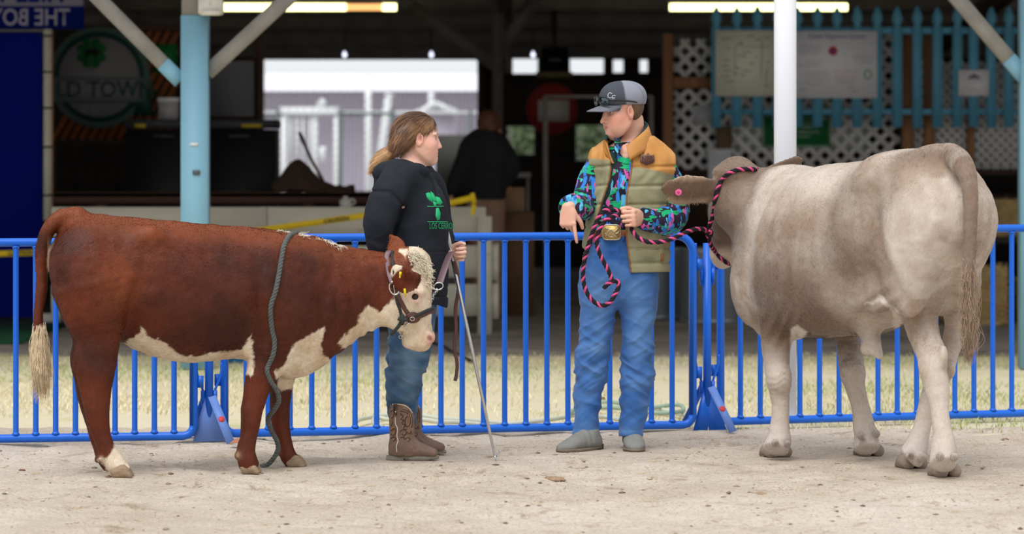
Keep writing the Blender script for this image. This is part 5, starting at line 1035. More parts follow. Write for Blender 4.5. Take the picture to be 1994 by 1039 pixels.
        d = d + .010 * np.exp(-(v / .03) ** 2) * sstep(-u, .16, .24) * sstep(-w, -1.25, -1.1) * (w > .65)                          # cleft below the tail
        fold = np.exp(-((px - 1530) / 34) ** 2 - ((py - 640) / 34) ** 2); d = d + .006 * fold * np.sin((px * .8 + py * .35) * .33)
        fold = np.exp(-((px - 1720) / 36) ** 2 - ((py - 590) / 36) ** 2); d = d + .006 * fold * np.sin((px * .5 + py * .7) * .24)
        kn = np.exp(-((px - 1655) / 40) ** 2 - ((py - 705) / 40) ** 2) + np.exp(-((px - 1525) / 30) ** 2 - ((py - 742) / 30) ** 2); d = d + .0016 * kn * np.sin(py * .5 + 6 * fbm(X, 14, 2))
        return d + .006 * fbm(X, 6, 2) + .0018 * vnoise(X, 34)
    V, Q = mesh_field(fn, fl.lo, fl.hi, .0078, 2)
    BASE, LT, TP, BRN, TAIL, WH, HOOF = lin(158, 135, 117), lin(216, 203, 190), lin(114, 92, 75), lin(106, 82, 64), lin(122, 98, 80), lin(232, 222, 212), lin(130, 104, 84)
    def coat(p, n=None, rg=None):
        px, py = pix(p); q = loc(p); u, v, w = q[:, 0], q[:, 1], q[:, 2]; m = fbm(p, [3.2, 3.2, 5], 3, 2); fine = fbm(p, 24, 2, 8); va = np.abs(v)
        c = mixc(np.broadcast_to(BASE, p.shape).copy(), LT, .32 + m * 1.0 + fine * .2 + .5 * fbm(np.stack([u, v, w], 1), [14, 14, 2.5], 2, 6) * (w > .6))
        c = mixc(c, LT, .7 * blob(u, w, .55, 1.32, .36, .12) + .5 * blob(u, w, .95, 1.15, .10, .20) + .55 * blob(u, w, -.18, 1.0, .08, .28) + .4 * np.exp(-((u - .42 * (w - 1.25) + .05) / .05) ** 2) * (w > .8) * (v > 0))  # pale coat areas; the thigh rim is partly form shading painted in
        c = mixc(c, TP, .9 * blob(u, w, .20, .95, .17, .22) + .45 * blob(u, w, .62, .95, .2, .16) + .55 * blob(u, w, .30, 1.20, .07, .15) + .5 * blob(u, w, 1.08, 1.1, .09, .2) + .35 * blob(u, w, -.02, 1.22, .10, .14))  # taupe coat areas; the dark flank partly has its shade painted in
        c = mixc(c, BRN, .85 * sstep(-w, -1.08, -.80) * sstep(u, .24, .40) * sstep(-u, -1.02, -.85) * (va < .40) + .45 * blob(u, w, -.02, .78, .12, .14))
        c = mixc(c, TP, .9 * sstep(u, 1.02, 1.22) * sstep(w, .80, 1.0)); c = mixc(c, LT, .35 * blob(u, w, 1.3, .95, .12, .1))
        c = mixc(c, LT, .75 * sstep(-w, -.62, -.40) + .10 * m)
        c = mixc(c, lin(204, 194, 186), .6 * sstep(-w, -.22, -.10)); c = mixc(c, lin(160, 130, 100), .45 * (blob(px, py, 1798, 730, 16, 22) + blob(px, py, 1850, 722, 10, 12)) + .5 * blob(px, py, 1775, 640, 10, 40))
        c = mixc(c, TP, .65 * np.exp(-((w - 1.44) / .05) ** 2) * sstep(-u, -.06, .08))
        td = np.full(len(p), 9.0)
        for t_ in TLP[6:]: td = np.minimum(td, ((p - t_) ** 2).sum(1))
        tl_ = sstep(-np.sqrt(td), -.060, -.045) * (py > 300); c = mixc(c, TAIL, tl_ * .85)
        sd = poly_sd(px + fine * 7, py + fbm(p, 24, 2, 40) * 7, [(1680, 590), (1712, 574), (1740, 600), (1756, 622), (1748, 650), (1728, 664), (1712, 668), (1716, 700), (1726, 690), (1733, 660), (1742, 632), (1736, 606), (1712, 586)]); c = mixc(c, WH, sstep(-sd, -4, 3) * .75 * (p[:, 1] < 15.3))
        sd = poly_sd(px, py, [(1540, 640), (1552, 632), (1572, 646), (1560, 668), (1552, 690), (1538, 690)]); c = mixc(c, WH, sstep(-sd, -3, 3) * .8); sd = poly_sd(px + fine * 6, py, [(1572, 644), (1582, 652), (1612, 654), (1592, 668), (1560, 682), (1556, 672), (1570, 662)]); c = mixc(c, lin(72, 52, 44), sstep(-sd, -3, 3) * .85)
        c = mixc(c, lin(216, 172, 160), .7 * blob(px, py, 1712, 702, 9, 8)); c = mixc(c, lin(206, 196, 188), .7 * blob(px, py, 1708, 690, 12, 12))
        hd = (p[:, 1] > 15.9) & (w > .8) & (px < 1470); c = np.where(hd[:, None], mixc(mixc(c, TP, np.full(len(p), .75)), lin(214, 196, 176), sstep(py, 470, 500) * (px < 1440)), c)
        er = (px < 1400) & (p[:, 1] > 15.55) & (py < 410) & (p[:, 1] < 15.92); edge = np.maximum(sstep(np.abs(py - np.interp(px, [1292, 1320, 1345, 1388], [362, 370, 371, 366])), 12, 26), 0); c = mixc(c, 0, 0 * px); ec = mixc(np.broadcast_to(lin(122, 98, 80), p.shape).copy(), lin(176, 152, 130), edge); ew = (er * sstep(-px, -1398, -1366))[:, None]; c = c * (1 - ew) + ec * ew
        c = mixc(c, lin(120, 104, 88), .75 * sum(blob(px, py, x, y, 8, 8) for x, y in ((1510, 862), (1534, 862), (1676, 848), (1706, 844), (1772, 886), (1797, 890), (1830, 888), (1858, 889))))
        return c
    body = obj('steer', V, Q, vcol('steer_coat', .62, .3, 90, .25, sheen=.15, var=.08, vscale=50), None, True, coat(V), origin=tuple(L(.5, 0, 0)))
    tag(body, 'large cream steer standing turned away with its tail towards the viewer', 'steer')
    def flow(p, n):
        q = loc(p); f = np.zeros_like(p); f[:] = -dF * .7 - UP * .6; f[q[:, 2] < .62] = (0, 0, -1.0); f[q[:, 0] < -.1] = (0, 0, -1.0); return f
    def ln(p):
        q = loc(p); px, py = pix(p); l = .010 + .004 * (q[:, 2] > 1.2); l = np.where((q[:, 0] < .06) & (q[:, 2] > 1.36), .022, l); return np.where((p[:, 1] < 14.5) & (py > 420), .02, l)
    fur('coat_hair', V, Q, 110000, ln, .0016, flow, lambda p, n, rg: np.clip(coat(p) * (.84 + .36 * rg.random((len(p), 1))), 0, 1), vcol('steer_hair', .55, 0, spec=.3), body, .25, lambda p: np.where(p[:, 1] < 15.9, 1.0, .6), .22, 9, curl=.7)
    rg = np.random.default_rng(15); mb = MB()
    for i in range(950):
        t = rg.random(); y0 = rg.uniform(500, 640); st = P(1886 + rg.normal(0, 5), y0, 14.44 + rg.normal(0, .012)); Ln = rg.uniform(60, 130) * (1 if y0 < 590 else .62); ph = rg.random() * 6; sx = rg.normal(1, 6)
        if y0 + Ln > 708: Ln = 708 - y0 - rg.random() * 14
        pts = [st + np.array([(sx * math.sin(PI * q) + 2.4 * math.sin(ph + q * 9) + 2 * q * (1 if sx > 0 else -1)) * s, rg.normal(0, .002) - .01 * math.sin(PI * q), -Ln * q * s]) for q in np.linspace(0, 1, 8)]
        mb.tube(pts, np.linspace(.0012, .0004, 8), 4)
    mb.obj('tail_switch', simple('steer_switch', lin(168, 144, 122), .6, var=.3, scale=30, bump=0), body, True, kind='stuff')
    hm = simple('steer_hoof_horn', lin(148, 132, 118), .7, var=.25, scale=25, bump=.4, bscale=90)
    def hoof(a, b, y): D = DG(y); claw_hoof(body, np.array([((a + b) / 2 - CX) / F_PX * D, D - .01, 0]), (-.35, .93), (b - a) * s * .93, .058, hm, length=.055, spread=.04, heel=.95)
    hoof(1476, 1538, 889); hoof(1660, 1716, 887); hoof(1742, 1799, 911); hoof(1806, 1864, 927)
    pk = NT('pink_plastic').out(lin(236, 96, 156), .4); c = P(1320.5, 374, 15.70) + np.array([0, -.016, 0]); m = MB(); m.lathe([(.0165, 0), (.0165, .004), (.013, .0055)], c, 20, (.1, -1, .15)); t = m.obj('ear_tag', pk, body)
    m = MB(); m.lathe([(.0055, 0), (.0055, .004), (.003, .006)], c + [0, -.0055, 0], 12, (.1, -1, .15)); m.obj('tag_button', NT('pink_dark').out(lin(190, 60, 120), .4), t)
    em = bpy.data.materials.get('cow_eye') or NT('cow_eye').out(lin(22, 16, 16), .06, 0, .6)
    for x in (1387, 1470): VV, FF = lathe([(0.0001, -.018)] + [(.019 * math.cos(t_), .019 * math.sin(t_)) for t_ in np.linspace(-1.3, 1.3, 9)] + [(0.0001, .019)], P(x, 402, 16.14), 16, (1 if x > 1430 else -1, .2, 0)); obj('eye', VV, FF, em, body, True)
    return body, fn, L
STEER, STEER_FN, SL = build_steer()
# ---------------------------------------------------------------- people: heads, hands, skin
def unit(v): v = np.asarray(v, float); return v / np.linalg.norm(v)
def head(fl, c, fwd, up, H, jaw=1.0, nose=1.0, cheek=1.0):
    """adds a head to a field; c = middle of the head (half its height), H = chin to crown. returns local->world"""
    f = unit(fwd); l = unit(np.cross(up, f)); u = np.cross(f, l); M = np.stack([f, l, u]); q = lambda x, y, z: np.asarray(c) + (f * x + l * y + u * z) * H
    r = lambda *a: np.array(a) * H
    fl.ell(q(-.05, 0, .165), r(.395, .315, .335), M, k=.02 * H)
    fl.ell(q(-.13, 0, .10), r(.31, .30, .30), M, k=.03)
    fl.ell(q(.12, 0, -.06), r(.24, .255, .34), M, k=.10 * H)                       # face mass
    for s in (-1, 1):
        fl.chain([q(-.02, s * .235, -.14), q(.02, s * .225, -.26), q(.14, s * .145, -.385), q(.25, s * .03, -.43)], np.array([.075, .075, .08, .07]) * H * jaw, k=.10 * H)
        fl.ell(q(.19, s * .15, -.13), r(.14, .12 * cheek, .15), M, k=.14 * H)       # cheek
        fl.ell(q(.19, s * .14, -.285), r(.12, .085, .12), M, k=.10 * H)
        fl.ell(q(.27, s * .12, .095), r(.085, .14, .035), M, k=.06 * H)            # brow
    fl.ell(q(.15, 0, -.33), r(.17, .14, .12), M, k=.10 * H)
    fl.ell(q(.285, 0, -.40), r(.085, .10, .075), M, k=.06 * H)                    # chin
    fl.ell(q(.25, 0, -.25), r(.105, .17, .14), M, k=.09 * H)
    for s in (-1, 1): fl.ell(q(.335, s * .135, .02), r(.055, .075, .05), M, k=.045 * H, op='sub')
    fl.chain([q(.325, 0, .06), q(.365, 0, -.03), q(.385 + .035 * nose, 0, -.115), q(.405 + .045 * nose, 0, -.15)], np.array([.03, .036, .046, .040]) * H, np.array([.03, .034, .042, .036]) * H, k=.035 * H)
    for s in (-1, 1):
        fl.ell(q(.375, s * .058, -.158), r(.042, .034, .034), M, k=.02 * H)
        fl.ell(q(.39, s * .035, -.19), r(.018, .014, .012), M, k=.01 * H, op='sub')
    fl.ell(q(.352, 0, -.248), r(.038, .088, .026), M, k=.02 * H); fl.ell(q(.345, 0, -.298), r(.038, .074, .028), M, k=.02 * H)      # lips
    fl.chain([q(.385, -.075, -.268), q(.40, 0, -.275), q(.385, .075, -.268)], [.008 * H] * 3, k=.008, op='sub')
    for s in (-1, 1):                                                              # ears
        e = unit(l * s + f * -.35); Me = np.stack([unit(f + l * s * .35), e, u])
        fl.ell(q(-.03, s * .335, -.01), r(.085, .034, .135), Me, k=.012 * H)
        fl.ell(q(-.03, s * .320, -.11), r(.045, .030, .05), Me, k=.02 * H)
        fl.ell(q(-.015, s * .372, .01), r(.048, .026, .085), Me, k=.015 * H, op='sub')
    return q, M
def skin_cols(V, q, M, H, c, base, lip, blush, freckle=0.0, seed=0):
    loc = (V - np.asarray(c)) @ M.T / H; x, y, z = loc[:, 0], loc[:, 1], loc[:, 2]
    col = mixc(np.broadcast_to(base, V.shape).copy(), base * np.array([1.05, .93, .9]), .5 + fbm(V, 30, 2) * .8)
    on = (np.abs(z) < .7) & (np.abs(x) < .7)
    g = lambda a, b, d, ra, rb, rd: np.exp(-((x - a) / ra) ** 2 - ((np.abs(y) - b) / rb) ** 2 - ((z - d) / rd) ** 2) * on
    col = mixc(col, blush, .55 * g(.22, .2, -.13, .19, .15, .16)); col = mixc(col, blush, .5 * g(.45, 0, -.13, .06, .05, .05)); col = mixc(col, blush, .55 * g(-.04, .33, -.02, .08, .05, .12))
    col = mixc(col, lip, .95 * sstep(g(.39, 0, -.273, .06, .085, .048), .3, .6)); col = mixc(col, lin(92, 60, 46), .75 * sstep(g(.335, .13, .105, .07, .095, .020), .3, .6))
    col = mixc(col, lin(176, 104, 90), .7 * g(.0, .36, .01, .035, .035, .06)); col = mixc(col, lin(120, 76, 64), .9 * sstep(g(.39, .035, -.19, .02, .02, .016), .3, .7)); col = mixc(col, lin(178, 118, 100), .35 * g(.3, .135, .0, .08, .09, .05))
    return col
def eyes(parent, q, M, H, iris=(70, 96, 110)):
    f, l, u = M
    wm = bpy.data.materials.get('eye_white') or NT('eye_white').out(lin(226, 218, 212), .15); im = NT('iris').out(lin(*iris), .1); lm = bpy.data.materials.get('eyelash') or NT('eyelash').out(lin(70, 46, 38), .7)
    for s in (-1, 1):
        c = q(.265, s * .135, .022); r = .052 * H; pr = [(0.0001, -r)] + [(r * math.cos(t), r * math.sin(t)) for t in np.linspace(-1.3, 1.3, 11)] + [(0.0001, r)]
        m = MB(); m.lathe(pr, c, 16, f); e = m.obj('eye', wm, parent, True)
        m = MB(); m.lathe([(.026 * H, 0), (.024 * H, .006 * H), (.0001, .009 * H)], c + f * r * .88, 14, f); m.obj('iris', im, e, True)
        for zz, w in ((.046, .011), (-.024, .008)):
            pts = [q(.300 - .05 * t * t, s * (.135 + .066 * t), .022 + (zz) * (1 - .75 * t * t)) for t in np.linspace(-1, 1, 9)]
            m = MB(); m.tube(pts, w * H, 8); m.obj('eyelid', bpy.data.materials['skin'], e, True)
            if zz > 0: m = MB(); m.tube([p_ + f * .012 * H - u * .006 * H for p_ in pts], .0045 * H, 6); m.obj('eyelash', lm, e, True)
def hand(fl, w, f, n, thumb, S=1.0, curl=((20, 25, 15),) * 4, thumb_curl=(20, 20), thumb_out=45, spread=4, k=.006):
    """hand grown from wrist w: f = towards the fingers, n = back of the hand, thumb = side of the thumb; curls in degrees, index first"""
    f = unit(f); n = unit(n - f * (np.dot(n, f))); t = unit(np.cross(f, n)); t = t if np.dot(t, thumb) > 0 else -t; w = np.asarray(w, float)
    pl = .088 * S
    fl.chain([w, w + f * pl * .45, w + f * pl * .95], np.array([.027, .038, .040]) * S, np.array([.020, .0165, .0135]) * S, side=t, k=.012)
    fl.ell(w + f * pl * .42 + t * .024 * S - n * .006 * S, np.array([.030, .018, .016]) * S, np.stack([f, t, n]), k=.012)
    L = ((.043, .026, .020), (.048, .030, .021), (.044, .028, .021), (.034, .021, .019)); R = (.0088, .0090, .0085, .0076)
    for i in range(4):
        off = (1.5 - i) * .0195 * S; a = math.radians(spread * (1.5 - i)); d = unit(f * math.cos(a) + t * math.sin(a)); p = w + f * (pl * (.98 - .04 * abs(i - 1.2))) + t * off; nn = n
        pts = [p - d * .02 * S, p]; ang = 0
        for Ls, c in zip(L[i], curl[i]):
            ang += math.radians(c); dd = d * math.cos(ang) - nn * math.sin(ang); p = p + dd * Ls * S; pts.append(p)
        r = R[i] * S; fl.chain(pts, np.array([1.12, 1.12, 1.0, .92, .74]) * r, k=.0045, sub=2)
        fl.ell(pts[1] + nn * .003 * S, np.ones(3) * r * 1.1, k=.006)
    a = math.radians(thumb_out); d0 = unit(f * math.cos(a) + t * math.sin(a) - n * .35); p0 = w + f * .022 * S + t * .020 * S - n * .004 * S; p1 = p0 + d0 * .042 * S
    d1 = unit(d0 * math.cos(math.radians(thumb_curl[0])) + unit(f - n * .6) * math.sin(math.radians(thumb_curl[0]))); p2 = p1 + d1 * .032 * S
    d2 = unit(d1 * math.cos(math.radians(thumb_curl[1])) + unit(f - n - t * .6) * math.sin(math.radians(thumb_curl[1]))); p3 = p2 + d2 * .025 * S
    fl.chain([p0, p1, p2, p3], np.array([.0145, .0125, .0105, .0085]) * S, k=.008, sub=2)
def cloth_folds(X, amp, f, off=0.0, sharp=2.0):
    """soft creases: ridged noise stretched across the limb"""
    a = fbm(X, f, 2, off); return amp * (1 - np.abs(a) * sharp)
SKIN = vcol('skin', .5, .15, 400, .4, bdist=.001, sss=.12)
DENIM_N = [0]
def denim(name, c1, c2, fade):
    t = NT(name); co = t.coord('Object'); a = t.noise(6, co, 5, .6); c = t.ramp(a, [(.3, c1), (.7, c2)])
    wv = t.n('ShaderNodeTexWave', Scale=260.0, Distortion=1.5); t.put(wv.inputs['Vector'], co); c = t.mix(.12, c, wv.outputs['Color'], 'OVERLAY')
    at = t.n('ShaderNodeAttribute', _attribute_name='col'); c = t.mix(t.math('MULTIPLY', at.outputs['Fac'], 0.9), c, fade)
    t.bump(t.noise(420, co, 2), .15, .001); return t.out(c, .85, 0, .2, .1)
def extract(fl, vox, extra=None, lo=None, hi=None, relax=1):
    fn = fl if extra is None else (lambda X: extra(X, fl(X)))
    return mesh_field(fn, fl.lo - .03 if lo is None else lo, fl.hi + .03 if hi is None else hi, vox, relax)
# ---------------------------------------------------------------- girl in the black hoodie, in profile
def build_girl():
    D0 = 15.55; s = D0 / F_PX; g = lambda px, py, dy=0.0: P(px, py, D0 + dy)
    # body: one continuous surface
    bd = Field(); fwd = unit((.985, .12, -.02)); up = (0.02, 0, 1); c = g(816, 270); H = 99 * s
    q, M = head(bd, c, fwd, up, H, jaw=1.12, cheek=1.2, nose=.35)
    bd.chain([g(803, 298), g(803, 322), g(798, 346)], [.050, .052, .062], [.054, .056, .065], k=.03)
    bd.chain([g(795, 350), g(795, 400), g(798, 460), g(798, 520), g(798, 575)], [.13, .15, .14, .12, .12], [.085, .11, .11, .09, .085], side=(0, 1, 0), k=.05)
    for sd, arm in ((-1, [(775, 352, -.13), (755, 400, -.19), (742, 462, -.19), (742, 486, -.17), (790, 500, -.10)]), (1, [(812, 352, .13), (838, 395, .20), (850, 450, .19), (868, 490, .08), (874, 494, .045)])):
        bd.chain([g(*a) for a in arm], [.048, .044, .036, .031, .026], k=.03)
    hand(bd, g(790, 500, -.10), (1, .3, -.2), (0, -.2, 1), (0, 1, 0), .92, ((25, 30, 20),) * 4)
    hand(bd, g(868, 493, .055), (1, -.12, .02), (.1, 1, .1), (0, 0, 1), .95, ((62, 80, 45), (68, 82, 45), (70, 82, 45), (72, 80, 45)), (35, 50), 35, 2)
    for dy in (-.09, .10): bd.chain([g(798, 585, dy), g(793, 660, dy * 1.1), g(788, 730, dy * 1.25), g(784, 800, dy * 1.3), g(784, 850, dy * 1.35), g(786, 868, dy * 1.35)], [.07, .062, .05, .040, .026, .020], k=.04)
    V, Q = extract(bd, .0042, lambda X, d: d + .0006 * vnoise(X, 120))
    col = skin_cols(V, q, M, H, c, lin(232, 190, 170), lin(206, 128, 120), lin(236, 158, 144))
    body = obj('person', V, Q, SKIN, None, True, col, origin=(g(795, 600)[0], D0, 0)); tag(body, 'girl in a black hoodie with a ponytail holding a show stick', 'person')
    eyes(body, q, M, H)
    # hair: cap of hair, ponytail, strands
    hf = Field(); l = M[1]; f, u = M[0], M[2]
    hf.ell(q(-.075, 0, .185), np.array([.43, .345, .345]) * H, M, k=.02); hf.ell(q(-.16, 0, .06), np.array([.325, .325, .33]) * H, M, k=.04)
    hf.chain([q(-.30, 0, -.10), q(-.40, 0, -.20), g(768, 294)], [.07, .035, .018], k=.04)
    hf.chain([g(773, 296), g(757, 300), g(742, 312), g(734, 326), g(731, 334)], [.020, .036, .036, .024, .006], k=.012)
    def hcut(X, d):
        o = (X - c) @ M.T / H; x, y, z = o[:, 0], o[:, 1], o[:, 2]
        line = np.minimum(.035 + 1.25 * z - .12 * (.3 - np.abs(y)), .60)
        d = smax(d, (x - line) * H * .7, .006)
        earz = np.exp(-((x + .0) / .10) ** 2 - ((z + .02) / .10) ** 2); d = d + .035 * earz * (np.abs(y) > .2) * (x > -.085)
        d = smax(d, np.where((x > -.22) & (z < .05), (-(x + .22) * -.0 + (-.18 - z + (x + .2) * .9)) * H, -1), .006)
        return d + .0022 * np.sin(fbm(X, 10, 1) * 9 + y * 30 - z * 12) * .7 + .0012 * vnoise(X, [60, 120, 60])
    HV, HQ = extract(hf, .0042, hcut)
    hc = lambda p: mixc(mixc(np.broadcast_to(lin(82, 56, 40), p.shape).copy(), lin(136, 92, 58), .45 + fbm(p, [18, 40, 40], 3) * 1.1), lin(206, 160, 110), .85 * sstep(-(pix(p)[0]), -772, -750) * (pix(p)[1] > 285) + .3 * sstep(fbm(p, [22, 50, 30], 2, 3), .1, .4))
    hm = vcol('brown_hair', .42, .5, 60, .45, stretch=(1, 1, 1), bdist=.004); hair = obj('hair', HV, HQ, hm, body, True, hc(HV))
    tie = g(774, 295)
    def hflow(p, n): 
        d = tie - p; pony = pix(p)[0] < 770; d[pony] = (-.8, 0, -.6); return d
    fur('hair_strands', HV, HQ, 9000, lambda p: np.full(len(p), .045), .0014, hflow, lambda p, n, rg: hc(p) * (.6 + .9 * rg.random((len(p), 1))), vcol('hair_strand', .4, 0, spec=.5), hair, .06, None, .05, 4, bend=.1)
    m = MB(); m.tube([tie + np.array([math.cos(a) * .4, math.sin(a), math.cos(a) * .9]) * .021 for a in np.linspace(0, 2 * PI, 16)[:-1]], .006, 8, True); m.obj('hair_tie', simple('grey_elastic', lin(70, 72, 84), .8), hair, True)
    m = MB(); m.tube([g(775, 300, -.02), g(781, 304, -.025)], .009, 8); m.obj('hair_bead', simple('white_bead', lin(222, 220, 220), .5), hair, True)
    # hoodie
    HO = simple('black_hoodie', lin(36, 40, 48), .85, var=.12, scale=14, bump=.25, bscale=260, spec=.2); INK_G = NT('green_print').out(lin(24, 168, 106), .8)
    ho = Field()
    ho.chain([g(796, 338), g(795, 362), g(796, 400), g(800, 440), g(803, 480), g(805, 520), g(806, 560), g(805, 592)], [.09, .135, .155, .165, .165, .16, .158, .15], [.085, .125, .148, .160, .162, .162, .160, .148], side=(0, 1, 0), k=.03)
    ho.ell(g(846, 420), np.array([19, 56, 44]) * s, k=.06)
    ho.chain([g(778, 345, -.13), g(757, 380, -.19), g(741, 425, -.215), g(738, 462, -.20), g(739, 476, -.195)], [.085, .088, .080, .072, .066], [.085, .082, .072, .062, .052], side=(0, 1, 0), k=.05)
    ho.chain([g(732, 470, -.195), g(752, 477, -.19)], [.052, .05], [.022, .024], k=.02)     # pushed-up cuff
    ho.chain([g(815, 348, .13), g(838, 372, .21), g(848, 425, .22), g(858, 470, .14), g(866, 488, .085)], [.08, .078, .07, .062, .045], k=.05)
    # hood lying on the back and round the neck
    ho.chain([g(826, 334, -.07), g(806, 330, -.115), g(775, 330, -.125), g(752, 335, -.09), g(745, 338, 0), g(752, 334, .09), g(775, 328, .125), g(806, 328, .115), g(828, 333, .07), g(836, 345, 0)], np.array([10, 12, 16, 18, 18, 18, 16, 12, 10, 9]) * s, np.array([13, 16, 19, 20, 20, 20, 19, 16, 13, 10]) * s, side=(0, 0, 1), k=.006)
    ho.chain([g(766, 342), g(750, 352), g(741, 368)], [.115, .125, .10], [.045, .05, .035], side=(0, 1, 0), k=.012)
    neck = Field(); neck.chain([g(804, 290), g(803, 325), g(800, 352)], [.062, .066, .05], [.066, .070, .05])
    hem = g(0, 592)[2]
    def hod(X, d):
        px, py = pix(X); d = smax(d, -neck(X), .006); d = smax(d, (hem - X[:, 2] - .012 * np.sin(px * .08)), .008)
        arm = np.exp(-((px - 738) / 26) ** 2) * (X[:, 1] < D0); d = d - arm * .009 * (1 - 2.6 * np.abs(fbm(X + np.stack([0 * px, 0 * px, X[:, 0] * .4], 1), [5, 5, 17], 2, 4))) * sstep(py, 395, 455)
        d = d - .0045 * np.exp(-((px - (775 - .45 * (py - 345)) ) / 3.2) ** 2) * 0 + .007 * np.exp(-((poly_sd(px, py, [(722, 372), (760, 372), (782, 396), (786, 402), (780, 396), (758, 376)])) / 2.2) ** 2) * (X[:, 1] < D0 - .05)   # shoulder seam
        dn = .011 * np.exp(-(((px - 770) + .35 * (py - 440)) / 7) ** 2) * (py > 400) * (py < 500) * (X[:, 1] < D0); d = d + dn
        d = d - .006 * sstep(py, 576, 580) + .005 * np.exp(-((py - 577) / 2.0) ** 2)
        pk = np.exp(-((poly_sd(px, py, [(826, 490), (880, 490), (880, 560), (812, 560)])) / 1.6) ** 2) * (px > 818); d = d + .003 * pk
        return d + cloth_folds(X, -.008, [8, 8, 5], 3, 2.2) + .0012 * vnoise(X, 45)
    V, Q = extract(ho, .0058, hod); hoodie = obj('hoodie', V, Q, HO, body, True)
    def on_front(px, py, fld=ho, y0=-.30, extra=.003):
        ys = np.linspace(y0, .02, 60); X = np.stack([P(px, py, D0 + y) for y in ys]); d = hod(X, fld(X)); i = int(np.argmax(d < 0)); return X[i] - [0, extra, 0]
    for a, b in (((846, 345), (858, 412)), ((842, 346), (850, 398))): m = MB(); m.tube(smooth_path([on_front(a[0] - 6, a[1] - 4), on_front((a[0] + b[0]) / 2 - 2, (a[1] + b[1]) / 2), on_front(b[0], b[1])], 4), .0035, 8); m.obj('drawstring', simple('black_cord', lin(14, 15, 18), .8), hoodie, True)
    # green print on the chest: clover cluster, two rules and lettering, wrapped on the cloth
    def decal(polys, name):
        m = MB()
        for pl in polys:
            pts = [on_front(x, y) for x, y in pl]; cen = on_front(sum(x for x, y in pl) / len(pl), sum(y for x, y in pl) / len(pl)); n = len(pts); off = np.array([0, .0012, 0])
            m.add([cen] + pts + [p_ + off for p_ in pts], [(0, i + 1, (i + 1) % n + 1) for i in range(n)] + [(i + 1, i + 1 + n, (i + 1) % n + 1 + n, (i + 1) % n + 1) for i in range(n)])
        return m.obj(name, INK_G, hoodie)
    gx, gy = [a.ravel() for a in np.meshgrid(np.linspace(828, 862, 9), np.linspace(370, 446, 12), indexing='ij')]; raw = on_front; gd = np.array([raw(a, b)[1] for a, b in zip(gx, gy)])
    bas = lambda x, y: np.stack([np.ones_like(x), x, y, x * y, x * x, y * y, x ** 3, x * x * y, x * y * y, y ** 3], -1); nx_ = lambda x: (np.asarray(x, float) - 845) / 17; ny_ = lambda y: (np.asarray(y, float) - 408) / 38
    ok = gd < D0 - .02; cf_ = np.linalg.lstsq(bas(nx_(gx[ok]), ny_(gy[ok])), gd[ok], rcond=None)[0]; bias = max(0, float(np.max(bas(nx_(gx[ok]), ny_(gy[ok])) @ cf_ - gd[ok])))
    def on_front(px, py, e=.001): return P(px, py, float(bas(nx_(px), ny_(py)) @ cf_) - bias * .5 - e)
    decal([[(829, 376), (836, 374), (842, 380), (846, 390), (842, 394), (836, 390), (831, 384)], [(838, 372), (844, 376), (850, 388), (848, 396), (843, 390)], [(848, 382), (856, 384), (862, 394), (858, 399), (851, 397)], [(843, 392), (851, 394), (849, 402), (845, 401)]], 'clover_print')
    decal([[(849, 405), (854, 404), (858, 414), (857, 426), (852, 430), (848, 420)]], 'clover_print')
    decal([[(x, 401), (x + 8, 400.5), (x + 8, 402), (x, 402.4)] for x in range(832, 862, 8)], 'print_rule'); decal([[(x, 430.5), (x + 8, 430.8), (x + 8, 432.3), (x, 432)] for x in range(832, 866, 8)], 'print_rule')
    VV, FF = text_mesh('LOS CERROS', 17 * s, False, .0004, 'LEFT', .5); VV = VV / s
    pts = np.array([on_front(836 + x * 1.0, 440 - z) - np.array([0, y_ * s, 0]) for x, y_, z in VV]); obj('lettering', pts, FF, INK_G, hoodie)
    # jeans
    je = Field()
    for dy in (-.085, .095): je.chain([g(800, 575, dy * .8), g(800, 620, dy), g(799, 660, dy * 1.05), g(792, 700, dy * 1.15), g(788, 735, dy * 1.25), g(784, 765, dy * 1.3), g(783, 800, dy * 1.3), g(784, 820, dy * 1.3)], np.array([36, 36, 33, 29, 27, 25, 23, 21]) * s, np.array([44, 44, 41, 36, 32, 29, 26, 23]) * s, side=(0, 1, 0), k=.02)
    je.chain([g(800, 560), g(800, 590)], [.15, .15], [.125, .12], side=(0, 1, 0), k=.05)
    def jf(X, d):
        px, py = pix(X); return d + cloth_folds(X, -.004, [12, 12, 8], 9, 2.2) + (-.012) * (.45 + np.exp(-((py - 725) / 60) ** 2)) * (1 - 2.6 * np.abs(fbm(X + np.stack([X[:, 2] * .3, 0 * px, X[:, 0] * .5], 1), [7, 7, 17], 2, 4))) + .002 - .0022 * np.exp(-((px - 797 - .12 * (py - 700)) / 2.2) ** 2) * (X[:, 1] < D0)
    V, Q = extract(je, .0058, jf); px, py = pix(V); fade = np.clip(.10 + .55 * np.exp(-((px - 800) / 18) ** 2) * sstep(py, 600, 680) * sstep(-py, -800, -720) + .4 * fbm(V, [14, 14, 30], 2), 0, .7)
    obj('jeans', V, Q, denim('dark_denim', lin(44, 70, 100), lin(62, 92, 124), lin(116, 146, 172)), body, True, np.repeat(fade[:, None], 3, 1))
    # western boots
    BT = simple('brown_boot_leather', lin(124, 98, 84), .6, var=.22, scale=9, bump=.25, bscale=70, wear=lin(150, 130, 112), wear_at=.62); BTD = simple('dark_boot_leather', lin(84, 60, 48), .6, var=.2, scale=12); SOLE = simple('grey_sole', lin(136, 130, 118), .8, var=.12); TAN = NT('tan_stitching').out(lin(176, 142, 104), .7); WHT = NT('white_piping').out(lin(222, 214, 204), .6)
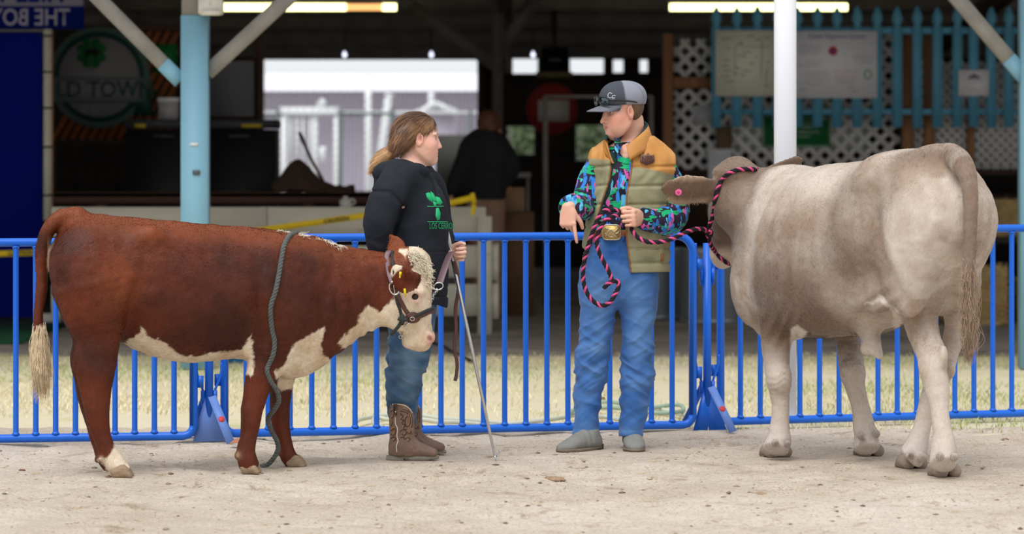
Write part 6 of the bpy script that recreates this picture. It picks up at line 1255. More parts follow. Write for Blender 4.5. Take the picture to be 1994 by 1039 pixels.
    for near, dy, ox, oy in ((True, -.12, 0, 0), (False, .14, 14, -10)):
        bt = Field(); b = lambda x, y, d=0.0: P(x + ox, y + oy, D0 + dy + d) if near else P(x + ox, y + oy + 0, D0 + dy + d)
        bt.chain([b(783, 772), b(783, 800), b(783, 830), b(783, 852), b(782, 872), b(782, 882)], np.array([23, 22, 20.5, 19.5, 18.5, 18.5]) * s, np.array([26.5, 25.5, 24.5, 24, 25, 26]) * s, side=(0, 1, 0), k=.012, ends=.3)
        bt.chain([b(782, 868), b(805, 872), b(828, 878), b(843, 881)], np.array([18, 19, 19, 15]) * s, np.array([18, 16.5, 12.5, 9.5]) * s, side=(0, 1, 0), k=.03)
        inner = Field(); inner.chain([b(783, 740), b(783, 800), b(783, 835)], np.array([22, 19.5, 17]) * s, np.array([25.5, 23, 21]) * s, side=(0, 1, 0))
        fz = P(0, 888 + oy, D0 + dy)[2]
        def bf(X, d, b=b, inner=inner, oy=oy, ox=ox, dy=dy, fz=fz):
            px, py = pix(X); px = px - ox; py = py - oy
            pc = np.clip(px - 783, -26, 27); top = 785 + 16 * (pc / 26) ** 2 * (pc > 0) + 3 * (pc / 26) ** 2 + 8 * np.clip((pc - 12) / 14, 0, 1) ** 1.5
            d = smax(d, (top - py) * s, .003); d = smax(d, -inner(X), .003); d = smax(d, (fz - X[:, 2]), .003)
            return d + .0022 * np.exp(-((px - 806) / 12) ** 2 - ((py - 862) / 12) ** 2) * np.sin((px - py) * .45) + .0012 * vnoise(X, 40) + .0018 * np.exp(-(poly_sd(px, py, [(798, 884), (800, 876), (812, 872), (830, 870), (831, 871), (813, 874), (802, 878)]) / 1.2) ** 2) * near
        V, Q = extract(bt, .0048, bf); px, py = pix(V); shaft = py - oy < 858
        boot = obj('boot', V, Q, BT, body, True)
        # sole with heel block
        zc = 0.0; zt = fz + .006; out = [(752, 0), (754, .018), (770, .030), (790, .029), (806, .031), (828, .034), (844, .028), (853, .012), (855, 0)]; oy_ = 0
        ring = [(x, w) for x, w in out] + [(x, -w) for x, w in out[-2:0:-1]]; X0 = lambda x: P(x + ox, 0, D0 + dy)[0]; yc = D0 + dy
        m = MB(); n = len(ring); zb = np.array([.012 if x > 790 else .020 for x, w in ring]); zb = np.array([.003 if 800 <= x <= 842 else (.012 if x > 842 else .018) for x, w in ring])
        Vb = [(X0(x), yc + w, z) for (x, w), z in zip(ring, zb)]; Vt = [(X0(x), yc + w, zt) for x, w in ring]; m.add(Vb + Vt, [list(range(n))[::-1], list(range(n, 2 * n))] + [(i, (i + 1) % n, (i + 1) % n + n, i + n) for i in range(n)]); m.obj('sole', SOLE, boot)
        m = MB(); hl = [(752, .0), (754, .020), (768, .031), (786, .029), (786, -.029), (768, -.031), (754, -.020)]; n = len(hl); m.add([(X0(x), yc + w, 0.001) for x, w in hl] + [(X0(x), yc + w, .022) for x, w in hl], [list(range(n))[::-1], list(range(n, 2 * n))] + [(i, (i + 1) % n, (i + 1) % n + n, i + n) for i in range(n)]); m.obj('heel', SOLE, boot)
        # piping and stitched scrolls laid on the shaft
        def on(x, y, e=.001):
            ys = np.linspace(-.12, .0, 50); X = np.stack([P(x + ox, y + oy, D0 + dy + v) for v in ys]); d = bf(X, bt(X)); i = int(np.argmax(d < 0)); return X[i] - [0, e, 0]
        m = MB(); m.tube(smooth_path([on(x, y) for x, y in ((770, 812), (770, 824), (774, 834), (773, 848), (775, 858), (772, 868), (773, 880))], 4), .0024, 6); m.obj('side_piping', WHT, boot, True)
        m = MB(); m.tube(smooth_path([on(x, y, .0) for x, y in ((764, 787), (770, 786.5), (780, 787), (790, 790), (798, 796), (803, 804))], 4), .0024, 6); m.obj('top_piping', WHT, boot, True)
        m = MB(); pts = [on(766, 786), on(774, 786), on(773, 808), on(770, 811), on(767, 808)]; m.add(pts + [p_ + [0, .004, 0] for p_ in pts], [(0, 1, 2, 3, 4), (0, 5, 6, 1), (1, 6, 7, 2), (2, 7, 8, 3), (3, 8, 9, 4), (4, 9, 5, 0)]); m.obj('pull_strap', BTD, boot)
        m = MB(); m.lathe([(.0042, 0), (.003, .001)], on(770, 801, .002), 10, (0, -1, 0)); m.lathe([(.002, 0), (.0015, .001)], on(770, 793, .002), 8, (0, -1, 0)); m.obj('strap_studs', WHT, boot)
        curves = [[(778, 798), (786, 799), (793, 804), (797, 814), (796, 824), (791, 828), (787, 822), (788, 812), (792, 808)], [(778, 803), (783, 808), (780, 813), (785, 816), (781, 821), (787, 826), (784, 831), (790, 834)], [(778, 838), (782, 834), (788, 836), (789, 842), (785, 845), (781, 842)], [(779, 850), (784, 848), (787, 853), (792, 849), (797, 853), (793, 857)], [(790, 838), (796, 842), (798, 836), (800, 843)], [(759, 800), (764, 796), (766, 804), (762, 812)], [(760, 836), (766, 832), (769, 838), (765, 845), (760, 842)], [(760, 852), (764, 848), (769, 852), (765, 857)], [(758, 815), (763, 820), (760, 826)], [(783, 794), (792, 797), (799, 806), (801, 818), (800, 830)]]
        m = MB(); m2 = MB()
        for cv in curves:
            try: m.tube(smooth_path([on(x, y) for x, y in cv], 4), .0017, 5); m2.tube(smooth_path([on(x + 1.6, y + 1.8) for x, y in cv], 4), .0032, 5)
            except Exception: pass
        m.obj('scroll_stitching', TAN, boot, True, kind='stuff'); m2.obj('scroll_inlay', BTD, boot, True, kind='stuff')
    # show stick held in the hand, lead strap and chain
    ST = simple('stick_metal', lin(206, 208, 212), .25, .9, var=.05, bump=0); a, e = g(866, 437, .075), P(966, 897, 15.41); e = np.array([e[0], DG(899), .004]); grip = g(879, 494, .03)
    dirn = unit(e - grip); top = grip - dirn * .15
    st = thing('show_stick', tuple(e), 'long silver show stick with a hooked tip held upright by the girl', 'stick'); m = MB(); m.tube([top, grip, e + dirn * -.03], [.0098, .0098, .0065], 12); m.obj('shaft', ST, st, True); m = MB(); m.tube([top - dirn * .003, top + dirn * .12], [.0115, .0115], 12); m.obj('rubber_grip', simple('white_grip', lin(214, 214, 216), .6, var=.05), st, True)
    h0 = e - dirn * .03; m = MB(); m.tube([h0, e], [.0055, .002], 8); m.tube(smooth_path([h0, h0 + [.012, -.004, .004], h0 + [.022, -.006, .012], h0 + [.026, -.007, .026]], 4), [.004] * 12 + [.002], 8); m.obj('hook', ST, st, True)
    return body, g, grip, q
GIRL, GG, GRIP, _ = build_girl()
# ---------------------------------------------------------------- young man in the two-colour vest, with cap and sunglasses
def shirt_mat():
    t = NT('patterned_shirt'); co = t.coord('Object'); sx = t.n('ShaderNodeSeparateXYZ'); t.put(sx.inputs[0], co)
    dkn = t.noise(9, co, 4); base = t.ramp(dkn, [(.4, lin(20, 16, 34)), (.6, lin(44, 30, 58))])
    def strokes(scale, seed, col, lo, fine):
        mp = t.n('ShaderNodeMapping'); t.put(mp.inputs[0], co); mp.inputs['Scale'].default_value = scale; mp.inputs['Location'].default_value = (seed, seed * 1.7, seed * .6)
        a = t.noise(1.0, mp.outputs[0], 1.0, .4); mp2 = t.n('ShaderNodeMapping'); t.put(mp2.inputs[0], co); mp2.inputs['Scale'].default_value = fine; b = t.noise(1.0, mp2.outputs[0], 3, .6)
        return t.math('MULTIPLY', t.ramp(a, [(lo, 0.0), (lo + .012, 1.0)]), t.ramp(b, [(.40, 0.0), (.43, 1.0)]))
    c = t.mix(strokes((15, 15, 42), 3.1, 0, .535, (10, 10, 120)), base, lin(18, 176, 112))
    c = t.mix(strokes((36, 36, 12), 7.7, 0, .57, (190, 190, 20)), c, lin(52, 132, 224))
    c = t.mix(strokes((36, 36, 14), 12.3, 0, .625, (210, 210, 26)), c, lin(96, 190, 236))
    c = t.mix(strokes((34, 34, 16), 19.9, 0, .635, (150, 150, 28)), c, lin(214, 92, 176))
    t.bump(t.noise(300, co, 2), .1, .001); return t.out(c, .75, 0, .25, .1)
def build_boy():
    D0 = 16.0; s = D0 / F_PX; g = lambda px, py, dy=0.0: P(px, py, D0 + dy)
    bd = Field(); fwd = unit((-.885, -.42, -.12)); up = unit((-.08, -.05, 1)); c = g(1210, 217, -.01); H = 99 * s
    q, M = head(bd, c, fwd, up, H, jaw=.92, nose=1.0, cheek=.9)
    bd.chain([g(1231, 235, .03), g(1233, 268, .035), g(1232, 300, .03)], [.052, .053, .075], [.056, .056, .07], k=.015)
    bd.chain([g(1230, 305), g(1226, 345), g(1212, 400), g(1203, 450), g(1205, 500)], [.14, .16, .14, .125, .14], [.075, .10, .09, .085, .09], side=(1, 0, 0), k=.05)
    RA = [(1172, 305, 0), (1150, 355, -.01), (1137, 402, -.03), (1112, 402, -.17)]; LA = [(1288, 315, .01), (1305, 360, .02), (1314, 415, .0), (1278, 429, -.10), (1252, 425, -.135)]
    for arm in (RA, LA): bd.chain([g(*a) for a in arm], np.linspace(.044, .027, len(arm)), k=.03)
    wr, wl = g(1105, 402, -.19), g(1250, 424, -.135)
    hand(bd, wr, (.02, -.12, -1), (-.25, -1, .05), (1, 0, 0), 1.02, ((4, 8, 6), (62, 80, 40), (68, 82, 40), (70, 80, 40)), (25, 35), 38, 4)
    hand(bd, wl, (-.5, -.86, .0), (.86, -.5, .06), (.0, .0, 1), 1.06, ((52, 98, 55), (55, 98, 55), (58, 98, 55), (61, 98, 55)), (35, 45), 28, 2)
    for x0, x1, x2, x3 in ((1170, 1160, 1146, 1138), (1240, 1243, 1238, 1232)): bd.chain([g((x0 + 1205) / 2, 520), g(x0, 575), g(x1, 655, -.01), g(x2, 750, .01), g(x3, 846, .02), g(x3 - 2, 860, .01)], [.085, .07, .055, .048, .030, .022], k=.04)
    V, Q = extract(bd, .0044, lambda X, d: d + .0005 * vnoise(X, 120))
    col = skin_cols(V, q, M, H, c, lin(228, 180, 158), lin(200, 120, 110), lin(230, 142, 124))
    body = obj('person', V, Q, SKIN, None, True, col, origin=(g(1195, 600)[0], D0, 0)); tag(body, 'young man in grey cap and tan and green vest pointing down', 'person')
    eyes(body, q, M, H)
    f, l, u = M
    # hair at the back and sides
    hf = Field(); hf.ell(q(-.09, 0, .10), np.array([.385, .350, .36]) * H, M, k=.02)
    def hcut(X, d):
        o = (X - c) @ M.T / H; x, y, z = o[:, 0], o[:, 1], o[:, 2]; d = smax(d, (x - (.06 - .9 * np.maximum(0, .06 - z))) * H, .005); d = smax(d, (-.20 - z) * H, .004); d = smax(d, (z - .24) * H, .004)
        return d + .03 * np.exp(-((x + .0) / .085) ** 2 - ((z + .0) / .12) ** 2) * (np.abs(y) > .2) * (x > -.07) + .001 * vnoise(X, [90, 90, 40])
    HV, HQ = extract(hf, .0042, hcut); hair = obj('hair', HV, HQ, simple('short_brown_hair', lin(104, 78, 58), .55, var=.35, scale=60, bump=.6, bscale=220, stretch=(1, 1, .3)), body, True)
    # cap
    cap = Field(); cq = lambda x, y, z: q(x - .02, y, z)
    cap.ell(cq(-.04, 0, .20), np.array([.445, .372, .36]) * H, M, k=.02); cap.ell(cq(.13, 0, .31), np.array([.27, .27, .25]) * H, M, k=.05); cap.ell(cq(-.22, 0, .30), np.array([.26, .30, .22]) * H, M, k=.05)
    hole = Field(); hole.ell(cq(-.045, 0, .13), np.array([.41, .335, .37]) * H, M)
    def cf(X, d):
        o = (X - c) @ M.T / H; x, y, z = o[:, 0] + .02, o[:, 1], o[:, 2]; d = smax(d, (.135 + .10 * x - z) * H, .004); d = smax(d, -hole(X), .003)
        an = np.arctan2(y, x + .04); return d + .0016 * np.exp(-(np.minimum(np.abs(np.abs(an) - 1.25), np.abs(np.abs(an) - 2.3)) / .03) ** 2)
    V, Q = extract(cap, .0046, cf); o = (V - c) @ M.T / H; an = np.abs(np.arctan2(o[:, 1], o[:, 0] + .06))
    cc = mixc(np.broadcast_to(lin(72, 76, 84), V.shape).copy(), lin(140, 142, 154), sstep(an, 1.22, 1.28)); cc = mixc(cc, lin(116, 118, 128), .8 * (sstep(-np.abs(an - 1.25), -.05, -.02) + sstep(-np.abs(an - 2.3), -.05, -.02)))
    capo = obj('cap', V, Q, vcol('cap_cloth', .8, .5, 330, .2), body, True, cc)
    m = MB(); m.lathe([(.007, 0), (.006, .003), (.0001, .005)], cq(-.02, 0, .553), 12, u); m.obj('top_button', simple('cap_grey', lin(126, 128, 138), .8), capo, True)
    nx, ny = 22, 15; top = []; bot = []
    for i in range(nx):
        a = -1.12 + 2.24 * i / (nx - 1)
        for j in range(ny):
            t = j / (ny - 1); inn = np.array([.40 * math.cos(a) - .03, .36 * math.sin(a)]); outp = np.array([.40 * math.cos(a * .62) + .335 * math.cos(a * 1.25) ** .8 if abs(a) < 1.12 else .2, .36 * math.sin(a) * (1 - .08 * t)]); xy = inn + (outp - inn) * t
            z = .175 + .02 * xy[0] - .09 * t - .30 * xy[1] ** 2 * (1 + .4 * t); top.append(q(xy[0], xy[1], z)); bot.append(q(xy[0], xy[1], z - .018))
    I = np.arange(nx * ny).reshape(nx, ny); q1 = np.stack([I[:-1, :-1], I[1:, :-1], I[1:, 1:], I[:-1, 1:]], -1).reshape(-1, 4); q2 = q1[:, ::-1] + nx * ny; ed = np.concatenate([I[0, :], I[:, -1][1:], I[-1, ::-1][1:], I[::-1, 0][1:]]); q3 = np.stack([ed[:-1], ed[1:], ed[1:] + nx * ny, ed[:-1] + nx * ny], 1)
    obj('brim', np.array(top + bot), np.concatenate([q1, q2, q3]), simple('cap_brim', lin(112, 114, 124), .8, var=.06, bump=.3, bscale=330), capo, True)
    # monogram on the front of the cap
    def oncap(a, z):
        ts = np.linspace(.6, .2, 60); dr = f * math.cos(a) + l * math.sin(a); X = np.stack([cq(-.04, 0, z) + dr * t * H for t in ts]); d = cf(X, cap(X)); i = int(np.argmax(d < 0)); return X[i] + dr * .0015
    mono = simple('silver_thread', lin(196, 198, 204), .6)
    for pts in ([(.62, .36), (.50, .385), (.44, .36), (.44, .31), (.52, .285), (.60, .295)], [(.78, .32), (.66, .325), (.63, .30), (.64, .262), (.66, .23), (.80, .232)], [(.64, .278), (.75, .278)]):
        m = MB(); m.tube(smooth_path([oncap(a, z + .02) for a, z in pts], 4), .0022, 6); m.obj('monogram', mono, capo, True)
    # sunglasses resting on the brim
    SG = NT('black_frame').out(lin(26, 28, 32), .25, 0, .6); LN = NT('mirror_lens').out(lin(86, 100, 110), .06, .9)
    sg = thing('sunglasses', tuple(q(.45, 0, .24)), 'dark mirrored sunglasses resting on the front of the grey cap', 'sunglasses')
    def lens(sd):
        V = []; n = 16
        for t in np.linspace(0, 2 * PI, n + 1)[:-1]:
            uu, vv = .145 * np.sign(math.cos(t)) * abs(math.cos(t)) ** .8, .085 * np.sign(math.sin(t)) * abs(math.sin(t)) ** .8; yy = sd * (.165 + uu * sd); V.append(q(.47 - .62 * yy * yy, yy, .262 + vv - .05 * (abs(yy) - .16)))
        V = np.array(V); cen = V.mean(0) + f * .006; th = f * -.004; m = MB(); m.add(np.concatenate([[cen], V, V + th]), [(0, i + 1, (i + 1) % n + 1) for i in range(n)] + [(i + 1, i + 1 + n, (i + 1) % n + 1 + n, (i + 1) % n + 1) for i in range(n)]); m.obj('lens', LN, sg, True)
        m = MB(); m.tube(V, .0032, 6, True); m.obj('rim', SG, sg, True)
        m = MB(); m.tube(smooth_path([q(.395, sd * .31, .275), q(.30, sd * .385, .265), q(.10, sd * .425, .225), q(-.08, sd * .42, .185), q(-.16, sd * .40, .16)], 4), np.linspace(.006, .0035, 17), 8); m.obj('temple_arm', SG, sg, True)
    lens(1); lens(-1); m = MB(); m.tube([q(.468, -.03, .285), q(.474, 0, .292), q(.468, .03, .285)], .004, 6); m.obj('bridge', SG, sg)
    # shirt
    SHM = shirt_mat(); sh = Field()
    sh.chain([g(1230, 292), g(1231, 312), g(1228, 340), g(1216, 395), g(1203, 445), g(1202, 462)], np.array([30, 58, 70, 66, 55, 52]) * s, np.array([24, 36, 46, 45, 41, 40]) * s, side=(1, 0, 0), k=.02)
    sh.chain([g(1174, 318), g(1158, 342, -.005), g(1146, 370, -.015), g(1137, 398, -.045), g(1120, 404, -.14), g(1112, 405, -.165)], np.array([25, 26, 25, 24, 23, 22]) * s, k=.04)
    sh.chain([g(1282, 320, .01), g(1300, 350, .02), g(1309, 385, .02), g(1311, 418, -.01), g(1292, 430, -.07), g(1266, 428, -.115), g(1253, 426, -.135)], np.array([26, 28, 29, 28, 26, 22, 19]) * s, k=.04)
    nh = Field(); nh.chain([g(1224, 250, .0), g(1229, 285, .02), g(1221, 297, -.07)], [.066, .066, .035], k=0)
    wrd, wld = unit(g(1105, 405, -.2) - g(1125, 404, -.1)), unit(g(1249, 425, -.145) - g(1266, 428, -.115)); wr0, wl0 = g(1110, 405, -.172), g(1248, 425, -.145)
    def shf(X, d):
        px, py = pix(X); d = smax(d, -nh(X), .004); d = smax(d, np.where((px < 1150) & (py > 380), (X - wr0) @ wrd, -1), .004); d = smax(d, np.where((px < 1262) & (px > 1215) & (py > 405) & (py < 450) & (X[:, 1] < D0 - .118), (X - wl0) @ wld, -1), .004)
        for w0, wd, dd in ((wr0, wrd, .03), (wl0, wld, .038)): d = d - .0025 * ((np.abs((X - w0) @ wd + dd * .5) < dd * .5) & (((X - w0) ** 2).sum(1) < .01))
        d = d - .003 * np.exp(-((px - 1212 - .12 * (py - 330)) / 4.5) ** 2) * (py > 300) * (py < 462) * (X[:, 1] < D0)
        ar = ((px > 1285) | (px < 1160)); d = d - ar * .006 * (1 - 2.4 * np.abs(fbm(X, [9, 9, 14], 2, 3))); return d + cloth_folds(X, -.005, [10, 10, 6], 5, 2.0) + .001 * vnoise(X, 40)
    V, Q = extract(sh, .0058, shf); shirt = obj('shirt', V, Q, SHM, body, True)
    m = MB(); A = np.array([g(1196, 264, -.045), g(1205, 268, -.02), g(1209, 285, -.085), g(1204, 301, -.125), g(1196, 290, -.115)]); m.add(np.concatenate([A, A + [.004, .006, .002]]), [(0, 1, 2, 3, 4), (9, 8, 7, 6, 5)] + [(i, i + 5, (i + 1) % 5 + 5, (i + 1) % 5) for i in range(5)]); m.obj('collar', SHM, shirt)
    for pts, w in (([g(1250, 262, .06), g(1248, 276, 0), g(1238, 292, -.06), g(1226, 303, -.105)], 11),):
        p_ = smooth_path(pts, 4); m = MB(); m.tube(p_, np.linspace(w, w * .8, len(p_)) * s * .9, 10, flat=.28, side=(0, -.3, 1)); m.obj('collar', SHM, shirt, True)
    BTN = simple('shirt_button', lin(60, 70, 110), .4)
    for x, y in ((1213, 338), (1215, 372), (1211, 408)):
        ys = np.linspace(-.3, 0, 70); X = np.stack([P(x, y, D0 + v) for v in ys]); dd = shf(X, sh(X)); i = int(np.argmax(dd < 0)); m = MB(); m.lathe([(.0052, 0), (.0045, .002)], X[i] + [0, .0005, 0], 10, (0, -1, 0)); m.obj('button', BTN, shirt)
    # quilted vest, open at the front
    ve = Field(); vin = Field()
    TS = [(1232, 278, 34, 30), (1233, 296, 62, 40), (1233, 312, 76, 48), (1231, 330, 84, 56), (1226, 380, 84, 60), (1222, 430, 82, 60), (1220, 480, 84, 60), (1220, 532, 84, 58)]
    ve.chain([g(x, y, .01) for x, y, a, b in TS], [a * s for *_, a, b in TS], [b * s for *_, b in TS], side=(1, 0, 0), k=.02)
    ve.ell(g(1288, 325, .01), np.array([30, 42, 34]) * s, k=.05); ve.ell(g(1172, 316, .0), np.array([22, 40, 30]) * s, k=.05)
    vin.chain([g(x, y, .015) for x, y, a, b in TS], [(a - 8.5) * s for *_, a, b in TS], [(b - 8.5) * s for *_, b in TS], side=(1, 0, 0), k=.02)
    vin.ell(g(1288, 327, .01), np.array([24, 36, 28]) * s, k=.04); vin.ell(g(1172, 313, .0), np.array([17, 33, 22]) * s, k=.04)
    vin.chain([g(1228, 240), g(1229, 290, .0)], [.085, .10], [.075, .085], side=(1, 0, 0), k=.02)
    arms = Field(); arms.chain([g(1322, 330, .015), g(1326, 355, .02), g(1334, 400, .02)], np.array([30, 36, 40]) * s, np.array([30, 40, 44]) * s, side=(1, 0, 0), k=0); arms.chain([g(1146, 334, -.0), g(1132, 370, -.02), g(1120, 420, -.06)], np.array([16, 22, 26]) * s, np.array([28, 38, 44]) * s, side=(1, 0, 0), k=0)
    openL = [(300, 1195), (262, 1180), (320, 1191), (345, 1189), (380, 1180), (420, 1168), (460, 1150), (500, 1137), (540, 1133)]
    lx = lambda py: np.interp(py, [250, 280, 310, 330, 350, 380, 420, 460, 500, 540], [1182, 1184, 1190, 1191, 1188, 1178, 1166, 1152, 1138, 1132]); rx = lambda py: np.interp(py, [250, 280, 305, 330, 380, 420, 460, 500, 540], [1222, 1221, 1229, 1228, 1219, 1217, 1219, 1223, 1229])
    def quilt(X, d):
        px, py = pix(X); row = np.where(px < 1200, py + .10 * (px - 1165), py + .02 * (px - 1260)); lines = [352, 398, 442, 488] if True else []
        g0 = 9.0 * np.ones(len(X))
        for y in (325, 362, 398, 440, 484, 512): g0 = np.minimum(g0, np.abs(row - y) + np.where(y == 325, 4 * (py < 312), 0))
        return d + .0070 * np.exp(-(g0 / 3.2) ** 2) * (py > 318) - .003
    def vf(X):
        d = ve(X); px, py = pix(X); d = quilt(X, d); d = d + np.where(px < 1192, .004 * np.sin(.30 * px + .10 * py + 6 * fbm(X, 7, 2)), .0018 * np.sin(.2 * px + 9 * fbm(X, 7, 2)))
        d = smax(d, -vin(X), .004); d = smax(d, -arms(X), .004); front = X[:, 1] < D0 + .04
        op = np.maximum(lx(py) - px, px - rx(py)) * s; d = np.where(front, smax(d, -op, .005), d)
        bot = np.where(px < 1200, 512, 531 - .03 * (px - 1225)); d = smax(d, (py - bot) * s, .006); d = smax(d, (264 - py) * s, .004); return d
    V, Q = mesh_field(vf, ve.lo - .02, ve.hi + .02, .0056, 1); px, py = pix(V)
    # yoke colour, lining
    yk = np.where(px < 1200, 309 + .07 * (px - 1155), 326 + np.maximum(0, (px - 1250)) * .22); di = vin(V); inside = di < .0065
    TANC, OLV, LIN_ = lin(190, 132, 66), lin(138, 134, 104), lin(28, 58, 54)
    oc = mixc(np.broadcast_to(OLV, V.shape).copy(), lin(158, 156, 124), .5 + fbm(V, 9, 2)); stn = blob(px, py, 1262, 505, 22, 8); oc = mixc(oc, lin(96, 100, 76), .6 * stn)
    tc = mixc(np.broadcast_to(TANC, V.shape).copy(), lin(206, 150, 84), .5 + fbm(V, 9, 2)); colv = mixc(oc, tc, sstep(yk - py, -1.4, 1.4)); edge = np.minimum(np.abs(px - lx(py)), np.abs(px - rx(py))); colv = np.where(((edge < 3.2) & (V[:, 1] < D0 + .03) & (py > 300))[:, None], lin(150, 100, 64), colv)
    inner = inside & ~((np.abs(py - 531) < 3)); colv = np.where(inner[:, None], LIN_, colv)
    vest = obj('vest', V, Q, vcol('vest_nylon', .62, .3, 120, .3, var=.06), body, True, colv)
    # stand collar in two wings
    TANM = simple('tan_nylon', lin(192, 134, 68), .6, var=.08, bump=.2); LINM = simple('green_fleece', lin(30, 64, 58), .95, var=.15, scale=30, bump=.5)
    def wing(path_lo, path_hi, name):
        a, b = smooth_path(path_lo, 5), smooth_path(path_hi, 5); n = len(a); cen = g(1228, 280, .01); rows = []
        for k in range(5): t = k / 4; p_ = a + (b - a) * t; rows.append(p_ + (p_ - cen) * [1, 1, 0] / (np.linalg.norm((p_ - cen) * [1, 1, 0], axis=1)[:, None]) * .006 * math.sin(PI * t))
        inn = [r_ - (r_ - cen) * [1, 1, 0] / (np.linalg.norm((r_ - cen) * [1, 1, 0], axis=1)[:, None]) * .016 for r_ in rows]; A = np.concatenate(rows + inn[::-1]); R_ = 10; Fc = []
        for r in range(R_):
            for i in range(n - 1): Fc.append((r * n + i, r * n + i + 1, ((r + 1) % R_) * n + i + 1, ((r + 1) % R_) * n + i))
        Fc.append([r * n for r in range(R_)][::-1]); Fc.append([r * n + n - 1 for r in range(R_)]); mi = [0] * (4 * (n - 1)) + [1] * (6 * (n - 1)) + [0, 0]; obj(name, A, Fc, [TANM, LINM], vest, True, midx=mi)
    wing([g(1227, 312, -.155), g(1246, 301, -.13), g(1268, 294, -.05), g(1270, 286, .07), g(1245, 284, .13), g(1225, 284, .14)], [g(1219, 283, -.12), g(1236, 270, -.11), g(1257, 252, -.05), g(1262, 241, .05), g(1248, 234, .11), g(1228, 236, .125)], 'collar_wing')
    wing([g(1192, 318, -.12), g(1176, 300, -.09), g(1168, 290, -.02), g(1176, 286, .06), g(1200, 284, .11), g(1225, 284, .14)], [g(1176, 272, -.10), g(1178, 264, -.06), g(1186, 258, .0), g(1196, 254, .06), g(1210, 244, .1), g(1228, 236, .125)], 'collar_wing')
    def onv(x, y, e=.002, fld=vf):
        ys = np.linspace(-.30, .02, 90); X = np.stack([P(x, y, D0 + v) for v in ys]); d = fld(X); i = int(np.argmax(d < 0)); return X[i] - [0, e, 0]
    PT = NT('brown_patch').out(lin(112, 74, 62), .7); PT2 = NT('dark_patch_mark').out(lin(74, 44, 44), .7)
    def plate(pts, name, mat, par, e=.002, planar=None):
        A = np.array([planar(x, y) if planar else onv(x, y, e) for x, y in pts]); n = len(A); cen = A.mean(0); m = MB(); m.add(np.concatenate([[cen], A, A + [0, .003 if planar is None else .012, 0]]), [(0, i + 1, (i + 1) % n + 1) for i in range(n)] + [(i + 1, i + 1 + n, (i + 1) % n + 1 + n, (i + 1) % n + 1) for i in range(n)]); return m.obj(name, mat, par)
    pl0, plx, ply = onv(1261, 311, .010), onv(1273, 311, .010), onv(1261, 319, .010); gx_, gy_ = (plx[1] - pl0[1]) / 12, (ply[1] - pl0[1]) / 8; planar = lambda x, y: P(x, y, pl0[1] + gx_ * (x - 1261) + gy_ * (y - 311))
    pa = plate([(1249, 300), (1258, 302), (1262, 297), (1266, 302), (1274, 301), (1275, 312), (1272, 317), (1259, 322), (1247, 316), (1246, 311)], 'chest_patch', PT, vest, planar=planar)
    for tx, x, y, h, sx in (('NFR', 1261, 309, 9.5, .95), ('RODEO', 1260, 316.5, 4, .9)):
        VV, FF = text_mesh(tx, h / .72 * s, True, .0003, sx=sx); obj('lettering', np.array([P(x + a / s, y - b / s, pl0[1] - .001 + gx_ * (x + a / s - 1261) + gy_ * (y - b / s - 311)) + [0, c_, 0] for a, c_, b in VV]), FF, PT2, pa)
    plate([(1286, 494), (1292, 493.5), (1292.5, 508), (1286.5, 508.5)], 'leather_tab', simple('tab_leather', lin(138, 88, 50), .6), vest, planar=lambda x, y, d_=onv(1289, 500, .007)[1]: P(x, y, d_))
    for fx, y0, y1 in ((lx, 330, 508), (rx, 314, 526)):
        m = MB(); pts = []
        for y in np.arange(y0, y1, 6):
            try: pts.append(onv(float(fx(y)) + (-2.5 if fx is lx else 2.5), y, .001))
            except Exception: pass
        m.tube(pts, .0028, 6); m.obj('zip_tape', simple('zip_brown', lin(146, 100, 66), .6), vest, True)
    A = []; B_ = []
    for y in range(296, 498, 8): e_ = onv(float(lx(y)) - 2.0, y, -.004); A.append(e_); w_ = 13 - 7 * (y - 296) / 200; B_.append(P(float(lx(y)) + w_, y, e_[1] + .014))
    n = len(A); L_ = np.array(A + B_); m = MB(); m.add(np.concatenate([L_, L_ + [0, .004, 0]]), [(i, i + n, i + n + 1, i + 1) for i in range(n - 1)] + [(2 * n + i, 2 * n + i + 1, 3 * n + i + 1, 3 * n + i) for i in range(n - 1)] + [(n + i, 3 * n + i, 3 * n + i + 1, n + i + 1) for i in range(n - 1)]); m.obj('lining_edge', LINM, vest, True)
    m = MB(); p_ = onv(1136, 497, .004); m.tube([p_, p_ + [.002, -.003, -.02]], [.004, .005], 8); m.obj('zip_pull', simple('zip_metal', lin(190, 190, 190), .3, .9), vest)
    m = MB(); m.tube([onv(x, 487 - .05 * (x - 1240), .0005) for x in range(1238, 1286, 4)], .0022, 6); m.obj('pocket_seam', simple('olive_seam', lin(112, 110, 84), .8), vest, True)
    # jeans
    je = Field(); je.chain([g(1203, 458), g(1204, 490), g(1206, 530), g(1206, 552)], np.array([52, 60, 72, 74]) * s, np.array([42, 46, 50, 48]) * s, side=(1, 0, 0), k=.02)
    RL = [(1169, 540, 42), (1167, 575, 41), (1163, 617, 35), (1158, 661, 32.5), (1152, 706, 30), (1148, 750, 30), (1144, 794, 25), (1141, 825, 25), (1140, 846, 25.5)]; LL = [(1242, 540, 42), (1242, 573, 40), (1243, 617, 34), (1241, 661, 31), (1243, 706, 31), (1238, 750, 30), (1234, 794, 27), (1231, 825, 25.5), (1230, 848, 25)]
    for leg_ in (RL, LL): je.chain([g(x, y, -.012 * math.exp(-((y - 650) / 60) ** 2)) for x, y, r in leg_], [r * s for *_, r in leg_], [r * s * 1.12 for *_, r in leg_], side=(1, 0, 0), k=.03)
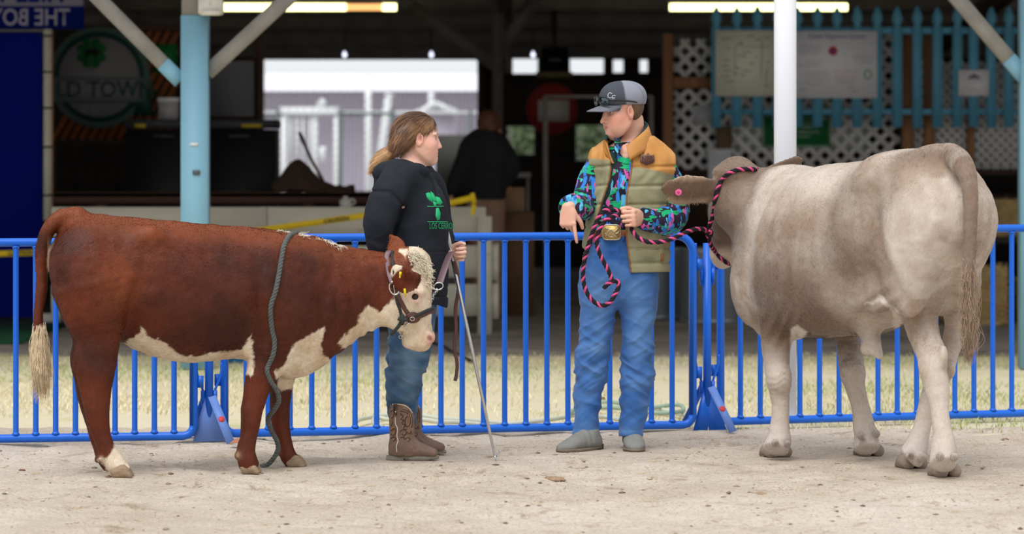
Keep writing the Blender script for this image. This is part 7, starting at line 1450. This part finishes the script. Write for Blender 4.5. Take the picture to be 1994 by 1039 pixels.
    def jf(X, d):
        px, py = pix(X); legc = np.where(px < 1205, 1, -1); w = .3 + .7 * np.exp(-((py - 715) / 75) ** 2)
        rg_ = lambda v: (1 - np.abs(v) * 2.6); d = d - .013 * w * rg_(fbm(X + np.stack([legc * X[:, 2] * .35, 0 * px, legc * X[:, 0] * .5], 1), [5.5, 6, 13], 2, 4)) - .007 * w * rg_(fbm(X - np.stack([legc * X[:, 2] * .5, 0 * px, legc * X[:, 0] * .6], 1), [9, 9, 22], 2, 14)) + .004
        hem = np.where(px < 1187, 845, 848); d = smax(d, (py - hem) * s, .003); d = d - .002 * (py > hem - 9)
        d = smax(d, (455 - py) * s, .003); d = d - .002 * np.exp(-((px - 1206 + .02 * (py - 460)) / 5) ** 2) * (py < 540) - .002 * np.exp(-((px - np.interp(py, [460, 850], [1278, 1258])) / 3) ** 2); return d
    V, Q = extract(je, .0058, jf); px, py = pix(V)
    fade = .18 + .32 * (np.exp(-((px - 1166) / 24) ** 2) + np.exp(-((px - 1243) / 24) ** 2)) * sstep(py, 500, 580) * sstep(-py, -800, -640) + .35 * fbm(V, [10, 10, 18], 3) + .2 * np.exp(-((py - np.where(px < 1187, 838, 841)) / 6) ** 2); jeans = obj('jeans', V, Q, denim('blue_denim', lin(36, 82, 150), lin(54, 106, 178), lin(120, 160, 206)), body, True, np.repeat(np.clip(fade, 0, .8)[:, None], 3, 1))
    jfn = lambda X: jf(X, je(X))
    for x0 in (1167, 1193, 1214): 
        pts = [onv(x0, y, .004, jfn) for y in (456, 462, 470)]; m = MB(); m.tube(pts, .006, 6, flat=.4, side=(1, 0, 0)); m.obj('belt_loop', bpy.data.materials['blue_denim'], jeans)
    # belt and big buckle
    n = 48; m = MB(); pts = np.array([g(1202 + 54 * math.cos(a), 455, 44 * s * math.sin(a) + 0.0) for a in np.linspace(0, 2 * PI, n + 1)[:-1]]); m.tube(pts, .017, 8, True, flat=.2, side=(0, 0, 1)); belt = m.obj('belt', simple('belt_leather', lin(158, 92, 48), .55, var=.15, scale=20), body, True)
    bc = g(1191, 452, -.118); SIL = simple('buckle_silver', lin(206, 200, 184), .3, .85, var=.1, scale=60, bump=.6, bscale=220); GLD = simple('buckle_gold', lin(206, 176, 108), .35, .75, var=.25, scale=80, bump=.5, bscale=260)
    def rr(w, h, y0, y1, name, mat, par, bulge=0.0):
        poly = []
        for t in np.linspace(0, 2 * PI, 33)[:-1]: ct, st_ = math.cos(t), math.sin(t); poly.append((bc[0] + w * np.sign(ct) * abs(ct) ** .45, bc[2] + h * np.sign(st_) * abs(st_) ** .45))
        m = MB(); m.prism(poly[::-1] if False else poly, bc[1] + y0, bc[1] + y1); return m.obj(name, mat, par)
    bk = rr(.046, .0385, 0, .012, 'belt_buckle', SIL, body); rr(.041, .034, -.002, 0, 'gold_field', GLD, bk)
    m = MB()
    for pts in ([(-.03, -.022), (-.018, .004), (-.002, .012), (.012, .002), (.03, .018)], [(-.028, .02), (-.012, .012), (.004, -.008), (.026, -.022)], [(-.034, -.004), (-.022, -.012), (-.006, -.022), (.01, -.02)], [(.018, -.006), (.032, -.002), (.034, .008)]): m.tube(smooth_path([bc + np.array([x, -.003, z]) for x, z in pts], 4), .0026, 6)
    m.tube([bc + np.array([.0435 * np.sign(math.cos(t)) * abs(math.cos(t)) ** .45, -.002, .036 * np.sign(math.sin(t)) * abs(math.sin(t)) ** .45]) for t in np.linspace(0, 2 * PI, 33)[:-1]], .002, 6, True); m.obj('engraving', SIL, bk, True)
    # boots
    BT = simple('grey_boot_suede', lin(130, 130, 126), .85, var=.14, scale=14, bump=.3, bscale=140, wear=lin(158, 150, 136), wear_at=.62); SO = simple('boot_welt', lin(122, 112, 96), .8, var=.15); HEEL = simple('boot_heel', lin(84, 80, 76), .8)
    for cx_, cy_, D_, toe in ((1144, 862, 15.95, unit((-.72, -.69, 0))), (1231, 862, 16.02, unit((.06, -1, 0)))):
        base = np.array([(cx_ - CX) / F_PX * D_, D_, 0]); r = np.array([toe[1], -toe[0], 0]); bt = Field(); zz = np.array([0, 0, 1.0])
        bt.chain([base - toe * .02 + zz * .095, base - toe * .022 + zz * .075, base - toe * .02 + zz * .045], [.036, .040, .038], [.042, .047, .048], side=r, k=.01, ends=.25)
        bt.chain([base - toe * .045 + zz * .040, base + toe * .03 + zz * .048, base + toe * .09 + zz * .040, base + toe * .145 + zz * .028, base + toe * .18 + zz * .025], [.037, .045, .051, .046, .028], [.04, .05, .038, .027, .018], side=r, k=.03)
        bf = lambda X, d, b=base: smax(d, .014 - X[:, 2], .004) + .0015 * np.sin(((X - b) @ toe) * 160) * np.exp(-(((X - b) @ toe - .03) / .03) ** 2) + .0012 * vnoise(X, 40)
        V, Q = extract(bt, .0052, bf); boot = obj('boot', V, Q, BT, body, True)
        out = [(-.085, 0), (-.08, .028), (-.05, .038), (0, .040), (.05, .050), (.10, .054), (.15, .046), (.19, .026), (.20, 0)]; ring = out + [(a, -b) for a, b in out[-2:0:-1]]; n = len(ring); m = MB()
        zb = [.013 if a < .0 else (.003 if a < .15 else .007) for a, b in ring]; m.add([base + toe * a + r * b + zz * z for (a, b), z in zip(ring, zb)] + [base + toe * a + r * b + zz * .02 for a, b in ring], [list(range(n)), list(range(2 * n - 1, n - 1, -1))] + [(i, i + n, (i + 1) % n + n, (i + 1) % n) for i in range(n)]); m.obj('sole', SO, boot)
        hl = [(-.088, 0), (-.08, .03), (-.03, .036), (-.03, -.036), (-.08, -.03)]; n = 5; m = MB(); m.add([base + toe * a + r * b + zz * .001 for a, b in hl] + [base + toe * a * 1.04 + r * b + zz * .03 for a, b in hl], [list(range(n)), list(range(2 * n - 1, n - 1, -1))] + [(i, i + n, (i + 1) % n + n, (i + 1) % n) for i in range(n)]); m.obj('heel', HEEL, boot)
    return body, g, wl
BOY, BG, WL = build_boy()
# ---------------------------------------------------------------- halters, ropes, leads
def twisted(name_mats, path, R, pitch, parent, turn0=0.0, n=7):
    """rope of twisted strands; each strand one part"""
    p = np.asarray(path); seg = np.linalg.norm(np.diff(p, axis=0), axis=1); d = np.concatenate([[0], np.cumsum(seg)]); N = max(8, int(d[-1] / (pitch / 9))); t = np.linspace(0, d[-1], N); q = np.stack([np.interp(t, d, p[:, i]) for i in range(3)], 1)
    T, S, U = frames(q); k = len(name_mats); r = R * (.62 if k == 2 else .56); o = R - r * .9
    for i, (nm, mt) in enumerate(name_mats):
        a = turn0 + 2 * PI * (t / pitch + i / k); m = MB(); m.tube(q + (S * np.cos(a)[:, None] + U * np.sin(a)[:, None]) * o, r, n); m.obj(nm, mt, parent, True)
def surf(fn, px, py, D0, D1, e=.002):
    ys = np.linspace(D0, D1, 140); X = np.stack([P(px, py, y) for y in ys]); d = fn(X); k = np.argmax(d < 0)
    if not (d < 0).any(): k = int(np.argmin(d))
    return X[k] - [0, e, 0]
def build_tack():
    LEA = simple('halter_leather', lin(92, 58, 54), .45, var=.15, scale=20, bump=.15); LEAD_M = simple('lead_leather', lin(112, 86, 94), .4, var=.12, scale=14, bump=.15); NICK = simple('nickel', lin(214, 212, 206), .22, .95, var=.05, bump=0); GREYR = simple('grey_rope_fibre', lin(92, 96, 94), .9, var=.25, scale=60, bump=.6, bscale=260); DKR = simple('dark_rope_fibre', lin(58, 62, 60), .9, var=.25, scale=60, bump=.6, bscale=260)
    on = lambda x, y, e=.004: surf(CALF_FN, x, y, 14.93 if x > 745 else 14.6, 15.6, e); ymid = 15.0 + .085
    far = lambda p: np.array([p[0], 2 * ymid - p[1], p[2]])
    hl = thing('leather_halter', tuple(on(768, 560)), 'brown leather show halter with an oval nickel buckle on the calf', 'halter')
    def strap(pts, w, nm, mat, side, par, flat=.24): m = MB(); m.tube(smooth_path(pts, 5), w, 10, flat=flat, side=side); return m.obj(nm, mat, par, True)
    cheek = [on(753, 500), on(755, 515), on(759, 535), on(765, 552, .007)]
    top = P(757, 488, ymid)
    strap([far(p) for p in cheek[::-1]] + [top + [0, .04, -.004], top, top - [0, .05, .003]] + cheek, .0125, 'crown_strap', LEAD_M, (1, 0, 0), hl)
    low = [on(769, 562, .007), on(777, 580, .006), on(786, 597, .006), on(796, 612, .006)]
    strap(low, .0105, 'cheek_strap', LEA, (1, 0, .6), hl); strap([far(p) for p in low], .0105, 'cheek_strap', LEA, (1, 0, .6), hl)
    nose = [on(796, 615, .007), on(806, 619, .007), on(818, 616, .007), on(830, 611, .007), on(838, 607, .006)]; tip = P(845, 606, ymid)
    strap(nose + [tip] + [far(p) for p in nose[::-1]], .0085, 'noseband', LEA, (0, 0, 1), hl)
    m = MB(); pts = [on(794 + 15 * math.cos(a) + 10, 618 + 11 * math.sin(a), .009) for a in np.linspace(0, 2 * PI, 15)[:-1]]; cen = on(804, 618, .012); n = len(pts); m.add(np.concatenate([[cen], pts, np.array(pts) + [0, .006, 0]]), [(0, i + 1, (i + 1) % n + 1) for i in range(n)] + [(i + 1, i + 1 + n, (i + 1) % n + 1 + n, (i + 1) % n + 1) for i in range(n)]); rg_ = m.obj('nose_patch', LEA, hl, True)
    m = MB(); m.tube([on(803 + 4.2 * math.cos(a), 620 + 3.4 * math.sin(a), .015) for a in np.linspace(0, 2 * PI, 13)[:-1]], .0022, 8, True); m.obj('eyelet', NICK, rg_, True)
    c = on(768, 560, .036); m = MB(); m.tube([c + np.array([(10 * math.cos(a) * .92 + 2.0 * math.sin(a)), 0, -(12.5 * math.sin(a))]) * .00234 for a in np.linspace(0, 2 * PI, 21)[:-1]], .0040, 10, True); m.obj('buckle', NICK, hl, True); m = MB(); m.tube([c + [-.003, 0, .028], c + [.002, -.004, -.026]], .0022, 8); m.obj('buckle_tongue', NICK, hl)
    jaw = [on(793, 630, .008), on(789, 640, .008), on(784, 650, .008), on(778, 657, .008)]
    m = MB(); m.tube([on(798, 628, .014), on(790, 633, .014)], .005, 8); m.tube([on(790, 633, .014), on(781, 652, .014)], .0028, 8); m.tube([on(781 + 4 * math.cos(a), 655 + 4 * math.sin(a), .012) for a in np.linspace(0, 2 * PI, 12)[:-1]], .0022, 8, True); m.obj('snap_hook', NICK, hl, True)
    # thin dark rope halter under the leather one
    rh = thing('rope_halter', tuple(on(782, 622)), 'thin dark rope halter knotted on the cheek of the calf', 'halter'); cpath = [P(764, 489, ymid - .03), on(763, 497), on(765, 510), on(768, 530, .004), on(770, 560, .003), on(773, 585), on(779, 603), on(783, 620, .006)]
    twisted([('strand', DKR)] * 3, smooth_path(cpath, 4), .0078, .034, rh); twisted([('strand', DKR)] * 3, smooth_path([on(783, 620, .006), on(798, 618, .004), on(815, 612, .006), on(832, 604, .006), P(843, 600, ymid), far(on(832, 604, .006))], 4), .0075, .034, rh)
    twisted([('strand', DKR)] * 3, smooth_path([on(783, 622, .006), on(778, 632, .006), on(769, 643, .006), on(762, 651, .004)], 4), .0085, .034, rh)
    m = MB(); m.tube(smooth_path([on(776, 618, .010), on(784, 622, .014), on(792, 620, .010)], 3), .011, 10); m.tube(smooth_path([on(783, 612, .010), on(784, 620, .016), on(783, 630, .010)], 3), .010, 10); m.obj('knot', DKR, rh, True)
    # leather lead with chain
    ld = thing('show_lead', tuple(GRIP), 'dark leather show lead with a chain held by the girl beside the calf', 'lead'); s = 15.5 / F_PX; gg = lambda x, y, D=15.5: P(x, y, D)
    strap([gg(883, 490, 15.52), gg(877, 492, 15.48), gg(869, 512, 15.44), gg(860, 538, 15.40), gg(856, 551, 15.38)], .0195, 'strap', LEAD_M, (1, -.2, .35), ld, .14)
    m = MB(); cc = gg(853.5, 556, 15.365); m.tube([cc + np.array([9 * math.cos(a) + 1.5 * math.sin(a), 0, 7 * math.sin(a) - 1]) * s for a in np.linspace(0, 2 * PI, 17)[:-1]], .0034, 8, True); m.obj('ring', NICK, ld, True); m = MB(); m.tube([cc + [-.004, 0, -.014], cc + [-.010, -.002, -.030]], [.008, .005], 8); m.obj('swivel', NICK, ld)
    a0, a1 = gg(849, 565, 15.36), gg(836, 592, 15.22); k = 7
    for i in range(k):
        p = a0 + (a1 - a0) * (i + .5) / k; t = unit(a1 - a0); sd = unit(np.cross(t, [0, 1, 0])) if i % 2 else unit(np.cross(t, unit(np.cross(t, [0, 1, 0])))); L_ = np.linalg.norm(a1 - a0) / k * .72
        m = MB(); m.tube([p + t * L_ * math.cos(b) + sd * .0058 * math.sin(b) for b in np.linspace(0, 2 * PI, 13)[:-1]], .0019, 6, True); m.obj('chain_link', NICK, ld, True)
    strap([gg(884, 508, 15.53), gg(890, 530, 15.55), gg(893, 562, 15.57), gg(887, 600, 15.57), gg(888, 640, 15.56), gg(885, 675, 15.56), gg(890, 705, 15.55), gg(889, 728, 15.55), gg(886, 741, 15.55)], .0085, 'strap_tail', LEA, (1, 0, 0), ld, .2)
    # grey rope thrown over the back of the calf
    gr = thing('grey_rope', (CG(511, 912)[0], 15.05, 0), 'grey twisted rope draped over the calf and trailing to the dirt', 'rope'); of = .011
    pts = [P(592, 560, 15.36), P(588, 500, 15.25), P(584, 470, 15.17), P(578, 456, 15.08), P(570, 455, 14.98)] + [on(x, y, of) for x, y in ((561, 463), (553, 480), (548, 505), (544, 530), (537, 565), (529, 590), (527, 610), (530, 640), (535, 665), (532, 690), (524, 708))]
    pts += [P(520, 722, 14.80), P(527, 742, 14.82), P(539, 760, 14.85), P(543, 779, 14.88), P(534, 797, 14.91), P(522, 814, 14.95), P(528, 838, 14.98), P(539, 858, 15.01), P(541, 876, 15.03), P(530, 895, 15.05), P(518, 906, 15.07), np.array([P(509, 913, 15.09)[0], 15.09, .010])]
    twisted([('strand', GREYR)] * 3, smooth_path(pts, 6), .0118, .05, gr)
    # pink and black rope halter with lead
    PK = simple('pink_rope_fibre', lin(226, 84, 142), .85, var=.2, scale=60, bump=.6, bscale=260); BK = simple('black_rope_fibre', lin(34, 30, 36), .9, var=.2, scale=60, bump=.6, bscale=260); SM = [('black_strand', BK), ('pink_strand', PK), ('black_strand', BK)]
    onS = lambda x, y, e=.010: surf(STEER_FN, x, y, 15.2, 16.6, e)
    rp = thing('striped_halter', tuple(WL), 'pink and black twisted rope halter on the steer, its lead looped in the hand', 'halter')
    crown = [onS(1470, 330), onS(1452, 329), onS(1434, 331), onS(1418, 338), onS(1404, 352), onS(1396, 372, .012), onS(1392, 392), onS(1388, 420), P(1381, 440, 15.95), P(1379, 456, 15.98)]
    twisted(SM, smooth_path([P(1500, 348, 16.3), P(1484, 333, 16.05)] + crown, 5), .0112, .052, rp); twisted(SM, smooth_path([P(1379, 456, 15.98), P(1384, 476, 16.03), onS(1393, 490), onS(1404, 503), onS(1416, 512), P(1424, 514, 16.3)], 5), .0105, .05, rp)
    kn = P(1379, 452, 15.95); twisted(SM, smooth_path([kn + [-.012, 0, .012], kn + [-.010, -.02, 0], kn + [.012, -.02, .006], kn + [.012, .0, -.016], kn + [-.008, .01, -.012]], 4), .0105, .05, rp)
    hD = WL[1] - .07; b = lambda x, y, d=0.0: P(x, y, hD + d)
    lead = [P(1377, 449, 15.93), P(1362, 445, 15.88), P(1340, 450, 15.84), P(1315, 462, 15.80), P(1290, 470, 15.78), P(1265, 471, 15.77), P(1245, 464, 15.79), P(1234, 453, 15.80), b(1228, 440, .03), b(1222, 425, .035), b(1208, 412, .015), b(1190, 408, -.01), b(1174, 412, -.03), b(1163, 428, -.035), b(1153, 455, -.035), b(1143, 487, -.03), b(1136, 520, -.02), b(1137, 552, -.01), b(1148, 578, -.01), b(1168, 594, -.015), b(1186, 590, -.02), b(1198, 572, -.02), b(1205, 556, -.02), b(1201, 547, -.025), b(1190, 549, -.03), b(1181, 555, -.03), b(1176, 561, -.03)]
    twisted(SM, smooth_path(lead, 6), .0112, .052, rp)
    l2 = [b(1222, 424, .03), b(1206, 419, .005), b(1186, 424, -.04), b(1172, 438, -.05), b(1163, 460, -.05), b(1163, 480, -.045), b(1172, 503, -.04), b(1184, 525, -.035), b(1190, 540, -.03), b(1191, 549, -.028)]
    twisted(SM, smooth_path(l2, 6), .0112, .052, rp)
build_tack()
def background_person():
    D0 = 27.8; s = D0 / F_PX; g = lambda x, y, d=0.0: P(x, y, D0 + d); bd = Field(); fwd = unit((.6, .75, -.15)); c = g(956, 246, .02); H = 54 * s
    q, M = head(bd, c, fwd, (0, 0, 1), H); bd.chain([g(950, 262), g(946, 290)], [.055, .06], k=.03); bd.chain([g(944, 292), g(942, 340), g(944, 378)], [.16, .15, .14], [.09, .10, .10], side=(.8, -.6, 0), k=.05)
    for a in ([(915, 292), (898, 330), (882, 368)], [(972, 290), (992, 325), (982, 350)]): bd.chain([g(*p) for p in a], [.045, .04, .032], k=.03)
    hand(bd, g(881, 370), (-.25, .1, -1), (-1, -.2, 0), (.3, 1, 0), 1.0, ((25, 30, 20),) * 4); hand(bd, g(983, 352), (.1, .9, -.4), (0, .4, 1), (-1, 0, 0), 1.0, ((25, 30, 20),) * 4)
    for x in (934, 958): bd.chain([g(x, 380), g(x, 460), g(x, 540), g(x + 1, 612)], [.075, .06, .05, .04], k=.03)
    V, Q = extract(bd, .009); body = obj('person', V, Q, SKIN, None, True, skin_cols(V, q, M, H, c, lin(206, 150, 126), lin(190, 110, 100), lin(210, 120, 100)), origin=(g(946, 0)[0], D0, 0)); tag(body, 'person in a black jacket with reddish hair turned away inside the barn', 'person')
    hf = Field(); hf.ell(q(-.08, 0, .17), np.array([.47, .40, .41]) * H, M, k=.02); hf.ell(q(-.18, 0, .0), np.array([.34, .37, .38]) * H, M, k=.04)
    V, Q = extract(hf, .008, lambda X, d: smax(d, (((X - c) @ M[0]) / H - .20) * H * .7, .01) + .016 * fbm(X, 22, 2)); obj('hair', V, Q, simple('reddish_hair', lin(88, 50, 36), .6, var=.3, scale=40, bump=.5), body, True)
    jk = Field(); jk.chain([g(945, 266), g(945, 282), g(943, 310), g(942, 350), g(944, 388)], [.09, .20, .215, .20, .19], [.09, .13, .15, .145, .14], side=(.85, -.5, 0), k=.03); jk.chain([g(915, 288), g(903, 320), g(888, 352), g(882, 368)], [.085, .08, .07, .062], k=.05); jk.chain([g(974, 286), g(994, 322), g(986, 348)], [.085, .08, .065], k=.05)
    V, Q = extract(jk, .009, lambda X, d: smax(d, g(0, 386)[2] - X[:, 2], .01) + cloth_folds(X, -.006, [8, 8, 6], 5, 2)); obj('jacket', V, Q, simple('black_jacket', lin(20, 22, 28), .85, var=.1), body, True)
    pn = Field()
    for x in (934, 958): pn.chain([g(x, 375), g(x, 450), g(x + 1, 530), g(x + 1, 606)], [.115, .10, .085, .08], k=.03)
    V, Q = extract(pn, .009, lambda X, d: d + cloth_folds(X, -.006, [8, 8, 5], 2, 2)); obj('trousers', V, Q, simple('tan_trousers', lin(146, 112, 92), .85, var=.12), body, True)
    for x in (934, 960): f = Field(); f.chain([g(x, 600) * [1, 1, 0] + [0, -.05, .05], g(x, 600) * [1, 1, 0] + [.05, .16, .035]], [.05, .04], k=.01); V, Q = extract(f, .01, lambda X, d: smax(d, .002 - X[:, 2], .005)); obj('shoe', V, Q, BLACK, body, True)
background_person()
